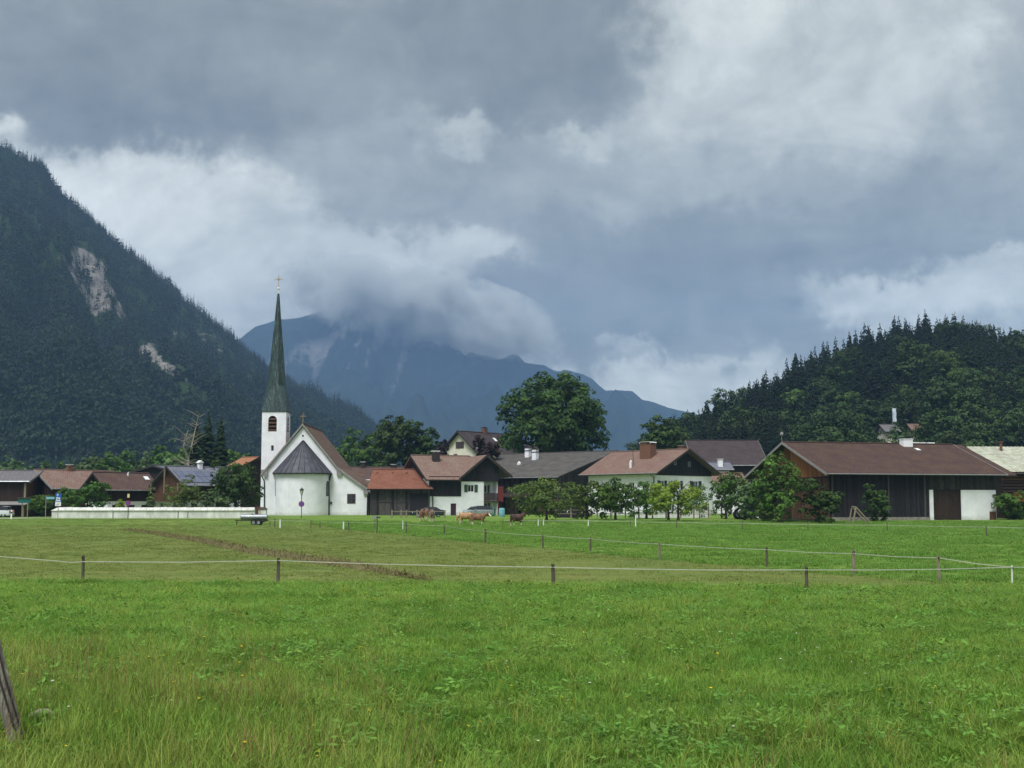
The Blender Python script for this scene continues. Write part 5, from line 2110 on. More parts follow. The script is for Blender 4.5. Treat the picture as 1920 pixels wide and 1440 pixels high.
    h.chimney((X(737, 232) - h.t.location.x), h.W / 2, .8, .8, .25, TRIM_DARK, 'slab', WHITE_PAINT)


def village_back():
    # tall cream gable house
    ops = {'left': [(4.6, 5.6, 12.0 - 2.2, 12.0 - .9), (4.3, 5.0, 8.4, 9.4)]}
    h = small_house('farmhouse', 'tall cream gabled house with dark brown roof rising behind the other roofs', (-11.4, 265.0), R(50), 14.2, 5.4, 17.0, 12.4, .2, PLASTER_CREAM, T_DARK, og=.9, oe=.9)
    f = h.fm['left']
    u = h.W / 2
    z0 = Z(841, 266) - .2
    z1 = Z(828.5, 266) - .2
    wn = MB()
    fbox(wn, f, u - .55, u + .55, .01, .08, z0, z1)
    w_ = wn.build('window', SHUT_BROWN, h.t)
    pn = MB()
    fbox(pn, f, u - .42, u + .42, .082, .1, z0 + .12, z1 - .12)
    pn.build('pane', GLASS, w_)
    for sgn in (-1, 1):
        sm = MB()
        a = u + sgn * .85
        fbox(sm, f, a - .27, a + .27, .01, .06, z0, z1)
        sm.build('shutter', SHUT_BROWN, w_)
    lw = MB()
    z0, z1 = Z(857, 266) - .2, Z(851, 266) - .2
    fbox(lw, f, u - 1.7, u - .7, .01, .06, z0, z1)
    lw.build('window', SHUT_BROWN, h.t)
    h.chimney(h.L * .62, h.W / 2, 1.0, .9, .9, BRICK, 'slab', TRIM_DARK)
    h.skylight(h.L * .7, h.W / 2 - 2.2, .9, 1.2, WHITE_PAINT)
    h.vent(.4, .3, h=.5, r=.28)
    # dark roof behind the salmon house
    h = small_house('barn', 'broad dark brown roofed barn behind the salmon roofed farmhouse', (32.5, 240.0), R(0), 13.6, 10.5, Z(826, 240), Z(872, 229), .25, WOOD_BLACK, T_DARK, verge=TRIM_GREY, cat='barn')
    # little annex between
    h = small_house('shed', 'little white shed with salmon tiles between the farmhouse and the big barn', (X(1322, 214), 214.0), R(8), 6.5, 3.0, Z(887, 214), Z(905, 210), .15, PLASTER, T_SALMON, cat='shed')
    h2 = small_house('shed', 'low shed with pale blue metal roof and white chimney behind the salmon house', (X(1318, 222), 222.0), R(5), 4.9, 2.6, Z(867, 222), Z(880, 219), .2, PLASTER, T_SLATE, cat='shed')
    h2.chimney(X(1352, 221) - h2.t.location.x, h2.W / 2 - 1.2, .8, .8, .9, PLASTER, 'slab', WHITE_PAINT)
    # chalets on the wooded hill
    for k_, (px, py, d, L, yw, lab) in enumerate(((1648, 796, 338, 4.6, 8, 'hillside chalet with grey brown roof half hidden among the trees'),
                                                  (1700, 795, 350, 8.4, 4, 'long low hillside roof glimpsed through bushes right of the chalet'))):
        p = P(px, py, d)
        hh = small_house('chalet', lab, (p.x, d), R(yw), L, 3.6, p.z, p.z - 2.0, p.z - 5.5, PLASTER_CREAM, T_PINK if k_ else T_METAL, cat='chalet')
    p = P(1673.5, 792, 335)
    pz = P(1673.5, 767, 335).z
    fl = thing('flagpole', 'flagpole with long white and blue hanging flag on the hillside', 'flag', (p.x, 335, p.z - 4))
    MB().tube([(0, 0, 0), (0, 0, pz - p.z + 4.6)], .07, 6).build('pole', ZINC, fl)
    b = MB()
    for i in range(10):
        za, zb = 4.2 + (pz - p.z) * i / 10, 4.2 + (pz - p.z) * (i + 1) / 10
        xo, xn = .05 * math.sin(i * 1.3), .05 * math.sin((i + 1) * 1.3)
        b.cur = 1.0
        b.hexa([(.08 + xo, -.02, za), (1.05 + xo, .03, za), (1.05 + xo, .06, za), (.08 + xo, .01, za), (.08 + xn, -.02, zb), (1.05 + xn, .03, zb), (1.05 + xn, .06, zb), (.08 + xn, .01, zb)])
    b.build('flag_cloth', M('flag_cloth', S(232, 236, 244), S(176, 196, 226), scale=1.2), fl)


house_red_barn()
house_wing()
house_salmon()
house_grey_barn()
house_big_barn()
house_pale_roof()
village_left()
village_back()

# ------------------------------------------------------------------ trees and shrubs
def tree(name, label, px, d, top, bot, wpx, mat, seed, nleaf=2600, leaf=0.22, lobes=9, sub=13, trunk_px=None, bark=BARK, trunk_r=0.16, cat='tree', group=None, ragged=.25, trunks=None, depth=1.0, lobe_r=(.34, .52), tone_var=.25, limbs=6):
    """tree standing on the ground at distance d, crown spanning the given pixel rows and width"""
    base = on_ground(trunk_px or px, d)
    zt, zb = Z(top, d), Z(bot, d)
    rx = wpx / 2 / FPX * d
    cx = P(px, 930, d).x
    t = thing(name, label, cat, base, 0, group)
    rz = (zt - zb) / 2
    me = crown_mesh('crown', mat, rx * .93, rx * .93 * depth, rz * .95, seed, nleaf, leaf, lobes, sub, ragged, tone_var, lobe_r=lobe_r)
    c = link('crown', me, t, (cx - base.x, 0, (zt + zb) / 2 - base.z))
    if trunk_r:
        hgt = (zt - base.z) * 0.8
        for q, tx in enumerate(trunks or [0.0]):
            tm, mt = trunk_mesh('trunk', bark, hgt, trunk_r, rx, seed + 5 + q, lean=(cx - base.x) * .5 if abs(cx - base.x) > .3 else .15, fork=max(.25, min(.7, (zb - base.z) / hgt)), limbs=limbs)
            tm.materials.append(mt)
            link('trunk', tm, t, (tx, 0, 0))
    return t


def conifer(name, label, px, d, top, wpx, mat, seed, bot=None, group=None, whorls=22, per=11):
    base = on_ground(px, d)
    if bot is not None:
        base.z = Z(bot, d)
    h = Z(top, d) - base.z
    t = thing(name, label, 'tree', base, 0, group)
    link('crown', conifer_mesh('crown', mat, h, wpx / 2 / FPX * d, seed, whorls=whorls, per=per, cross=2, droop=.28), t)
    tm = MB().tube([(0, 0, -.2), (0, 0, h * .5), (0, 0, h * .97)], [.22 * h / 15, .13 * h / 15, .03], 7).mesh('trunk')
    tm.materials.append(BARK)
    link('trunk', tm, t)
    return t


# the giant round tree
tree('linden_tree', 'giant round dark green tree towering behind the grey barn roof', 1037, 238, 706, 884, 196, LEAF_DARK, 101, nleaf=24000, leaf=.35, lobes=22, sub=24, trunk_r=.7, depth=.9, lobe_r=(.28, .42), tone_var=.3)
# round trees behind the pink roofed house
tree('broadleaf_tree', 'round green tree with taller crown behind the red tiled barn', 738, 250, 782, 888, 76, LEAF_DARK, 111, nleaf=6000, leaf=.32, lobes=13, sub=16, trunk_r=.35)
tree('broadleaf_tree', 'lower round tree directly left of the cream gabled house', 790, 252, 795, 888, 62, LEAF_DARK, 112, nleaf=4500, leaf=.32, lobes=11, sub=15, trunk_r=.3)
tree('broadleaf_tree', 'paler distant round tree right of the church roof', 678, 310, 806, 900, 72, LEAF_MID, 113, nleaf=4000, leaf=.4, lobes=11, sub=14, trunk_r=.3)
tree('broadleaf_tree', 'small distant tree peeking over the church aisle roof', 640, 320, 838, 905, 44, LEAF_MID, 114, nleaf=1800, leaf=.4, trunk_r=.25)
tree('broadleaf_tree', 'rounded olive green tree above the salmon tiled roof ridge', 1248, 258, 784, 880, 88, LEAF_DARK, 115, nleaf=6000, leaf=.33, lobes=13, sub=16, trunk_r=.35)
tree('plum_tree', 'dark purple leaved tree in front of the brown roof of the cream house', 912, 226, 820, 884, 50, LEAF_PURPLE, 116, nleaf=2600, leaf=.26, trunk_r=.2)
tree('broadleaf_tree', 'dark little tree at the left foot of the cream house', 828, 262, 825, 870, 26, LEAF_PURPLE, 117, nleaf=900, leaf=.28, trunk_r=.15)

# fruit trees along the farmyard
G = 'fruit trees along the farmyard fence'
tree('fruit_tree', 'spreading olive fruit tree with single dark trunk in front of the grey barn', 1018, 152, 900, 966, 118, LEAF_OLIVE, 121, nleaf=3600, leaf=.17, trunk_px=1025, group=G, lobes=12)
tree('fruit_tree', 'light olive fruit tree directly left of the dark pointed one', 1100, 158, 903, 970, 84, LEAF_OLIVE, 122, nleaf=2700, leaf=.17, group=G)
tree('fruit_tree', 'dark green fruit tree with pointed top in front of the salmon roofed farmhouse', 1152, 155, 898, 966, 96, LEAF_MID, 123, nleaf=4000, leaf=.17, trunk_px=1154, group=G, lobes=12)
tree('fruit_tree', 'dense dark fruit tree covering the white farmhouse corner', 1212, 163, 904, 968, 80, LEAF_MID, 124, nleaf=3200, leaf=.17, group=G, lobes=11)
tree('fruit_tree', 'bright yellow green fruit tree on two dark trunks', 1266, 150, 903, 964, 106, LEAF_YELLOW, 125, nleaf=3800, leaf=.16, trunk_px=1263, trunks=[-.62, .55], group=G, lobes=11)
tree('shrub', 'thin grey green shrub against the white farmhouse gable', 1312, 166, 908, 968, 42, LEAF_GREY, 126, nleaf=900, leaf=.15, trunk_r=.06, group=G)
tree('fruit_tree', 'tall mid green fruit tree right of the white farmhouse gable', 1372, 160, 886, 968, 80, LEAF_MID, 127, nleaf=3200, leaf=.17, trunk_px=1361, group=G, lobes=11)
tree('fruit_tree', 'grey green fruit tree with low crown in front of the parked tractor', 1404, 152, 900, 968, 76, LEAF_GREY, 128, nleaf=2700, leaf=.16, trunk_px=1396, group=G)
tree('walnut_tree', 'tallest leafy tree of the row growing against the orange barn gable', 1460, 145.5, 852, 972, 94, LEAF_MID, 129, nleaf=4000, leaf=.18, group=G, lobes=16, sub=15, ragged=.5, lobe_r=(.24, .4), tone_var=.35)
tree('shrub', 'light green bush at the foot of the tall walnut tree', 1432, 147, 906, 974, 54, LEAF_MID, 130, nleaf=2000, leaf=.16, trunk_r=.08, group=G)
tree('shrub', 'dark bushy shrub at the left corner of the big barn', 1536, 144, 898, 978, 78, LEAF_DARK, 131, nleaf=3200, leaf=.17, trunk_r=.1, group=G)
tree('shrub', 'dark green bush growing against the black barn wall', 1642, 147, 908, 978, 54, LEAF_DARK, 132, nleaf=2400, leaf=.16, trunk_r=.08, group=G)
tree('shrub', 'light green rounded bush beside the white barn wall', 1890, 154, 922, 962, 60, LEAF_MID, 133, nleaf=2600, leaf=.15, trunk_r=.06)
tree('shrub', 'low dark hedge bush under the light green rounded bush', 1905, 156, 955, 976, 60, LEAF_DARK, 134, nleaf=1200, leaf=.15, trunk_r=.05)

# left of the church
tree('broadleaf_tree', 'dense dark green tree touching the left side of the church tower', 442, 173, 866, 950, 96, LEAF_DARK, 141, nleaf=5000, leaf=.19, lobes=14, sub=15, trunk_r=.2)
tree('shrub', 'light green bush in front of the white house behind the wall', 408, 171, 918, 955, 60, LEAF_GREY, 142, nleaf=1800, leaf=.15, trunk_r=.06)
tree('willow_tree', 'sparse olive willow in front of the brown balcony', 346, 172, 890, 955, 66, LEAF_OLIVE, 143, nleaf=2000, leaf=.15, trunk_r=.12, bark=BARK_PALE, ragged=.5)
conifer('spruce_tree', 'small bright green spruce at the corner of the balcony house', 282, 171, 900, 34, NEEDLE_LIGHT, 144, whorls=12, per=9)
tree('shrub', 'round green bush in front of the brown gable', 181, 172, 903, 955, 46, LEAF_MID, 145, nleaf=2200, leaf=.16, trunk_r=.08)
tree('shrub', 'bushy green shrub right of the parking sign', 138, 172, 914, 955, 56, LEAF_MID, 146, nleaf=2200, leaf=.16, trunk_r=.08)
tree('shrub', 'narrow dark evergreen between two green bushes', 162, 174, 908, 955, 18, LEAF_DARK, 147, nleaf=900, leaf=.14, trunk_r=.06)
tree('hedge', 'clipped light green hedge left of the parking sign', 76, 176, 928, 962, 44, LEAF_MID, 148, nleaf=2400, leaf=.13, lobes=14, sub=14, cat='hedge', trunk_r=0)
tree('hedge', 'dark green hedge behind the pale blue street sign', 103, 178, 926, 962, 30, LEAF_DARK, 149, nleaf=1500, leaf=.13, cat='hedge', trunk_r=0)
tree('shrub', 'small yellow green bush under the arched windows', 226, 170, 936, 956, 18, LEAF_YELLOW, 150, nleaf=500, leaf=.12, trunk_r=.03)

G2 = 'dark conifers behind the solar roofed house'
conifer('spruce_tree', 'left spruce of the dark trio behind the bare birch', 364, 224, 784, 84, NEEDLE, 151, group=G2, whorls=30, per=17)
conifer('spruce_tree', 'tallest middle spruce of the dark trio behind the solar roof', 387, 227, 771, 84, NEEDLE, 152, group=G2, whorls=30, per=17)
conifer('spruce_tree', 'broad right spruce of the dark trio left of the tower', 411, 223, 781, 88, NEEDLE, 153, group=G2, whorls=30, per=17)
conifer('spruce_tree', 'slim lone spruce among the pale trees left of the conifer trio', 254, 290, 835, 18, NEEDLE, 154)


def bare_birch():
    d = 205.0
    base = on_ground(357, d)
    t = thing('birch_tree', 'leafless pale birch with forked trunk above the solar roof', 'tree', base)

    def q(px, py):
        p = P(px, py, d)
        return Vector((p.x - base.x, (px * 7 % 5 - 2) * .2, p.z - base.z))
    mb = MB()
    mb.tube([(0, 0, -.2), q(353, 885), q(352, 862)], [.32, .24, .2], 8)
    mb.tube([q(352, 862), q(345, 838), q(348, 822), q(352, 805)], [.16, .12, .09, .03], 6)
    mb.tube([q(352, 862), q(360, 838), q(364, 812), q(369, 792), q(371, 778)], [.18, .14, .1, .06, .02], 6)
    rng = random.Random(4)
    spine = [q(345, 838), q(348, 822), q(360, 838), q(364, 812), q(369, 792), q(353, 870), q(362, 826)]
    for i in range(46):
        a = rng.choice(spine) + Vector((rng.uniform(-.3, .3), rng.uniform(-.2, .2), rng.uniform(-1, 1)))
        an = rng.uniform(0, 6.28)
        ln = rng.uniform(1.0, 2.8)
        b = a + Vector((math.cos(an), math.sin(an) * .6, rng.uniform(.2, .9))) * ln * .6
        c = b + Vector((math.cos(an + .4), math.sin(an) * .6, rng.uniform(-.2, .7))) * ln * .5
        mb.tube([a, b, c], [.05, .035, .012], 4)
    mb.build('trunk', BARK_PALE, t)
    me = crown_mesh('sparse_twigs', LEAF_OLIVE, 2.6, 2.4, 4.0, 9, nleaf=160, leaf=.14, lobes=7, sub=8)
    link('crown', me, t, q(358, 815))


bare_birch()

# wooded belt behind the left houses and beyond the village
G3 = 'trees of the belt behind the village'
belt = [(20, 330, 862, 60), (75, 345, 866, 52), (120, 330, 868, 50), (165, 300, 856, 52), (205, 300, 850, 58), (240, 312, 846, 44), (275, 300, 852, 50), (310, 285, 836, 58), (340, 290, 842, 50),
        (330, 270, 858, 50), (430, 290, 846, 56), (470, 300, 852, 50), (455, 280, 862, 44)]
rngb = random.Random(3)
pos_words = ['at the far left behind the sheet roofed barn', 'second of the pale belt behind the sheet roofed barn', 'above the ridge of the pink tiled house', 'left of the middle above the pink tiled house',
             'rising just right of the pink tiled house chimney', 'rounded above the brown roofed house ridge', 'above the right end of the brown roof', 'left behind the bare birch', 'behind the fork of the bare birch',
             'low in front of the bare birch', 'right behind the dark conifer trio', 'close to the left edge of the church tower', 'low between orange roof and conifer trio']
for i, (px, d, top, wpx) in enumerate(belt):
    tree('broadleaf_tree', 'hazy green broadleaf tree ' + pos_words[i], px, d, top, top + 62, wpx, LEAF_MID if i % 3 else LEAF_GREY, 160 + i, nleaf=1700, leaf=.42, lobes=9, sub=11, trunk_r=.25, group=G3)


# single trees that stand out on the right hill
def hill_individuals():
    rng = random.Random(8)
    px, py = proj(HV[..., 0], HV[..., 1], HV[..., 2])
    crest = HV[:, 8]
    cpx = px[:, 8]
    protos = []
    n = 0
    for i in range(30):
        tx = 1290 + i * 21.5 + rng.uniform(-8, 8)
        k = int(np.argmin(np.abs(cpx - tx)))
        p = Vector(crest[k])
        p.y += rng.uniform(-6, 4)
        p.z -= .5
        t = thing('spruce_tree', 'spruce whose tip stands in the skyline row on the right hill crest', 'tree', p, rng.uniform(0, 6.28), 'skyline spruces on the right hill crest')
        link('crown', HILL_SRC[i % 4], t)
        s = rng.uniform(.6, .92)
        t.scale = (s * 1.45, s * 1.45, s)
        if i < 4:
            tm = MB().tube([(0, 0, -.6), (0, 0, 9), (0, 0, 18.5)], [.3, .18, .03], 6).mesh('trunk')
            tm.materials.append(BARK)
            protos.append(tm)
        link('trunk', protos[i % 4], t)
    tb = MB().tube([(0, 0, -.6), (0.1, 0, 4), (0, .2, 9)], [.34, .26, .1], 7).mesh('trunk')
    tb.materials.append(BARK)
    spots = [(1530, 812), (1555, 800), (1590, 812), (1780, 812), (1800, 815), (1850, 810), (1895, 790), (1915, 760), (1880, 815), (1600, 770), (1565, 752),
             (1700, 745), (1770, 700), (1800, 720), (1850, 745), (1480, 800), (1500, 760)]
    flat = HV[:, 8:].reshape(-1, 3)
    fx, fy = proj(flat[:, 0], flat[:, 1], flat[:, 2])
    pale = []
    for q in range(4):
        c_ = HILL_SRC[4 + q].copy()
        c_.materials.clear()
        c_.materials.append(HILL_LIGHT)
        pale.append(c_)
    for i, (tx, ty) in enumerate(spots):
        k = int(np.argmin((fx - tx) ** 2 + (fy - (ty + 45)) ** 2))
        p = Vector(flat[k])
        p.z -= .4
        t = thing('broadleaf_tree', 'lighter green broadleaf crown standing out on the lower slope of the right hill', 'tree', p, rng.uniform(0, 6.28), 'pale broadleaf crowns on the right hill slope')
        link('crown', pale[i % 4], t)
        link('trunk', tb, t)
        s = rng.uniform(.7, 1.0)
        t.scale = (s, s, s)

    for i, (tx, top, wpx, d, lab) in enumerate(((1655, 810, 44, 326, 'low bush directly under the hillside chalet roof'), (1690, 800, 36, 328, 'dark bush between the hillside chalet and the long low roof'),
                                                (1725, 802, 50, 330, 'green bush in front of the long low hillside roof'), (1762, 798, 44, 332, 'bush at the right end of the long low hillside roof'),
                                                (1630, 806, 40, 330, 'bush left of the hillside chalet'))):
        k = int(np.argmin((flat[:, 0] - P(tx, 900, d).x) ** 2 + (flat[:, 1] - d) ** 2))
        base = Vector(flat[k])
        d = base.y
        t = thing('shrub', lab, 'bush', base)
        zt = Z(top, d)
        hh = max(2.0, zt - base.z)
        rx = wpx / 2 / FPX * d
        link('crown', crown_mesh('crown', LEAF_MID if i % 2 else LEAF_DARK, rx, rx, hh / 2, 500 + i, nleaf=1500, leaf=.28), t, (P(tx, 900, d).x - base.x, 0, hh / 2))
        tm = MB().tube([(0, 0, -.3), (0, 0, hh * .6)], [.12, .05], 6).mesh('trunk')
        tm.materials.append(BARK)
        link('trunk', tm, t)


hill_individuals()

# ------------------------------------------------------------------ road, churchyard wall, street furniture
CONCRETE = M('pale_concrete', S(206, 208, 196), S(184, 186, 176), scale=1.5, rough=0.9)
COPING = M('whitewashed_coping_tiles', S(226, 226, 222), S(196, 196, 192), scale=4, rough=0.9, rnd=.07)
OLDWALL = M('stained_whitewash', S(226, 228, 226), S(190, 192, 188), scale=1.1, rough=0.95, stretch=(1, 1, .5), bump=.2)
SIGN_BLUE = M('sign_blue', S(40, 92, 176), S(34, 82, 160), scale=3, rough=.4)
SIGN_RED = M('sign_red', S(176, 44, 48), S(160, 38, 42), scale=3, rough=.4)
SIGN_WHITE = M('sign_white', S(238, 240, 242), S(228, 230, 234), scale=3, rough=.4)
SIGN_PALEBLUE = M('sign_pale_blue', S(126, 182, 196), S(108, 164, 182), scale=3, rough=.5)
SIGN_INK = M('sign_ink', S(48, 52, 66), S(38, 40, 54), scale=3)
BLACK_RUBBER = M('rubber', S(34, 34, 36), S(24, 24, 26), scale=8, rough=.9)
LAMP_GLASS = M('lantern_glass', S(206, 206, 196), S(180, 180, 172), scale=4, rough=.2)


def build_road():
    mb = MB()
    pts = [(-140, 160, 4.0), (-100, 161.5, 4.0), (X(0, 163), 163.0, 3.2), (X(60, 167), 167.0, 2.8), (X(103, 171), 171.5, 2.4), (X(160, 175), 175.0, 2.2), (X(260, 179), 179.0, 2.2)]
    prev = None
    for i, (x, y, w_) in enumerate(pts):
        a = Vector((x, y - w_ / 2, gz(x, y - w_ / 2) + .06))
        b = Vector((x, y + w_ / 2, gz(x, y + w_ / 2) + .06))
        if prev:
            mb.face([prev[0], a, b, prev[1]])
            mb.face([prev[0] - Vector((0, 0, .3)), a - Vector((0, 0, .3)), a, prev[0]])
        prev = (a, b)
    o = mb.build('road', CONCRETE)
    tag(o, 'pale concrete lane passing left of the churchyard wall', None, None, 'structure')


def churchyard_wall():
    d = 167.5
    x0, x1 = X(98, d), X(478, d)
    g = gz(0, d) - .02
    zt, zc = Z(957.5, d) - g, Z(951.3, d) - g
    t = thing('churchyard_wall', 'long low whitewashed wall with white coping left of the church', 'wall', (x0, d, g))
    L = x1 - x0
    MB().box(0, L, 0, .45, -.4, zt).build('wall_body', OLDWALL, t)
    n = 30
    for i in range(n):
        a, b = L * i / n + .012, L * (i + 1) / n - .012
        h = random.uniform(-.02, .03)
        mb = MB()
        ca = [(-.14, zt + .003), (.59, zt + .003), (.59, zt + .07), (.26, zc + h), (.19, zc + h), (-.14, zt + .07)]
        if i == 0:
            mb.hexa([(a - .1, -.14, zt + .003), (b, -.14, zt + .003), (b, .59, zt + .003), (a - .1, .59, zt + .003), (a + .7, .19, zc), (b, .19, zc + h), (b, .26, zc + h), (a + .7, .26, zc)])
        else:
            mb.prism(ca, lambda u, z, x_: (x_, u, z), a, b)
        mb.build('coping_tile', COPING, t)
    for px in (213, 335, 353):
        x = X(px, d) - x0
        MB().box(x - .07, x + .07, -.02, -.001, -.1, zt * .9).build('wall_joint', TRIM_GREY, t)
    # gate pier between wall and church
    p = on_ground(491, 170)
    pr = thing('gate_pier', 'short plastered gate pier with brown cap at the church corner', 'pier', p)
    MB().box(-.62, .62, -.4, .4, -.3, 1.12).build('pier_body', OLDWALL, pr)
    MB().hexa([(-.75, -.5, 1.122), (.75, -.5, 1.122), (.75, .5, 1.122), (-.75, .5, 1.122), (-.4, -.12, 1.42), (.4, -.12, 1.42), (.4, .12, 1.42), (-.4, .12, 1.42)]).build('pier_cap', T_BROWN, pr)
    p = on_ground(482, 169)
    tr = thing('water_pump', 'slim rusty brown post standing between wall and gate pier', 'post', p)
    MB().box(-.12, .12, -.12, .12, -.2, 1.5).box(-.16, .16, -.16, .16, 1.502, 1.58).build('post_body', WOOD_BROWN, tr)


def text_mesh(body, size, depth=0.004):
    cu = bpy.data.curves.new('lettering', 'FONT')
    cu.body = body
    cu.size = size
    cu.extrude = depth
    cu.align_x = 'CENTER'
    cu.align_y = 'CENTER'
    o = bpy.data.objects.new('lettering_tmp', cu)
    COL.objects.link(o)
    dg = bpy.context.evaluated_depsgraph_get()
    me = bpy.data.meshes.new_from_object(o.evaluated_get(dg))
    bpy.data.objects.remove(o)
    me.transform(Matrix.Rotation(PI / 2, 4, 'X'))
    return me


def signs():
    # parking sign for coaches
    p = on_ground(108.5, 163)
    t = thing('parking_sign', 'tall blue and white coach parking sign in front of the wall end', 'sign', p)
    zb, zt = Z(949, 163) - p.z, Z(925, 163) - p.z
    hw = 5.6 / FPX * 163
    MB().tube([(0, .05, -.3), (0, .05, zt)], .045, 8).build('pole', TRIM_GREY, t)
    bd = MB().box(-hw, hw, -.02, .0, zb, zt).build('sign_board', SIGN_BLUE, t)
    H = zt - zb
    MB().box(-hw * .95, hw * .95, -.026, -.0205, zb + .02, zb + H * .27).build('text_plate', SIGN_WHITE, bd)
    MB().box(-hw * .62, hw * .62, -.026, -.0205, zb + H * .44, zb + H * .68).build('picture_panel', SIGN_WHITE, bd)
    MB().box(-hw * .9, hw * .9, -.026, -.0205, zb + H * .28, zb + H * .335).box(-hw * .9, hw * .9, -.026, -.0205, zb + H * .395, zb + H * .43).build('white_line', SIGN_WHITE, bd)
    # little coach symbol
    cz = zb + H * .56
    cb = MB().box(-hw * .42, hw * .42, -.031, -.0265, cz - .1, cz + .12)
    cb.build('coach_symbol', SIGN_INK, bd)
    MB().box(-hw * .34, hw * .34, -.035, -.0315, cz + .02, cz + .09).build('coach_window', SIGN_WHITE, bd)
    me = text_mesh('P', .46)
    me.materials.append(SIGN_WHITE)
    link('letter', me, bd, (-hw * .2, -.025, zb + H * .84))
    for q in range(2):
        MB().box(-hw * .6, hw * (.6 - .3 * q), -.031, -.0265, zb + H * (.16 - .07 * q), zb + H * (.185 - .07 * q)).build('text_line', SIGN_INK, bd)

    # no-stopping signs
    def no_stop(px, py, r_px, d, pole_top, label, extra=False, lantern=False):
        p = on_ground(px, d)
        t = thing('traffic_sign' if not lantern else 'street_lamp', label, 'sign' if not lantern else 'street lamp', p)
        MB().tube([(0, .06, -.3), (0, .06, Z(pole_top, d) - p.z)], .05, 8).build('pole', PIPE, t)
        z = Z(py, d) - p.z
        r = r_px / FPX * d
        disc = MB().tube([(0, -.02, z), (0, 0, z)], r, 24).build('sign_disc', SIGN_RED, t)
        MB().tube([(0, -.03, z), (0, -.0205, z)], r * .78, 24).build('blue_field', SIGN_BLUE, disc)
        for s in ((1, 1), (1, -1)):
            a = r * .62
            w_ = r * .1
            MB().hexa([(-a - w_, -.036, s[1] * -a + w_ * 0), (-a + w_, -.036, s[1] * -a), (-a + w_, -.031, s[1] * -a), (-a - w_, -.031, s[1] * -a),
                       (a - w_, -.036, s[1] * a), (a + w_, -.036, s[1] * a), (a + w_, -.031, s[1] * a), (a - w_, -.031, s[1] * a)]).build('red_bar', SIGN_RED, disc).location = (0, -.001 * (s[1] + 2), z)
        if extra:
            ex = MB().box(-.14, .14, 0, .02, Z(933, d) - p.z, Z(926, d) - p.z)
            ex.build('yellow_plate', M('yellow_plate', S(214, 204, 150), S(196, 188, 140), scale=3), t)
        if lantern:
            zl = Z(928, d) - p.z
            zh = Z(919, d) - p.z
            MB().lathe([(.1, zl), (.24, zh)], (0, .06, 0), 6).build('lantern_glass', LAMP_GLASS, t)
            MB().lathe([(.3, zh), (.32, zh + .03), (.14, zh + .22), (.05, zh + .26), (.03, zh + .36), (.001, zh + .37)], (0, .06, 0), 6).lathe([(.001, zl - .08), (.1, zl - .05), (.11, zl)], (0, .06, 0), 6).build('lantern_cap', PIPE, t)
            for q in range(6):
                an = q * PI / 3
                MB().tube([(.1 * math.cos(an), .06 + .1 * math.sin(an), zl), (.24 * math.cos(an), .06 + .24 * math.sin(an), zh)], .015, 4).build('lantern_bar', PIPE, t)
        return t
    no_stop(240, 943.5, 5.0, 163, 938, 'round red and blue no stopping sign in front of the white wall', extra=True)
    no_stop(565, 945, 5.4, 168, 929, 'old lantern street lamp carrying a no stopping sign before the apse', lantern=True)
    # street lantern behind the parking sign
    p = on_ground(105.5, 185)
    t = thing('street_lamp', 'street lantern with white panes above the parking sign', 'street lamp', p)
    zl, zh = Z(922, 185) - p.z, Z(916, 185) - p.z
    MB().tube([(0, 0, -.2), (0, 0, zl)], .07, 8).build('pole', PIPE, t)
    MB().lathe([(.16, zl), (.26, zh)], (0, 0, 0), 6).build('lantern_glass', LAMP_GLASS, t)
    MB().lathe([(.4, zh), (.3, zh + .12), (.06, zh + .3), (.001, zh + .32)], (0, 0, 0), 6).build('lantern_cap', PIPE, t)
    # teal information board
    p = on_ground(45, 172)
    t = thing('information_board', 'teal notice board on two pale posts beside the lane', 'sign', p)
    hw = 11.5 / FPX * 172
    zb, zt = Z(943, 172) - p.z, Z(934.5, 172) - p.z
    for s in (-.35, .55):
        MB().box(s * hw - .05, s * hw + .05, 0, .1, -.2, zt).build('post', POSTWOOD, t)
    MB().box(-hw, hw, -.05, -.003, zb, zt).build('board', TEAL, t)
    MB().hexa([(-hw - .1, -.15, zt + .003), (hw + .1, -.15, zt + .003), (hw + .1, .2, zt + .003), (-hw - .1, .2, zt + .003), (-hw - .1, -.02, zt + .12), (hw + .1, -.02, zt + .12), (hw + .1, .04, zt + .12), (-hw - .1, .04, zt + .12)]).build('board_roof', WOOD_DARK, t)
    # pale blue street sign
    p = on_ground(85.5, 170)
    t = thing('street_sign', 'pale blue arrow shaped street sign on a grey post', 'sign', p)
    MB().tube([(0, 0, -.2), (0, 0, Z(929, 170) - p.z)], .05, 8).build('post', TRIM_GREY, t)
    zb, zt = Z(936, 170) - p.z, Z(931.5, 170) - p.z
    MB().prism([(.05, zb), (1.0, zb), (1.25, (zb + zt) / 2), (1.0, zt), (.05, zt)], lambda u, z, y: (u, y, z), -.04, -.01).build('sign_board', SIGN_PALEBLUE, t)
    # reflector post
    p = on_ground(21.5, 158)
    t = thing('delineator_post', 'white plastic road edge post with black band', 'post', p, R(8))
    zt = Z(956, 158) - p.z
    MB().hexa([(-.1, -.06, -.2), (.1, -.06, -.2), (.08, .1, -.2), (-.08, .1, -.2), (-.08, -.05, zt * .62), (.08, -.05, zt * .62), (.06, .08, zt * .62), (-.06, .08, zt * .62)]).build('lower_shaft', SIGN_WHITE, t)
    MB().hexa([(-.08, -.05, zt * .622), (.08, -.05, zt * .622), (.06, .08, zt * .622), (-.06, .08, zt * .622), (-.08, -.05, zt * .8), (.08, -.05, zt * .8), (.06, .08, zt * .8), (-.06, .08, zt * .8)]).build('black_band', BLACK_RUBBER, t)
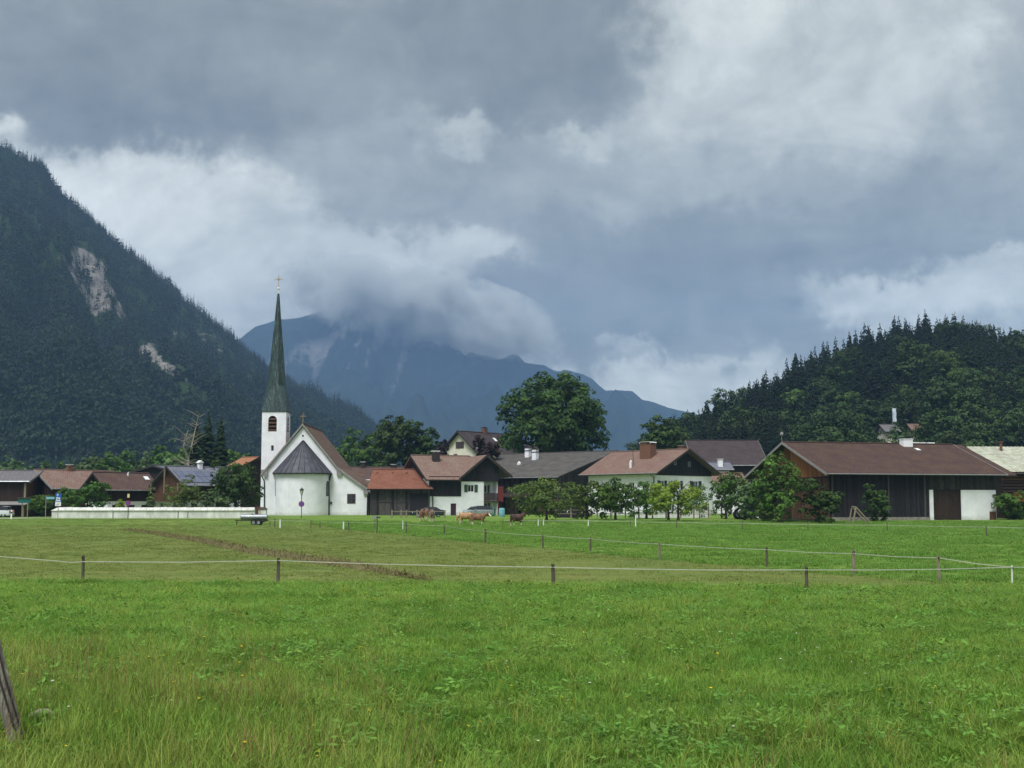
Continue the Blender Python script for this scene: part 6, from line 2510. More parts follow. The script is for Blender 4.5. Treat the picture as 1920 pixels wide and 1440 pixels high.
    MB().hexa([(-.1, -.07, zt * .802), (.1, -.07, zt * .802), (.08, .1, zt * .802), (-.08, .1, zt * .802), (-.06, -.04, zt), (.06, -.04, zt), (.04, .06, zt), (-.04, .06, zt)]).build('cap', SIGN_WHITE, t)


build_road()
churchyard_wall()
signs()


# ------------------------------------------------------------------ vehicles
def wheel(parent, x, y, r, w_, side):
    o = MB().lathe([(r * .62, -w_ / 2), (r * .92, -w_ / 2), (r, -w_ * .3), (r, w_ * .3), (r * .92, w_ / 2), (r * .62, w_ / 2)], (0, 0, 0), 20)
    o.v = [(x + a, y + c, r + b) for a, b, c in o.v]
    ty = o.build('wheel', BLACK_RUBBER, parent, smooth=True)
    rm = MB().lathe([(.001, w_ * .3), (r * .2, w_ * .3), (r * .5, w_ * .2), (r * .63, w_ * .42), (r * .63, -w_ * .42), (.001, -w_ * .3)], (0, 0, 0), 20)
    rm.v = [(x + a, y + c * side, r + b) for a, b, c in rm.v]
    rm.build('rim', ZINC, ty)


def car(label, loc, yaw, paint, wagon=False, cat='car'):
    t = thing('parked_car', label, cat, loc, yaw)
    L, W = 4.4, 1.76
    if wagon:
        prof = [(-2.15, .45, .62), (-2.2, .7, .62), (-2.12, .95, .66), (-1.7, .98, .8), (-1.0, .98, .86), (0, .98, .87), (.9, .97, .86), (1.5, .92, .84), (2.0, .82, .74), (2.15, .6, .6)]
        top = [(-2.0, .96), (-1.75, 1.42), (-.9, 1.5), (.1, 1.48), (.75, 1.36), (1.35, .95)]
    else:
        prof = [(-2.2, .45, .62), (-2.25, .7, .64), (-2.15, .95, .7), (-1.6, 1.0, .82), (-1.0, .98, .86), (0, .96, .87), (.9, .95, .86), (1.5, .88, .84), (2.1, .74, .74), (2.2, .55, .6)]
        top = [(-1.75, .98), (-1.1, 1.36), (-.4, 1.43), (.25, 1.4), (.7, 1.28), (1.3, .92)]
    # body shell: rings across the length
    mb = MB()
    xs = [-2.2, -2.1, -1.7, -1.0, 0, 1.0, 1.6, 2.0, 2.18]
    zt = [float(np.interp(x, [p[0] for p in prof], [p[1] for p in prof])) for x in xs]
    hw = [.72, .8, .86, .88, .88, .87, .84, .78, .68]
    rings = []
    for x, z, h in zip(xs, zt, hw):
        rings.append([(x, -h * .92, .22), (x, -h, .45), (x, -h, z - .18), (x, -h * .93, z), (x, 0, z + .03), (x, h * .93, z), (x, h, z - .18), (x, h, .45), (x, h * .92, .22)])
    for a, b in zip(rings, rings[1:]):
        for q in range(8):
            mb.face([a[q], b[q], b[q + 1], a[q + 1]])
    mb.face(rings[0])
    mb.face(rings[-1][::-1])
    body = mb.build('body', paint, t, smooth=False)
    # cabin roof and glass
    rf = MB()
    gl = MB()
    tr = []
    for x, z in top:
        f = (z - .95) / .5
        h = .84 - .2 * max(0, f)
        tr.append((x, h, z))
    for i, (a, b) in enumerate(zip(tr, tr[1:])):
        quad = [(a[0], -a[1], a[2]), (b[0], -b[1], b[2]), (b[0], b[1], b[2]), (a[0], a[1], a[2])]
        (gl if i in (0, len(tr) - 2) else rf).face([Vector(p) + Vector((0, 0, .01)) for p in quad])
    for s in (-1, 1):
        lo0, lo1 = tr[0], tr[-1]
        n = len(tr)
        for i in range(n - 1):
            a, b = tr[i], tr[i + 1]
            gl.face([(a[0], s * .85, .95), (b[0], s * .85, .94), (b[0], s * b[1], b[2]), (a[0], s * a[1], a[2])])
    rf.build('cabin_roof', paint, t)
    gl.build('windows', GLASS, t)
    for x in (-1.35, 1.35):
        for s in (-1, 1):
            wheel(t, x, s * .76, .32, .2, s)
    for s in (-1, 1):
        MB().box(2.12, 2.2, s * .58 - .14, s * .58 + .14, .58, .72).build('headlight', SIGN_WHITE, t)
        MB().box(-2.24, -2.16, s * .62 - .1, s * .62 + .1, .68, .86).build('tail_light', SIGN_RED, t)
        MB().box(.75, .9, s * .98 - .1, s * .98 + .1, .92, 1.06).build('side_mirror', paint, t)
    return t


PAINT_DARK = M('dark_blue_car_paint', S(44, 50, 64), S(36, 42, 56), scale=1, rough=.2, spec=.6)
PAINT_SILVER = M('silver_car_paint', S(176, 184, 190), S(160, 168, 176), scale=1, rough=.25, metal=.4, spec=.6)
PAINT_WHITE = M('white_car_paint', S(220, 224, 230), S(208, 212, 220), scale=1, rough=.25, spec=.6)
car('dark blue saloon car parked behind the two cows seen from behind', on_ground(803, 176), R(184), PAINT_DARK)
car('silver estate car parked before the white farmhouse wall', on_ground(896, 183), R(205), PAINT_SILVER, True)
car('pale car roof under the carport at the left edge', on_ground(-6, 176), R(175), PAINT_WHITE, True)


def tractor():
    p = on_ground(1399, 158)
    t = thing('tractor', 'small dark tractor with pale mudguards half hidden behind fruit trees', 'tractor', p, R(20))
    dark = M('dark_machine_paint', S(48, 52, 62), S(36, 38, 48), scale=2, rough=.5)
    mb = MB().hexa([(-.2, -.35, .6), (1.5, -.3, .6), (1.5, .3, .6), (-.2, .35, .6), (-.2, -.35, 1.25), (1.45, -.26, 1.1), (1.45, .26, 1.1), (-.2, .35, 1.25)])
    mb.build('engine_hood', dark, t)
    MB().box(-1.0, -.2, -.4, .4, .5, .95).build('chassis', dark, t)
    for s in (-1, 1):
        wheel(t, -.75, s * .68, .66, .36, s)
        wheel(t, 1.15, s * .55, .4, .24, s)
        mg = MB()
        for q in range(7):
            a0, a1 = PI * (.1 + .8 * q / 7), PI * (.1 + .8 * (q + 1) / 7)
            r = .74
            mg.face([(-.75 + r * math.cos(a0), s * .5, .66 + r * math.sin(a0)), (-.75 + r * math.cos(a1), s * .5, .66 + r * math.sin(a1)), (-.75 + r * math.cos(a1), s * .92, .66 + r * math.sin(a1)), (-.75 + r * math.cos(a0), s * .92, .66 + r * math.sin(a0))])
        mg.build('mudguard', SIGN_WHITE, t)
    MB().box(-.95, -.45, -.25, .25, 1.0, 1.1).box(-1.0, -.9, -.25, .25, 1.1, 1.5).build('seat', BLACK_RUBBER, t)
    MB().tube([(-.1, 0, 1.2), (-.4, 0, 1.5)], .03, 6).build('steering_column', dark, t)
    MB().tube([(.9, .15, 1.1), (.9, .15, 1.7)], .04, 6).build('exhaust_pipe', PIPE, t)


tractor()


def tank_trailer():
    p = on_ground(478, 138.5)
    k = FPX / 138.5
    t = thing('water_tank_trailer', 'silver cylindrical water tank on a low two wheeled trailer in the field', 'trailer', p)
    x0, x1 = (452 - 478) / k, (502 - 478) / k
    r = .29
    zc = Z(969.5, 138.5) - p.z
    steel = M('galvanised_tank', S(156, 162, 168), S(132, 138, 144), scale=2.5, rough=.4, metal=.55)
    MB().tube([(x0, 0, zc), (x0 + .06, 0, zc), (x1 - .06, 0, zc), (x1, 0, zc)], [r * .8, r, r, r * .8], 24).build('tank', steel, t, smooth=False)
    for q in (.3, .55, .8):
        x = x0 + (x1 - x0) * q
        MB().tube([(x - .03, 0, zc), (x + .03, 0, zc)], r + .012, 24).build('tank_hoop', ZINC, t)
    MB().tube([(x0 + 1.2, 0, zc + r), (x0 + 1.2, 0, zc + r + .1)], .14, 12).build('filler_cap', ZINC, t)
    MB().box(x0 - .1, x1, -.3, -.2, zc - r - .12, zc - r - .02).box(x0 - .1, x1, .2, .3, zc - r - .12, zc - r - .02).build('chassis', TRIM_DARK, t)
    MB().tube([(x0, 0, zc - r - .08), ((441 - 478) / k, 0, zc - r - .05)], .05, 6).build('drawbar', TRIM_DARK, t)
    MB().tube([((445 - 478) / k, 0, zc - r), ((444.5 - 478) / k, 0, -.02)], .05, 6).build('jockey_stand', TRIM_DARK, t)
    for x in (-.05, .5):
        for s in (-1, 1):
            wheel(t, x, s * .42, .29, .18, s)
    MB().hexa([(x1 - .6, -.25, zc - r - .3), (x1 - .1, -.25, zc - r - .14), (x1 - .1, .25, zc - r - .14), (x1 - .6, .25, zc - r - .3), (x1 - .6, -.25, zc - r - .13), (x1 - .1, -.25, zc - r - .12), (x1 - .1, .25, zc - r - .12), (x1 - .6, .25, zc - r - .13)]).build('tail_bracket', TRIM_DARK, t)


tank_trailer()


# ------------------------------------------------------------------ cows
def remeshed(mb, voxel):
    o = mb.build('shape_tmp', None) if False else None
    me = mb.mesh('shape_tmp')
    o = bpy.data.objects.new('shape_tmp', me)
    COL.objects.link(o)
    md = o.modifiers.new('m', 'REMESH')
    md.mode = 'VOXEL'
    md.voxel_size = voxel
    sm = o.modifiers.new('s', 'SMOOTH')
    sm.factor = .5
    sm.iterations = 3
    dg = bpy.context.evaluated_depsgraph_get()
    res = bpy.data.meshes.new_from_object(o.evaluated_get(dg))
    bpy.data.objects.remove(o)
    res.polygons.foreach_set('use_smooth', [True] * len(res.polygons))
    return res


def rings(mb, secs, n=12):
    """loft of ellipses: (centre, radius sideways, radius up, axis direction in xz plane)"""
    i0 = len(mb.v)
    for (c, ry, rz, ax) in secs:
        c = Vector(c)
        ax = Vector(ax).normalized()
        up = Vector((-ax.z, 0, ax.x))
        for k in range(n):
            a = 2 * PI * k / n
            mb.v.append(tuple(c + Vector((0, 1, 0)) * ry * math.cos(a) + up * rz * math.sin(a)))
    m = len(secs)
    fs = [(i0 + j * n + k, i0 + j * n + (k + 1) % n, i0 + (j + 1) * n + (k + 1) % n, i0 + (j + 1) * n + k) for j in range(m - 1) for k in range(n)]
    fs += [tuple(i0 + k for k in range(n))[::-1], tuple(i0 + (m - 1) * n + k for k in range(n))]
    mb.f += fs
    mb.uv += [None] * len(fs)
    mb.tone += [1.0] * len(fs)


def cow_mesh(head_low=False, turn=0.0, step=0.1):
    mb = MB()
    fx = (1, 0, 0)
    rings(mb, [((-.86, 0, 1.08), .1, .12, fx), ((-.82, 0, 1.02), .24, .26, fx), ((-.62, 0, .98), .31, .34, fx), ((-.3, 0, .93), .34, .38, fx), ((.05, 0, .9), .36, .41, fx),
               ((.4, 0, .93), .33, .40, fx), ((.62, 0, .98), .27, .36, fx), ((.78, 0, 1.02), .18, .26, fx)])
    ct, st = math.cos(turn), math.sin(turn)
    hx, hz = (1.12, .72) if head_low else (1.18, 1.30)
    nd = Vector((hx - .6, 0, hz - 1.05))
    m0 = len(mb.v)
    rings(mb, [((.55, 0, 1.05), .19, .30, nd), ((.75, 0, 1.05 + nd.z * .35), .15, .23, nd), ((.98, 0, 1.05 + nd.z * .75), .12, .17, nd)])
    hd = Vector((.8, 0, -.62)) if not head_low else Vector((.45, 0, -.9))
    hb = Vector((hx - .12, 0, hz + .02))
    hd.normalize()
    rings(mb, [(hb - hd * .05, .09, .11, hd), (hb + hd * .1, .125, .15, hd), (hb + hd * .28, .1, .12, hd), (hb + hd * .45, .075, .085, hd), (hb + hd * .54, .075, .07, hd)])
    for s in (-1, 1):
        e = hb + Vector((0, s * .1, .06))
        rings(mb, [(e, .03, .05, fx)] * 0 + [(e + Vector((-.02, s * .05, .0)), .06, .05, (1, 0, .01)), (e + Vector((.04, s * .12, -.02)), .07, .045, (1, 0, .01))], 8)
        mb.tube([e + Vector((0, -s * .04, .06)), e + Vector((0, s * .06, .14)), e + Vector((.03, s * .08, .22))], [.035, .028, .015], 6)
    if turn:
        for q in range(m0, len(mb.v)):
            x, y, z = mb.v[q]
            if x > .7:
                f = min(1.0, (x - .7) / .3)
                a = turn * f
                dx = x - .7
                mb.v[q] = (.7 + dx * math.cos(a) - y * math.sin(a), dx * math.sin(a) + y * math.cos(a), z)
    for s in (-1, 1):
        sx = step * s
        rings(mb, [((.48, s * .18, .95), .12, .17, (0, 0, -1)), ((.5 + sx * .3, s * .19, .66), .085, .12, (0, 0, -1)), ((.5 + sx * .7, s * .19, .42), .062, .07, (0, 0, -1)), ((.5 + sx, s * .19, .12), .05, .055, (0, 0, -1)), ((.53 + sx, s * .19, .0), .065, .075, (0, 0, -1))], 10)
        sx = -step * s
        rings(mb, [((-.6, s * .17, 1.0), .15, .24, (0, 0, -1)), ((-.6 + sx * .3, s * .2, .72), .12, .18, (0, 0, -1)), ((-.72 + sx * .7, s * .19, .46), .07, .085, (0, 0, -1)), ((-.68 + sx, s * .19, .16), .05, .055, (0, 0, -1)), ((-.64 + sx, s * .19, .0), .065, .075, (0, 0, -1))], 10)
    mb.tube([(-.84, 0, 1.26), (-.96, 0, 1.12), (-.98, .02, .75), (-.97, .02, .5)], [.05, .045, .03, .05], 6)
    rings(mb, [((-.42, 0, .6), .14, .12, (0, 0, -1)), ((-.42, 0, .52), .1, .1, (0, 0, -1))], 10)
    return remeshed(mb, .032)


def hide(name, base, dark, white_face=True, patches=0.0):
    m = bpy.data.materials.new(name)
    m.use_nodes = True
    k = NT(m.node_tree)
    bs = k.n['Principled BSDF']
    t = k.new('ShaderNodeTexCoord')
    sp = k.new('ShaderNodeSeparateXYZ')
    k.l.new(t.outputs['Object'], sp.inputs[0])
    n = k.noise(t.outputs['Object'], 2.3, 3, .5)
    c = k.mix(k.smooth(n, .35, .65), base, dark)
    if patches:
        c = k.mix(k.smooth(n, 1 - patches, 1 - patches + .05), c, S(226, 216, 200))
    leg = k.smooth(k.math('MULTIPLY', sp.outputs[2], -1.0), -.42, -.3)
    c = k.mix(leg, c, S(214, 202, 182))
    if white_face:
        f = k.smooth(k.math('ADD', sp.outputs[0], k.math('MULTIPLY', n, .1)), 1.24, 1.32)
        c = k.mix(f, c, S(230, 220, 206))
    bs.inputs['Roughness'].default_value = .75
    k.l.new(c, bs.inputs['Base Color'])
    return m


def cows():
    up = cow_mesh(False, 0.0, .08)
    turned = cow_mesh(False, .5, .1)
    low = cow_mesh(True, -.2, .12)
    H1 = hide('red_brown_hide', S(140, 100, 72), S(104, 72, 54))
    H2 = hide('tan_hide', S(180, 140, 100), S(150, 112, 80), True, .42)
    H3 = hide('grey_tan_hide', S(140, 120, 100), S(110, 92, 78), False)
    H4 = hide('dark_brown_hide', S(96, 66, 52), S(62, 46, 42), False)
    Gc = 'cows grazing in front of the farmhouse'
    lst = [(791, 977, 92, up, H1, 'brown cow standing with its rump to the viewer left of its twin'),
           (810, 978, 84, turned, H3, 'greyish tan cow seen from behind in front of the dark car'),
           (801, 974, 100, up, H1, 'brown cow half hidden behind the two cows seen from behind'),
           (873, 982, 172, low, H2, 'tan and white cow facing left beside the silver car'),
           (897, 984.5, -8, up, H1, 'red brown cow with white face looking right'),
           (970, 986, 35, turned, H4, 'dark brown cow walking away to the right beneath the olive fruit tree')]
    for px, py, yw, me, mat, lab in lst:
        p = gp(px, py)
        m2 = me.copy()
        m2.materials.clear()
        m2.materials.append(mat)
        o = link('cow', m2, None, p)
        o.rotation_euler = (0, 0, R(yw))
        o.scale = (.94,) * 3
        tag(o, lab, 'cow', Gc)


cows()


# ------------------------------------------------------------------ fences
TAPE = M('white_fence_tape', S(196, 198, 184), S(178, 182, 166), scale=6, rough=.6)
POST_DARK = M('dark_fence_post', S(104, 96, 86), S(74, 68, 62), scale=8, rough=.9, stretch=(4, 4, .5))


def tape_mesh(mb, pts, h=.035, sag=.03):
    """hanging ribbon between points"""
    for a, b in zip(pts, pts[1:]):
        a, b = Vector(a), Vector(b)
        n = max(2, int((b - a).length / 2.0))
        prev = None
        for i in range(n + 1):
            t = i / n
            p = a.lerp(b, t) - Vector((0, 0, sag * 4 * t * (1 - t)))
            tw = .004
            if prev is not None:
                mb.hexa([prev + Vector((0, -tw, -h / 2)), p + Vector((0, -tw, -h / 2)), p + Vector((0, tw, -h / 2)), prev + Vector((0, tw, -h / 2)),
                         prev + Vector((0, -tw, h / 2)), p + Vector((0, -tw, h / 2)), p + Vector((0, tw, h / 2)), prev + Vector((0, tw, h / 2))])
            prev = p


def fence_post(parent, p, h, r, mat, lean=0.0, knob=True, name='post'):
    rng = random.random
    mb = MB()
    top = p + Vector((lean * h, 0, h))
    pts = [p + Vector((0, 0, -.15)), p + Vector((lean * h * .4, 0, h * .45)), top]
    mb.tube([q - parent.location for q in pts], [r * 1.05, r, r * .92], 8)
    o = mb.build(name, mat, parent)
    if knob:
        q = top - parent.location
        MB().tube([q + Vector((0, -r - .05, -.06)), q + Vector((0, -r * .5, -.06))], .022, 6).build('insulator', BLACK_RUBBER, o)
    return top


def electric_fence(label, posts, tape_y, mat, r, th=.035, extra_start=None, extra_end=None, sag=.03):
    """posts: (px, py_base, py_top, material, radius)"""
    first = gp(posts[0][0], posts[0][1])
    t = thing('electric_fence', label, 'fence', first)
    tops = []
    for (px, pb, pt, mt, rr) in posts:
        p = gp(px, pb)
        h = Z(pt, p.y) - p.z
        fence_post(t, p, h, rr or r, mt or mat, random.uniform(-.03, .03), knob=p.y < 60)
        z = None
        tops.append((px, p))
    pts = []
    for (px, p), ty in zip(tops, tape_y):
        q = P(px, ty, p.y - .09)
        pts.append(q - t.location)
    if extra_start:
        pts = [P(a, b, c) - t.location for a, b, c in extra_start] + pts
    if extra_end:
        pts = pts + [P(a, b, c) - t.location for a, b, c in extra_end]
    mb = MB()
    tape_mesh(mb, pts, th, sag)
    mb.build('fence_tape', TAPE, t)
    return t


WP = SIGN_WHITE
electric_fence('near electric fence with dark posts and white tape across the field',
               [(155, 1094, 1041, POST_DARK, .045), (521, 1097, 1046, POST_DARK, .045), (1038, 1105, 1057, POST_DARK, .05), (1513, 1109, 1062, POST_DARK, .042), (1898, 1103, 1060, WP, .022)],
               [1053, 1051, 1063.5, 1068.5, 1063.5], POST_DARK, .045, th=.02, extra_start=[(-120, 1030, 38.5), (108, 1052, 36.3)], extra_end=[(2060, 1061, 35.0)])
electric_fence('second electric fence running back along the green pasture',
               [(1761, 1090, 1042, POSTWOOD, .05), (1601, 1077, 1031, POSTWOOD, .05), (1438, 1063, 1026, POST_DARK, .045), (1237, 1049, 1017, POSTWOOD, .05), (1107, 1035, 1008, POST_DARK, .04), (1018, 1029, 1003, POST_DARK, .04),
                (910, 1018, 992, POST_DARK, .06), (833, 1003, 984, POST_DARK, .05), (762, 1001, 980, POST_DARK, .05), (755, 994, 976, WP, .035), (707, 1000, 968, POST_DARK, .05), (654, 997, 979, POST_DARK, .05), (644, 993, 978, WP, .06), (600, 991, 977, POST_DARK, .04)],
               [1046, 1038, 1030.5, 1020, 1010, 1004.5, 996, 986, 982.5, 982, 980, 979, 979, 978], POSTWOOD, .05, th=.02, extra_start=[(1898, 1063.5, 36.1)])
electric_fence('thin far electric fence crossing the pasture before the fruit trees',
               [(2060, 1012, 985, POST_DARK, .04), (1850, 1006, 985, POST_DARK, .04), (1664, 998, 980, POST_DARK, .04), (1515, 995, 978, POST_DARK, .035), (1392, 994, 976, POST_DARK, .035), (1269, 992, 974, POST_DARK, .04), (1192, 989, 966, WP, .05), (1182, 988, 975, POST_DARK, .035), (1103, 988, 975, WP, .05), (1019, 987, 974, WP, .045), (1009, 987, 974, WP, .045), (943, 985, 972, POST_DARK, .035)],
               [992, 988, 984.5, 983, 981, 979.5, 978, 977.5, 976.5, 976, 976, 975.5], POST_DARK, .04, th=.03)
electric_fence('short electric fence beside the silver water tank trailer',
               [(583, 990, 976, POST_DARK, .04), (525, 991, 974, WP, .07), (515, 988, 972, POST_DARK, .05), (506, 988, 975, POST_DARK, .03)], [977, 976, 976, 976], POST_DARK, .04, th=.03)


def rail_fence():
    d = 165.0
    t = thing('wooden_fence', 'grey wooden post and rail fence behind the fruit trees', 'fence', on_ground(1040, d))
    xs = list(range(1042, 1385, 26))
    pts = []
    for i, px in enumerate(xs):
        p = on_ground(px + random.uniform(-3, 3), d + random.uniform(-.5, .5))
        h = random.uniform(1.25, 1.6)
        MB().box(-.09, .09, -.07, .07, -.3, h).build('post', POSTWOOD if i % 4 else WOOD_GREY, t).location = p - t.location
        pts.append((p, h))
    for (a, ha), (b, hb) in zip(pts, pts[1:]):
        for f in (.45, .82):
            mb = MB().tube([a - t.location + Vector((0, -.1, 1.3 * f)), b - t.location + Vector((0, -.1, 1.3 * f + random.uniform(-.05, .05)))], .05, 6)
            mb.build('rail', POSTWOOD, t)
    # rails by the parked cars
    d = 168.0
    t = thing('wooden_fence', 'short pale wooden rail fence beside the dark parked car', 'fence', on_ground(735, d))
    pts = []
    for px in (735, 752, 762, 782, 834):
        p = on_ground(px, d)
        MB().box(-.1, .1, -.08, .08, -.3, 1.05).build('post', POSTWOOD, t).location = p - t.location
        pts.append(p)
    for a, b in zip(pts, pts[1:]):
        MB().tube([a - t.location + Vector((0, -.1, .85)), b - t.location + Vector((0, -.1, .85))], .05, 6).build('rail', POSTWOOD, t)
    # white low wall in the farmyard
    p = on_ground(1282, 170)
    tag(MB().box(-6.4, 3.4, 0, .3, -.3, .75).box(-6.5, 3.5, -.05, .35, .752, .85).build('garden_wall', OLDWALL), 'low pale garden wall under the bright yellow green tree', 'wall').location = p


rail_fence()


def yard_things():
    # wooden swing frame
    p = gp(1597, 982)
    t = thing('swing_frame', 'pale wooden A shaped swing frame in front of the black barn wall', 'swing frame', p)
    q = lambda px, py, dy=0: P(px, py, p.y + dy) - t.location
    MB().tube([q(1599, 983), q(1605, 951)], .1, 8).build('leg', POSTWOOD, t)
    MB().tube([q(1632, 981), q(1605, 951)], .08, 8).build('leg', POSTWOOD, t)
    top = q(1605, 951)
    MB().tube([top, top + Vector((.25, 2.6, .05))], .08, 8).build('top_beam', POSTWOOD, t)
    for a in (q(1599, 983), q(1632, 981)):
        MB().tube([a + Vector((.25, 2.6, .05)), top + Vector((.25, 2.6, .05))], .08, 8).build('leg', POSTWOOD, t)
    # teal bin by the farmhouse
    p = on_ground(924, 186)
    t = thing('waste_bin', 'green waste bin beside the farmhouse loggia', 'bin', p)
    MB().hexa([(-.28, -.3, 0), (.28, -.3, 0), (.28, .3, 0), (-.28, .3, 0), (-.36, -.38, .95), (.36, -.38, .95), (.36, .38, .95), (-.36, .38, .95)]).build('bin_body', TEAL, t)
    MB().hexa([(-.4, -.42, .953), (.4, -.42, .953), (.4, .42, .953), (-.4, .42, .953), (-.36, -.3, 1.06), (.36, -.3, 1.06), (.36, .42, 1.1), (-.36, .42, 1.1)]).build('bin_lid', TEAL, t)
    p = on_ground(941, 178)
    t = thing('water_barrel', 'pale blue plastic barrel at the barn corner', 'barrel', p)
    MB().lathe([(.36, 0), (.42, .25), (.43, .6), (.42, .95), (.36, 1.2), (.3, 1.22)], (0, 0, 0), 16).lathe([(.001, 1.222), (.3, 1.222)], (0, 0, 0), 16).build('barrel_body', SIGN_PALEBLUE, t)
    MB().lathe([(.44, .3), (.45, .33), (.44, .36)], (0, 0, 0), 16).build('barrel_hoop', SIGN_PALEBLUE, t)
    # fence energiser
    p = gp(703, 992)
    t = thing('fence_energiser', 'grey electric fence energiser box on a post', 'box', p)
    z = Z(967, p.y) - p.z
    MB().tube([(0, 0, -.1), (0, 0, z)], .03, 6).build('stake', POST_DARK, t)
    MB().box(-.22, .12, -.1, .1, z - .32, z).build('casing', ZINC, t)
    MB().box(.121, .5, -.04, .0, z - .2, z - .1).build('solar_cell', BLACK_RUBBER, t)
    # white notice on the shed wall
    p = on_ground(1064, 171)
    t = thing('notice_shed', 'small dark plank shed with a white notice on its wall', 'shed', p)
    MB().box(-1.6, 1.4, 0, 2.4, -.2, 2.0).build('shed_body', WOOD_BLACK, t)
    MB().hexa([(-1.8, -.3, 2.01), (1.6, -.3, 2.01), (1.6, 2.6, 2.2), (-1.8, 2.6, 2.2), (-1.8, -.3, 2.11), (1.6, -.3, 2.11), (1.6, 2.6, 2.3), (-1.8, 2.6, 2.3)]).build('shed_roof', WOOD_DARK, t)
    MB().box(-.2, .05, -.03, -.003, .7, 1.15).build('notice', SIGN_WHITE, t)
    # timber pile before the barn gable
    p = gp(1497, 978)
    t = thing('timber_pile', 'low pile of grey planks and beams under the dark shrub', 'timber', p)
    rng = random.Random(2)
    for i in range(9):
        z = .06 + .09 * (i // 3)
        x = rng.uniform(-.6, .6)
        y = (i % 3) * .3 + rng.uniform(-.05, .05)
        MB().box(x - 2.4, x + 2.6, y, y + .22, z, z + .07).build('plank', POSTWOOD if i % 2 else WOOD_GREY, t)


yard_things()


# leaning post at the left edge
def leaning_post():
    p = gp(43, 1382)
    t = thing('fence_post', 'thick grey weathered wooden post leaning left at the left edge', 'post', p)
    mb = MB()
    a = Vector((0, 0, -.2))
    b = P(-26, 1150, p.y) - p
    rng = random.Random(1)
    n = 12
    m = 9
    i0 = 0
    ring = []
    for j in range(m):
        q = a.lerp(b * 1.25, j / (m - 1))
        for k in range(n):
            an = 2 * PI * k / n
            r = .056 * (1 + .10 * math.sin(3 * an + 1) + rng.uniform(-.04, .04)) * (1.08 - .1 * j / m)
            mb.v.append((q.x + r * math.cos(an), q.y + r * math.sin(an), q.z))
    for j in range(m - 1):
        for k in range(n):
            mb.f.append((j * n + k, j * n + (k + 1) % n, (j + 1) * n + (k + 1) % n, (j + 1) * n + k))
    mb.f.append(tuple((m - 1) * n + k for k in range(n)))
    mb.uv = [None] * len(mb.f)
    mb.tone = [1.0] * len(mb.f)
    w_ = M('old_post_wood', S(164, 158, 146), S(108, 103, 96), scale=9, rough=.95, stretch=(5, 5, .45), bump=1.0, bscale=22)
    mb.build('shaft', w_, t)
    for k in range(3):
        an = [-2.2, -1.3, -.6][k]
        c0 = Vector((.057 * math.cos(an), .057 * math.sin(an), 0))
        MB().tube([a + c0 + Vector((0, 0, .1)), a.lerp(b * 1.2, .5) + c0, b * 1.18 + c0], [.006, .008, .004], 4).build('drying_crack', TRIM_DARK, t)
    # weathered offcut lying beside it
    p2 = gp(78, 1352)
    o = MB()
    o.tube([(-.1, .05, .03), (-.02, .02, .06), (.05, -.02, .07), (.11, 0, .05)], [.022, .03, .024, .01], 8)
    tag(o.build('wood_stub', M('bleached_wood', S(168, 162, 142), S(118, 112, 94), scale=10, rough=.9)), 'short bleached wood stub lying in the grass beside the leaning post', 'wood').location = p2


leaning_post()


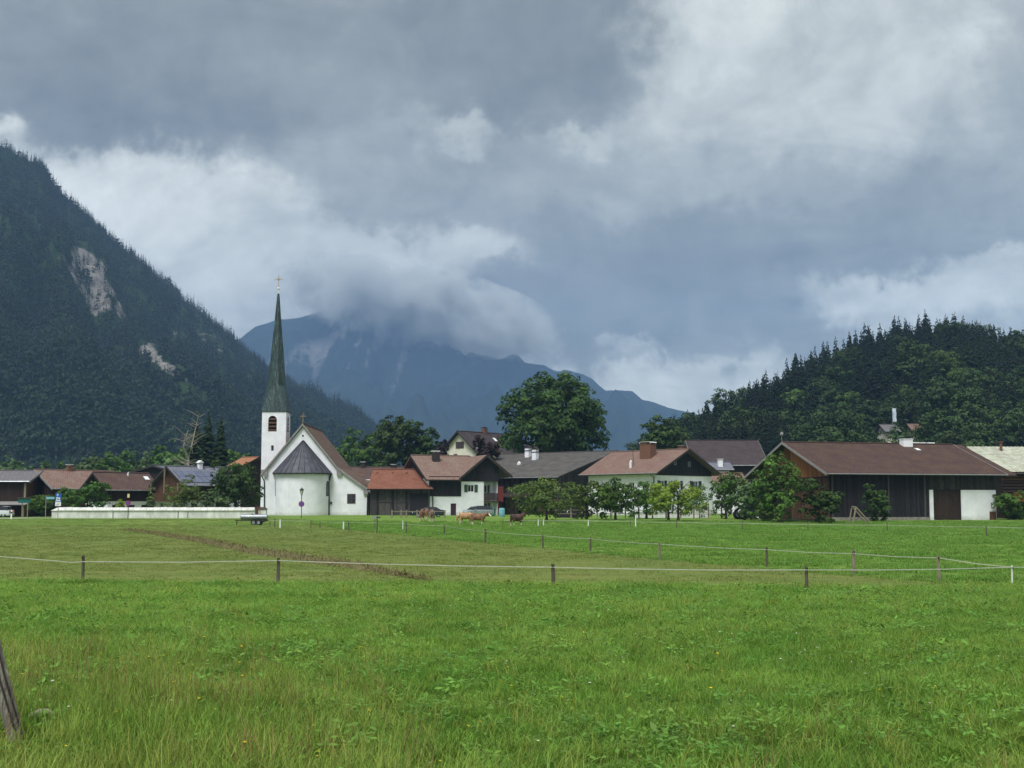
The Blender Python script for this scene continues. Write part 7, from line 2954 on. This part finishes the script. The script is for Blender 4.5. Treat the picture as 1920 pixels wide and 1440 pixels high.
# hay windrow
def windrow():
    path = [(238, 994), (300, 1003), (350, 1011), (400, 1020), (450, 1031), (520, 1042), (600, 1054), (660, 1063), (705, 1071), (760, 1080), (800, 1087)]
    pts = [gp(*p) for p in path]
    wid = [.3, .42, .46, .5, .52, .52, .5, .45, .36, .16, .05]
    hgt = [.08, .14, .16, .17, .18, .18, .17, .16, .12, .04, .015]
    rng = np.random.default_rng(2)
    V, F = [], []
    n = 9
    steps = 120
    cum = np.cumsum([0] + [(b - a).length for a, b in zip(pts, pts[1:])])
    for i in range(steps):
        s = cum[-1] * i / (steps - 1)
        q = [float(np.interp(s, cum, [p[k] for p in pts])) for k in range(3)]
        w_ = float(np.interp(s, cum, wid)) * (1 + .35 * noise.noise(Vector((s * .8, 1, 0))))
        h_ = float(np.interp(s, cum, hgt)) * (1 + .6 * noise.noise(Vector((s * .9, 5, 0))))
        j = min(len(pts) - 2, int(np.searchsorted(cum, s)) - 1 if s > 0 else 0)
        tdir = (pts[j + 1] - pts[j]).normalized()
        nrm = Vector((-tdir.y, tdir.x, 0))
        for k in range(n):
            u = -1 + 2 * k / (n - 1)
            p = Vector(q) + nrm * u * w_
            p.z = q[2] - .03 + h_ * (1 - abs(u) ** 2) + .05 * noise.noise(Vector((p.x * 3, p.y * 3, 0)))
            V.append(tuple(p))
    for i in range(steps - 1):
        for k in range(n - 1):
            a = i * n + k
            F.append((a, a + 1, a + n + 1, a + n))
    HAY = M('dry_hay', S(116, 110, 72), S(94, 90, 58), scale=3, rough=1.0, bump=1.0, bscale=14, tone=False)
    me = np_mesh('hay_windrow', np.array(V), np.array(F), HAY, smooth=True)
    o = link('hay_windrow', me)
    tag(o, 'brown row of cut hay slanting across the mown field', 'hay', None, 'stuff')
    # loose stalks on it
    V = np.array(V)
    m = 9000
    k = rng.integers(0, len(V), m)
    c = V[k] + rng.normal(size=(m, 3)) * np.array([.12, .12, .03]) + np.array([0, 0, .03])
    dv = rng.normal(size=(m, 3)) * np.array([1, 1, .5])
    dv /= np.linalg.norm(dv, axis=1, keepdims=True)
    ln = rng.uniform(.08, .22, (m, 1))
    sd = np.cross(dv, np.array([0, 0, 1.0]))
    sd /= np.linalg.norm(sd, axis=1, keepdims=True) + 1e-9
    w2 = .008
    quad = np.stack([c - dv * ln - sd * w2, c - dv * ln + sd * w2, c + dv * ln + sd * w2, c + dv * ln - sd * w2], 1).reshape(-1, 3)
    me2 = np_mesh('hay_stalks', quad, np.arange(m * 4).reshape(m, 4), M('hay_stalk', S(132, 122, 82), S(104, 98, 64), scale=2, rough=.9, tone=True), tone=rng.uniform(.55, 1.25, m))
    st = link('hay_stalks', me2, o)
    st['kind'] = 'stuff'


windrow()

# ------------------------------------------------------------------ grass
def blade_clump(name, mat, n, h, spread, width, seed, bend=.5, tone=(.7, 1.25), segs=3, dry=0.0, col=None):
    """a tuft of bent tapering blades"""
    rng = np.random.default_rng(seed)
    V, F, T = [], [], []
    for i in range(n):
        a = rng.uniform(0, 6.28)
        r = spread * math.sqrt(rng.random())
        ba = np.array([r * math.cos(a), r * math.sin(a), -.01])
        yaw = rng.uniform(0, 6.28)
        ln = h * rng.uniform(.45, 1.15)
        bd = bend * rng.uniform(.3, 1.3)
        dirv = np.array([math.cos(yaw), math.sin(yaw), 0])
        side = np.array([-math.sin(yaw), math.cos(yaw), 0])
        w_ = width * rng.uniform(.7, 1.3)
        prev = None
        tv = rng.uniform(*tone)
        tc = (tv, tv, tv)
        if rng.random() < dry:
            tc = (tv * 1.55, tv * 1.15, tv * 1.2)
        for s in range(segs + 1):
            t = s / segs
            p = ba + np.array([0, 0, ln * (t - .35 * bd * t * t)]) + dirv * ln * bd * t * t
            ww = w_ * (1 - t) ** .7 * .5 + .0004
            cur = (p - side * ww, p + side * ww)
            if prev is not None:
                b = len(V)
                V += [prev[0], prev[1], cur[1], cur[0]]
                F.append((b, b + 1, b + 2, b + 3))
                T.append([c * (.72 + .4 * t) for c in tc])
            prev = cur
    return np_mesh(name, np.array(V), np.array(F), mat, tone=np.array(T))


def herb_clump(name, mat, n, h, spread, size, seed):
    """broad meadow leaves: clover, dandelion, plantain"""
    rng = np.random.default_rng(seed)
    V, F, T = [], [], []
    for i in range(n):
        a = rng.uniform(0, 6.28)
        r = spread * math.sqrt(rng.random())
        c = np.array([r * math.cos(a), r * math.sin(a), h * rng.uniform(.4, 1.0)])
        yaw = rng.uniform(0, 6.28)
        d = np.array([math.cos(yaw), math.sin(yaw), rng.uniform(-.3, .5)])
        sd = np.array([-math.sin(yaw), math.cos(yaw), rng.uniform(-.3, .3)])
        s = size * rng.uniform(.6, 1.3)
        b = len(V)
        V += [c - d * s, c + sd * s * .5, c + d * s, c - sd * s * .5]
        F.append((b, b + 1, b + 2, b + 3))
        t = rng.uniform(.75, 1.3)
        T.append([t, t, t])
    return np_mesh(name, np.array(V), np.array(F), mat, tone=np.array(T))


def flower_mesh(name, mat, h, r, seed, petals=7, head=True):
    rng = np.random.default_rng(seed)
    V, F, T = [], [], []
    s = .0018
    V += [(-s, 0, 0), (s, 0, 0), (s, 0, h), (-s, 0, h)]
    F.append((0, 1, 2, 3))
    T.append([.25, .35, .15])
    for i in range(petals):
        a = 6.283 * i / petals + rng.uniform(-.2, .2)
        d = np.array([math.cos(a), math.sin(a), .35])
        sd = np.array([-math.sin(a), math.cos(a), 0])
        b = len(V)
        c = np.array([0, 0, h])
        V += [c, c + d * r * .6 + sd * r * .35, c + d * r, c + d * r * .6 - sd * r * .35]
        F.append((b, b + 1, b + 2, b + 3))
        T.append([1, 1, 1])
    return np_mesh(name, np.array([tuple(v) for v in V]), np.array(F), mat, tone=np.array(T))


GRASS_A = M_leaf('meadow_grass_blade', S(130, 164, 68), S(98, 140, 50), .42, rough=.5, rnd=.16, nscale=.45)
GRASS_B = M_leaf('pasture_grass_blade', S(126, 160, 72), S(100, 140, 56), .40, rough=.55, rnd=.14, nscale=.3)
GRASS_M = M_leaf('mown_stubble_blade', S(128, 142, 76), S(108, 130, 62), .35, rough=.6, rnd=.18, nscale=.3)
GRASS_D = M_leaf('rough_grass_blade', S(148, 164, 78), S(116, 148, 58), .38, rough=.5, rnd=.16, nscale=.5)
HERB = M_leaf('meadow_herb_leaf', S(122, 162, 70), S(92, 136, 56), .35, rough=.5, rnd=.14, nscale=.6)
DRYSTALK = M_leaf('seed_stalk', S(150, 122, 84), S(128, 104, 72), .2, rough=.7, rnd=.2)
YELLOWF = M_leaf('yellow_petal', S(240, 206, 40), S(228, 188, 30), .3)
WHITEF = M_leaf('white_petal', S(232, 232, 222), S(214, 214, 206), .3)
DARKF = M_leaf('dark_seed_head', S(70, 48, 40), S(52, 36, 30), .1)


def wedge_points(rng, n, d0, d1, margin=1.16, power=1.0):
    """points on the ground inside a wedge a little wider than the view, denser nearby"""
    u = rng.random(n)
    y = (d0 ** (2 - power) + u * (d1 ** (2 - power) - d0 ** (2 - power))) ** (1 / (2 - power))
    x = (rng.random(n) * 2 - 1) * (0.40 * margin * y + 3.2)
    return x, y


def rotz(rng, n, tilt=.12):
    return np.stack([rng.normal(0, tilt, n), rng.normal(0, tilt, n), rng.uniform(0, 6.28, n)], 1)


def height(x, y):
    z = np.interp(y, _GD, _GZ)
    return z


def gnoise(x, y, sc, seed=0.0):
    return np.array([noise.noise(Vector((a * sc, b * sc, seed))) for a, b in zip(x, y)])


def plant_grass():
    rng = np.random.default_rng(77)
    # long grass of the foreground
    src = []
    for i in range(5):
        src.append(blade_clump('grass_tuft', GRASS_A, 50, .145, .13, .0072, 300 + i, bend=.75, dry=.06))
    for i in range(2):
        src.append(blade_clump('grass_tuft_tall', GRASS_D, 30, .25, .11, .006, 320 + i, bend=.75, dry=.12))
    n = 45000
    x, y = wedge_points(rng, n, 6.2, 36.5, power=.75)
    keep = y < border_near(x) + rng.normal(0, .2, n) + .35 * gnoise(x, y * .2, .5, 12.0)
    pp, ps = gp(43, 1382), gp(78, 1352)
    keep &= ~((np.abs(x - pp.x) < .3) & (y < pp.y + .1) & (y > pp.y - .55))
    keep &= ~((np.abs(x - ps.x) < .28) & (y < ps.y + .05) & (y > ps.y - .4))
    x, y = x[keep], y[keep]
    n = len(x)
    z = height(x, y)
    nz = gnoise(x, y, .22)
    nz2 = gnoise(x, y, .9, 4.0)
    left_wild = np.clip((-x / np.maximum(y, 1) - .05) * 5, 0, 1) * np.clip((17 - y) / 6, 0, 1)
    front_wild = np.clip((11.0 - y) / 4, 0, 1) * .30
    wild = np.clip(left_wild + front_wild, 0, 1)
    tall = rng.random(n) < .06 + .55 * wild
    idx = np.where(tall, rng.integers(5, 7, n), rng.integers(0, 5, n))
    s = (.72 + .28 * nz + .22 * nz2) * rng.uniform(.75, 1.25, n) * (1 + .012 * y)
    s = np.clip(s, .35, 1.6)
    wide = s * (1 + .035 * np.maximum(y - 12, 0))
    scl = np.stack([wide, wide, s * (.85 + .35 * wild)], 1)
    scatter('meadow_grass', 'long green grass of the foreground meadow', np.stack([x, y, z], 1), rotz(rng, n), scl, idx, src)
    # herbs
    src = [herb_clump('herb', HERB, 18, .11, .13, .024, 340 + i) for i in range(3)] + [herb_clump('clover', HERB, 34, .085, .12, .014, 345 + i) for i in range(2)]
    n = 8500
    x, y = wedge_points(rng, n, 6.4, 36, power=.75)
    keep = (y < border_near(x) - .1) & (rng.random(n) < .35 + .9 * np.clip(gnoise(x, y, .5, 9.0) + .15, 0, 1))
    x, y = x[keep], y[keep]
    n = len(x)
    s = rng.uniform(.7, 1.5, n) * (1 + .01 * y)
    scatter('meadow_herbs', 'broad clover and dandelion leaves among the meadow grass', np.stack([x, y, height(x, y)], 1), rotz(rng, n, .2), np.stack([s, s, s], 1), rng.integers(0, 5, n), src)
    # seed stalks, mostly in the rough left corner and along the near edge
    src = [blade_clump('seed_stalk', DRYSTALK, 9, .42, .12, .004, 360 + i, bend=.3) for i in range(2)]
    for i in range(2):
        fm_ = flower_mesh('seed_head', DARKF, .34, .014, 370 + i, petals=5)
        src.append(fm_)
    n = 7000
    x, y = wedge_points(rng, n, 6.6, 19, power=1.0)
    wl = np.clip((-x / np.maximum(y, 1) - .06) * 4.5, 0, 1) * np.clip((17.5 - y) / 4, 0, 1) + .10 * np.clip((11 - y) / 3, 0, 1)
    wl = wl * np.clip(.5 + gnoise(x, y, .6, 2.0) * 1.6, 0, 1)
    keep = rng.random(n) < wl * .42
    x, y = x[keep], y[keep]
    n = len(x)
    s = rng.uniform(.6, 1.05, n)
    idx = np.where(rng.random(n) < .9, rng.integers(0, 2, n), rng.integers(2, 4, n))
    scatter('seed_stalks', 'dry reddish seed stalks in the rough grass by the leaning post', np.stack([x, y, height(x, y)], 1), rotz(rng, n, .18), np.stack([s, s, s], 1), idx, src)
    # flowers
    yel = [flower_mesh('dandelion', YELLOWF, .21, .012, 380 + i, petals=8) for i in range(2)]
    n = 520
    x, y = wedge_points(rng, n, 7.2, 20, power=1.0)
    keep = rng.random(n) < np.clip(.75 - .5 * (x / y + .1) * 2 - (y - 8) * .05, .05, .9)
    x, y = x[keep], y[keep]
    n = len(x)
    s = rng.uniform(.7, 1.25, n)
    scatter('yellow_flowers', 'small yellow dandelion flowers dotted through the meadow', np.stack([x, y, height(x, y)], 1), rotz(rng, n, .2), np.stack([s, s, s], 1), rng.integers(0, 2, n), yel)
    wh = [flower_mesh('white_clover', WHITEF, .17, .011, 390 + i, petals=9) for i in range(2)]
    n = 420
    x, y = wedge_points(rng, n, 7.2, 30, power=1.0)
    keep = rng.random(n) < np.clip(.45 + gnoise(x, y, .5, 7.0), 0, 1)
    x, y = x[keep], y[keep]
    n = len(x)
    s = rng.uniform(.7, 1.3, n)
    scatter('white_flowers', 'small white clover flowers in the meadow', np.stack([x, y, height(x, y)], 1), rotz(rng, n, .2), np.stack([s, s, s], 1), rng.integers(0, 2, n), wh)
    # short stubble of the mown strip
    src = [blade_clump('stubble', GRASS_M, 40, .07, .22, .010, 400 + i, bend=.7, segs=2, dry=.2) for i in range(4)]
    n = 27000
    x, y = wedge_points(rng, n, 33, 158, power=1.0)
    keep = (y > border_near(x) + .1) & (x < border_far(y) + .5)
    x, y = x[keep], y[keep]
    n = len(x)
    s = rng.uniform(.6, 1.2, n) * (1 + .012 * (y - 33)) * (1 + .5 * gnoise(x, y, .35, 3.0))
    scatter('mown_grass', 'short yellowish stubble of the mown field strip', np.stack([x, y, height(x, y)], 1), rotz(rng, n, .1), np.stack([s * 1.3, s * 1.3, np.clip(s, .3, 1.1)], 1), rng.integers(0, 4, n), src)
    # pasture tufts behind the second fence
    src = [blade_clump('pasture_tuft', GRASS_B, 44, .15, .2, .012, 410 + i, bend=.7, segs=2) for i in range(4)]
    n = 30000
    x, y = wedge_points(rng, n, 34, 148, power=1.0)
    keep = (x > border_far(y) - .3) & (y > border_near(x))
    x, y = x[keep], y[keep]
    n = len(x)
    s = rng.uniform(.6, 1.25, n) * (1 + .010 * (y - 33)) * (1 + .6 * gnoise(x, y, .3, 5.0))
    s = np.clip(s, .3, 2.2)
    scatter('pasture_grass', 'lush green pasture grass behind the second fence', np.stack([x, y, height(x, y)], 1), rotz(rng, n, .1), np.stack([s * 1.35, s * 1.35, np.clip(s * .8, .3, 1.3)], 1), rng.integers(0, 4, n), src)


plant_grass()

# ------------------------------------------------------------------ the air of the valley
def build_haze():
    m = bpy.data.materials.new('valley_haze')
    m.use_nodes = True
    k = NT(m.node_tree)
    k.n.clear()
    out = k.new('ShaderNodeOutputMaterial')
    pv = k.new('ShaderNodeVolumePrincipled')
    pv.inputs['Color'].default_value = (0.325, 0.53, 0.95, 1)
    pv.inputs['Density'].default_value = 0.00014
    pv.inputs['Anisotropy'].default_value = 0.0
    k.l.new(pv.outputs[0], out.inputs['Volume'])
    mb = MB().box(-4000, 4000, -120, 6400, -3.0, 1010)
    o = mb.build('haze', m)
    tag(o, 'thin blue haze filling the valley air', None, None, 'stuff')


build_haze()


def build_cloudbank():
    """low cloud caught on the far summit"""
    m = bpy.data.materials.new('summit_cloud')
    m.use_nodes = True
    k = NT(m.node_tree)
    k.n.clear()
    out = k.new('ShaderNodeOutputMaterial')
    t = k.new('ShaderNodeTexCoord')
    ob = t.outputs['Object']
    geo = k.new('ShaderNodeNewGeometry')
    pos = geo.outputs['Position']
    n1 = k.noise(pos, .0075, 6, .66)
    wv = k.vmath('ADD', ob, k.vmath('SCALE', k.vmath('SUBTRACT', k.noise(pos, .0042, 4, .62, col=True), (.5, .5, .5)), scale=1.7))
    r = k.vmath('LENGTH', wv)
    fall = k.smooth(k.math('MULTIPLY', r, -1.0), -.98, -.30)
    dn = k.math('MULTIPLY', fall, k.smooth(n1, .40, .60))
    pv = k.new('ShaderNodeVolumePrincipled')
    pv.inputs['Color'].default_value = (.95, .985, .975, 1)
    pv.inputs['Anisotropy'].default_value = -0.1
    k.l.new(k.math('MULTIPLY', dn, CLOUD_DENSITY), pv.inputs['Density'])
    k.l.new(pv.outputs[0], out.inputs['Volume'])
    m.cycles.volume_step_rate = .6
    bm = bmesh.new()
    bmesh.ops.create_icosphere(bm, subdivisions=3, radius=1.0)
    me = bpy.data.meshes.new('cloudbank')
    bm.to_mesh(me)
    bm.free()
    me.materials.append(m)
    o = link('cloudbank', me)  # low cloud hanging on the far summit, a second volume inside the haze
    d = 5250.0
    a, b = P(575, 536, d), P(1010, 640, d)
    c = (a + b) / 2
    o.location = c
    ax = (b - a)
    o.rotation_euler = (0, math.atan2(-ax.z, ax.x), 0)
    o.scale = (ax.length * .68, 560, 205)
    tag(o, 'pale low cloud hiding the summit of the far mountain', None, None, 'stuff')


CLOUD_DENSITY = .03
build_cloudbank()
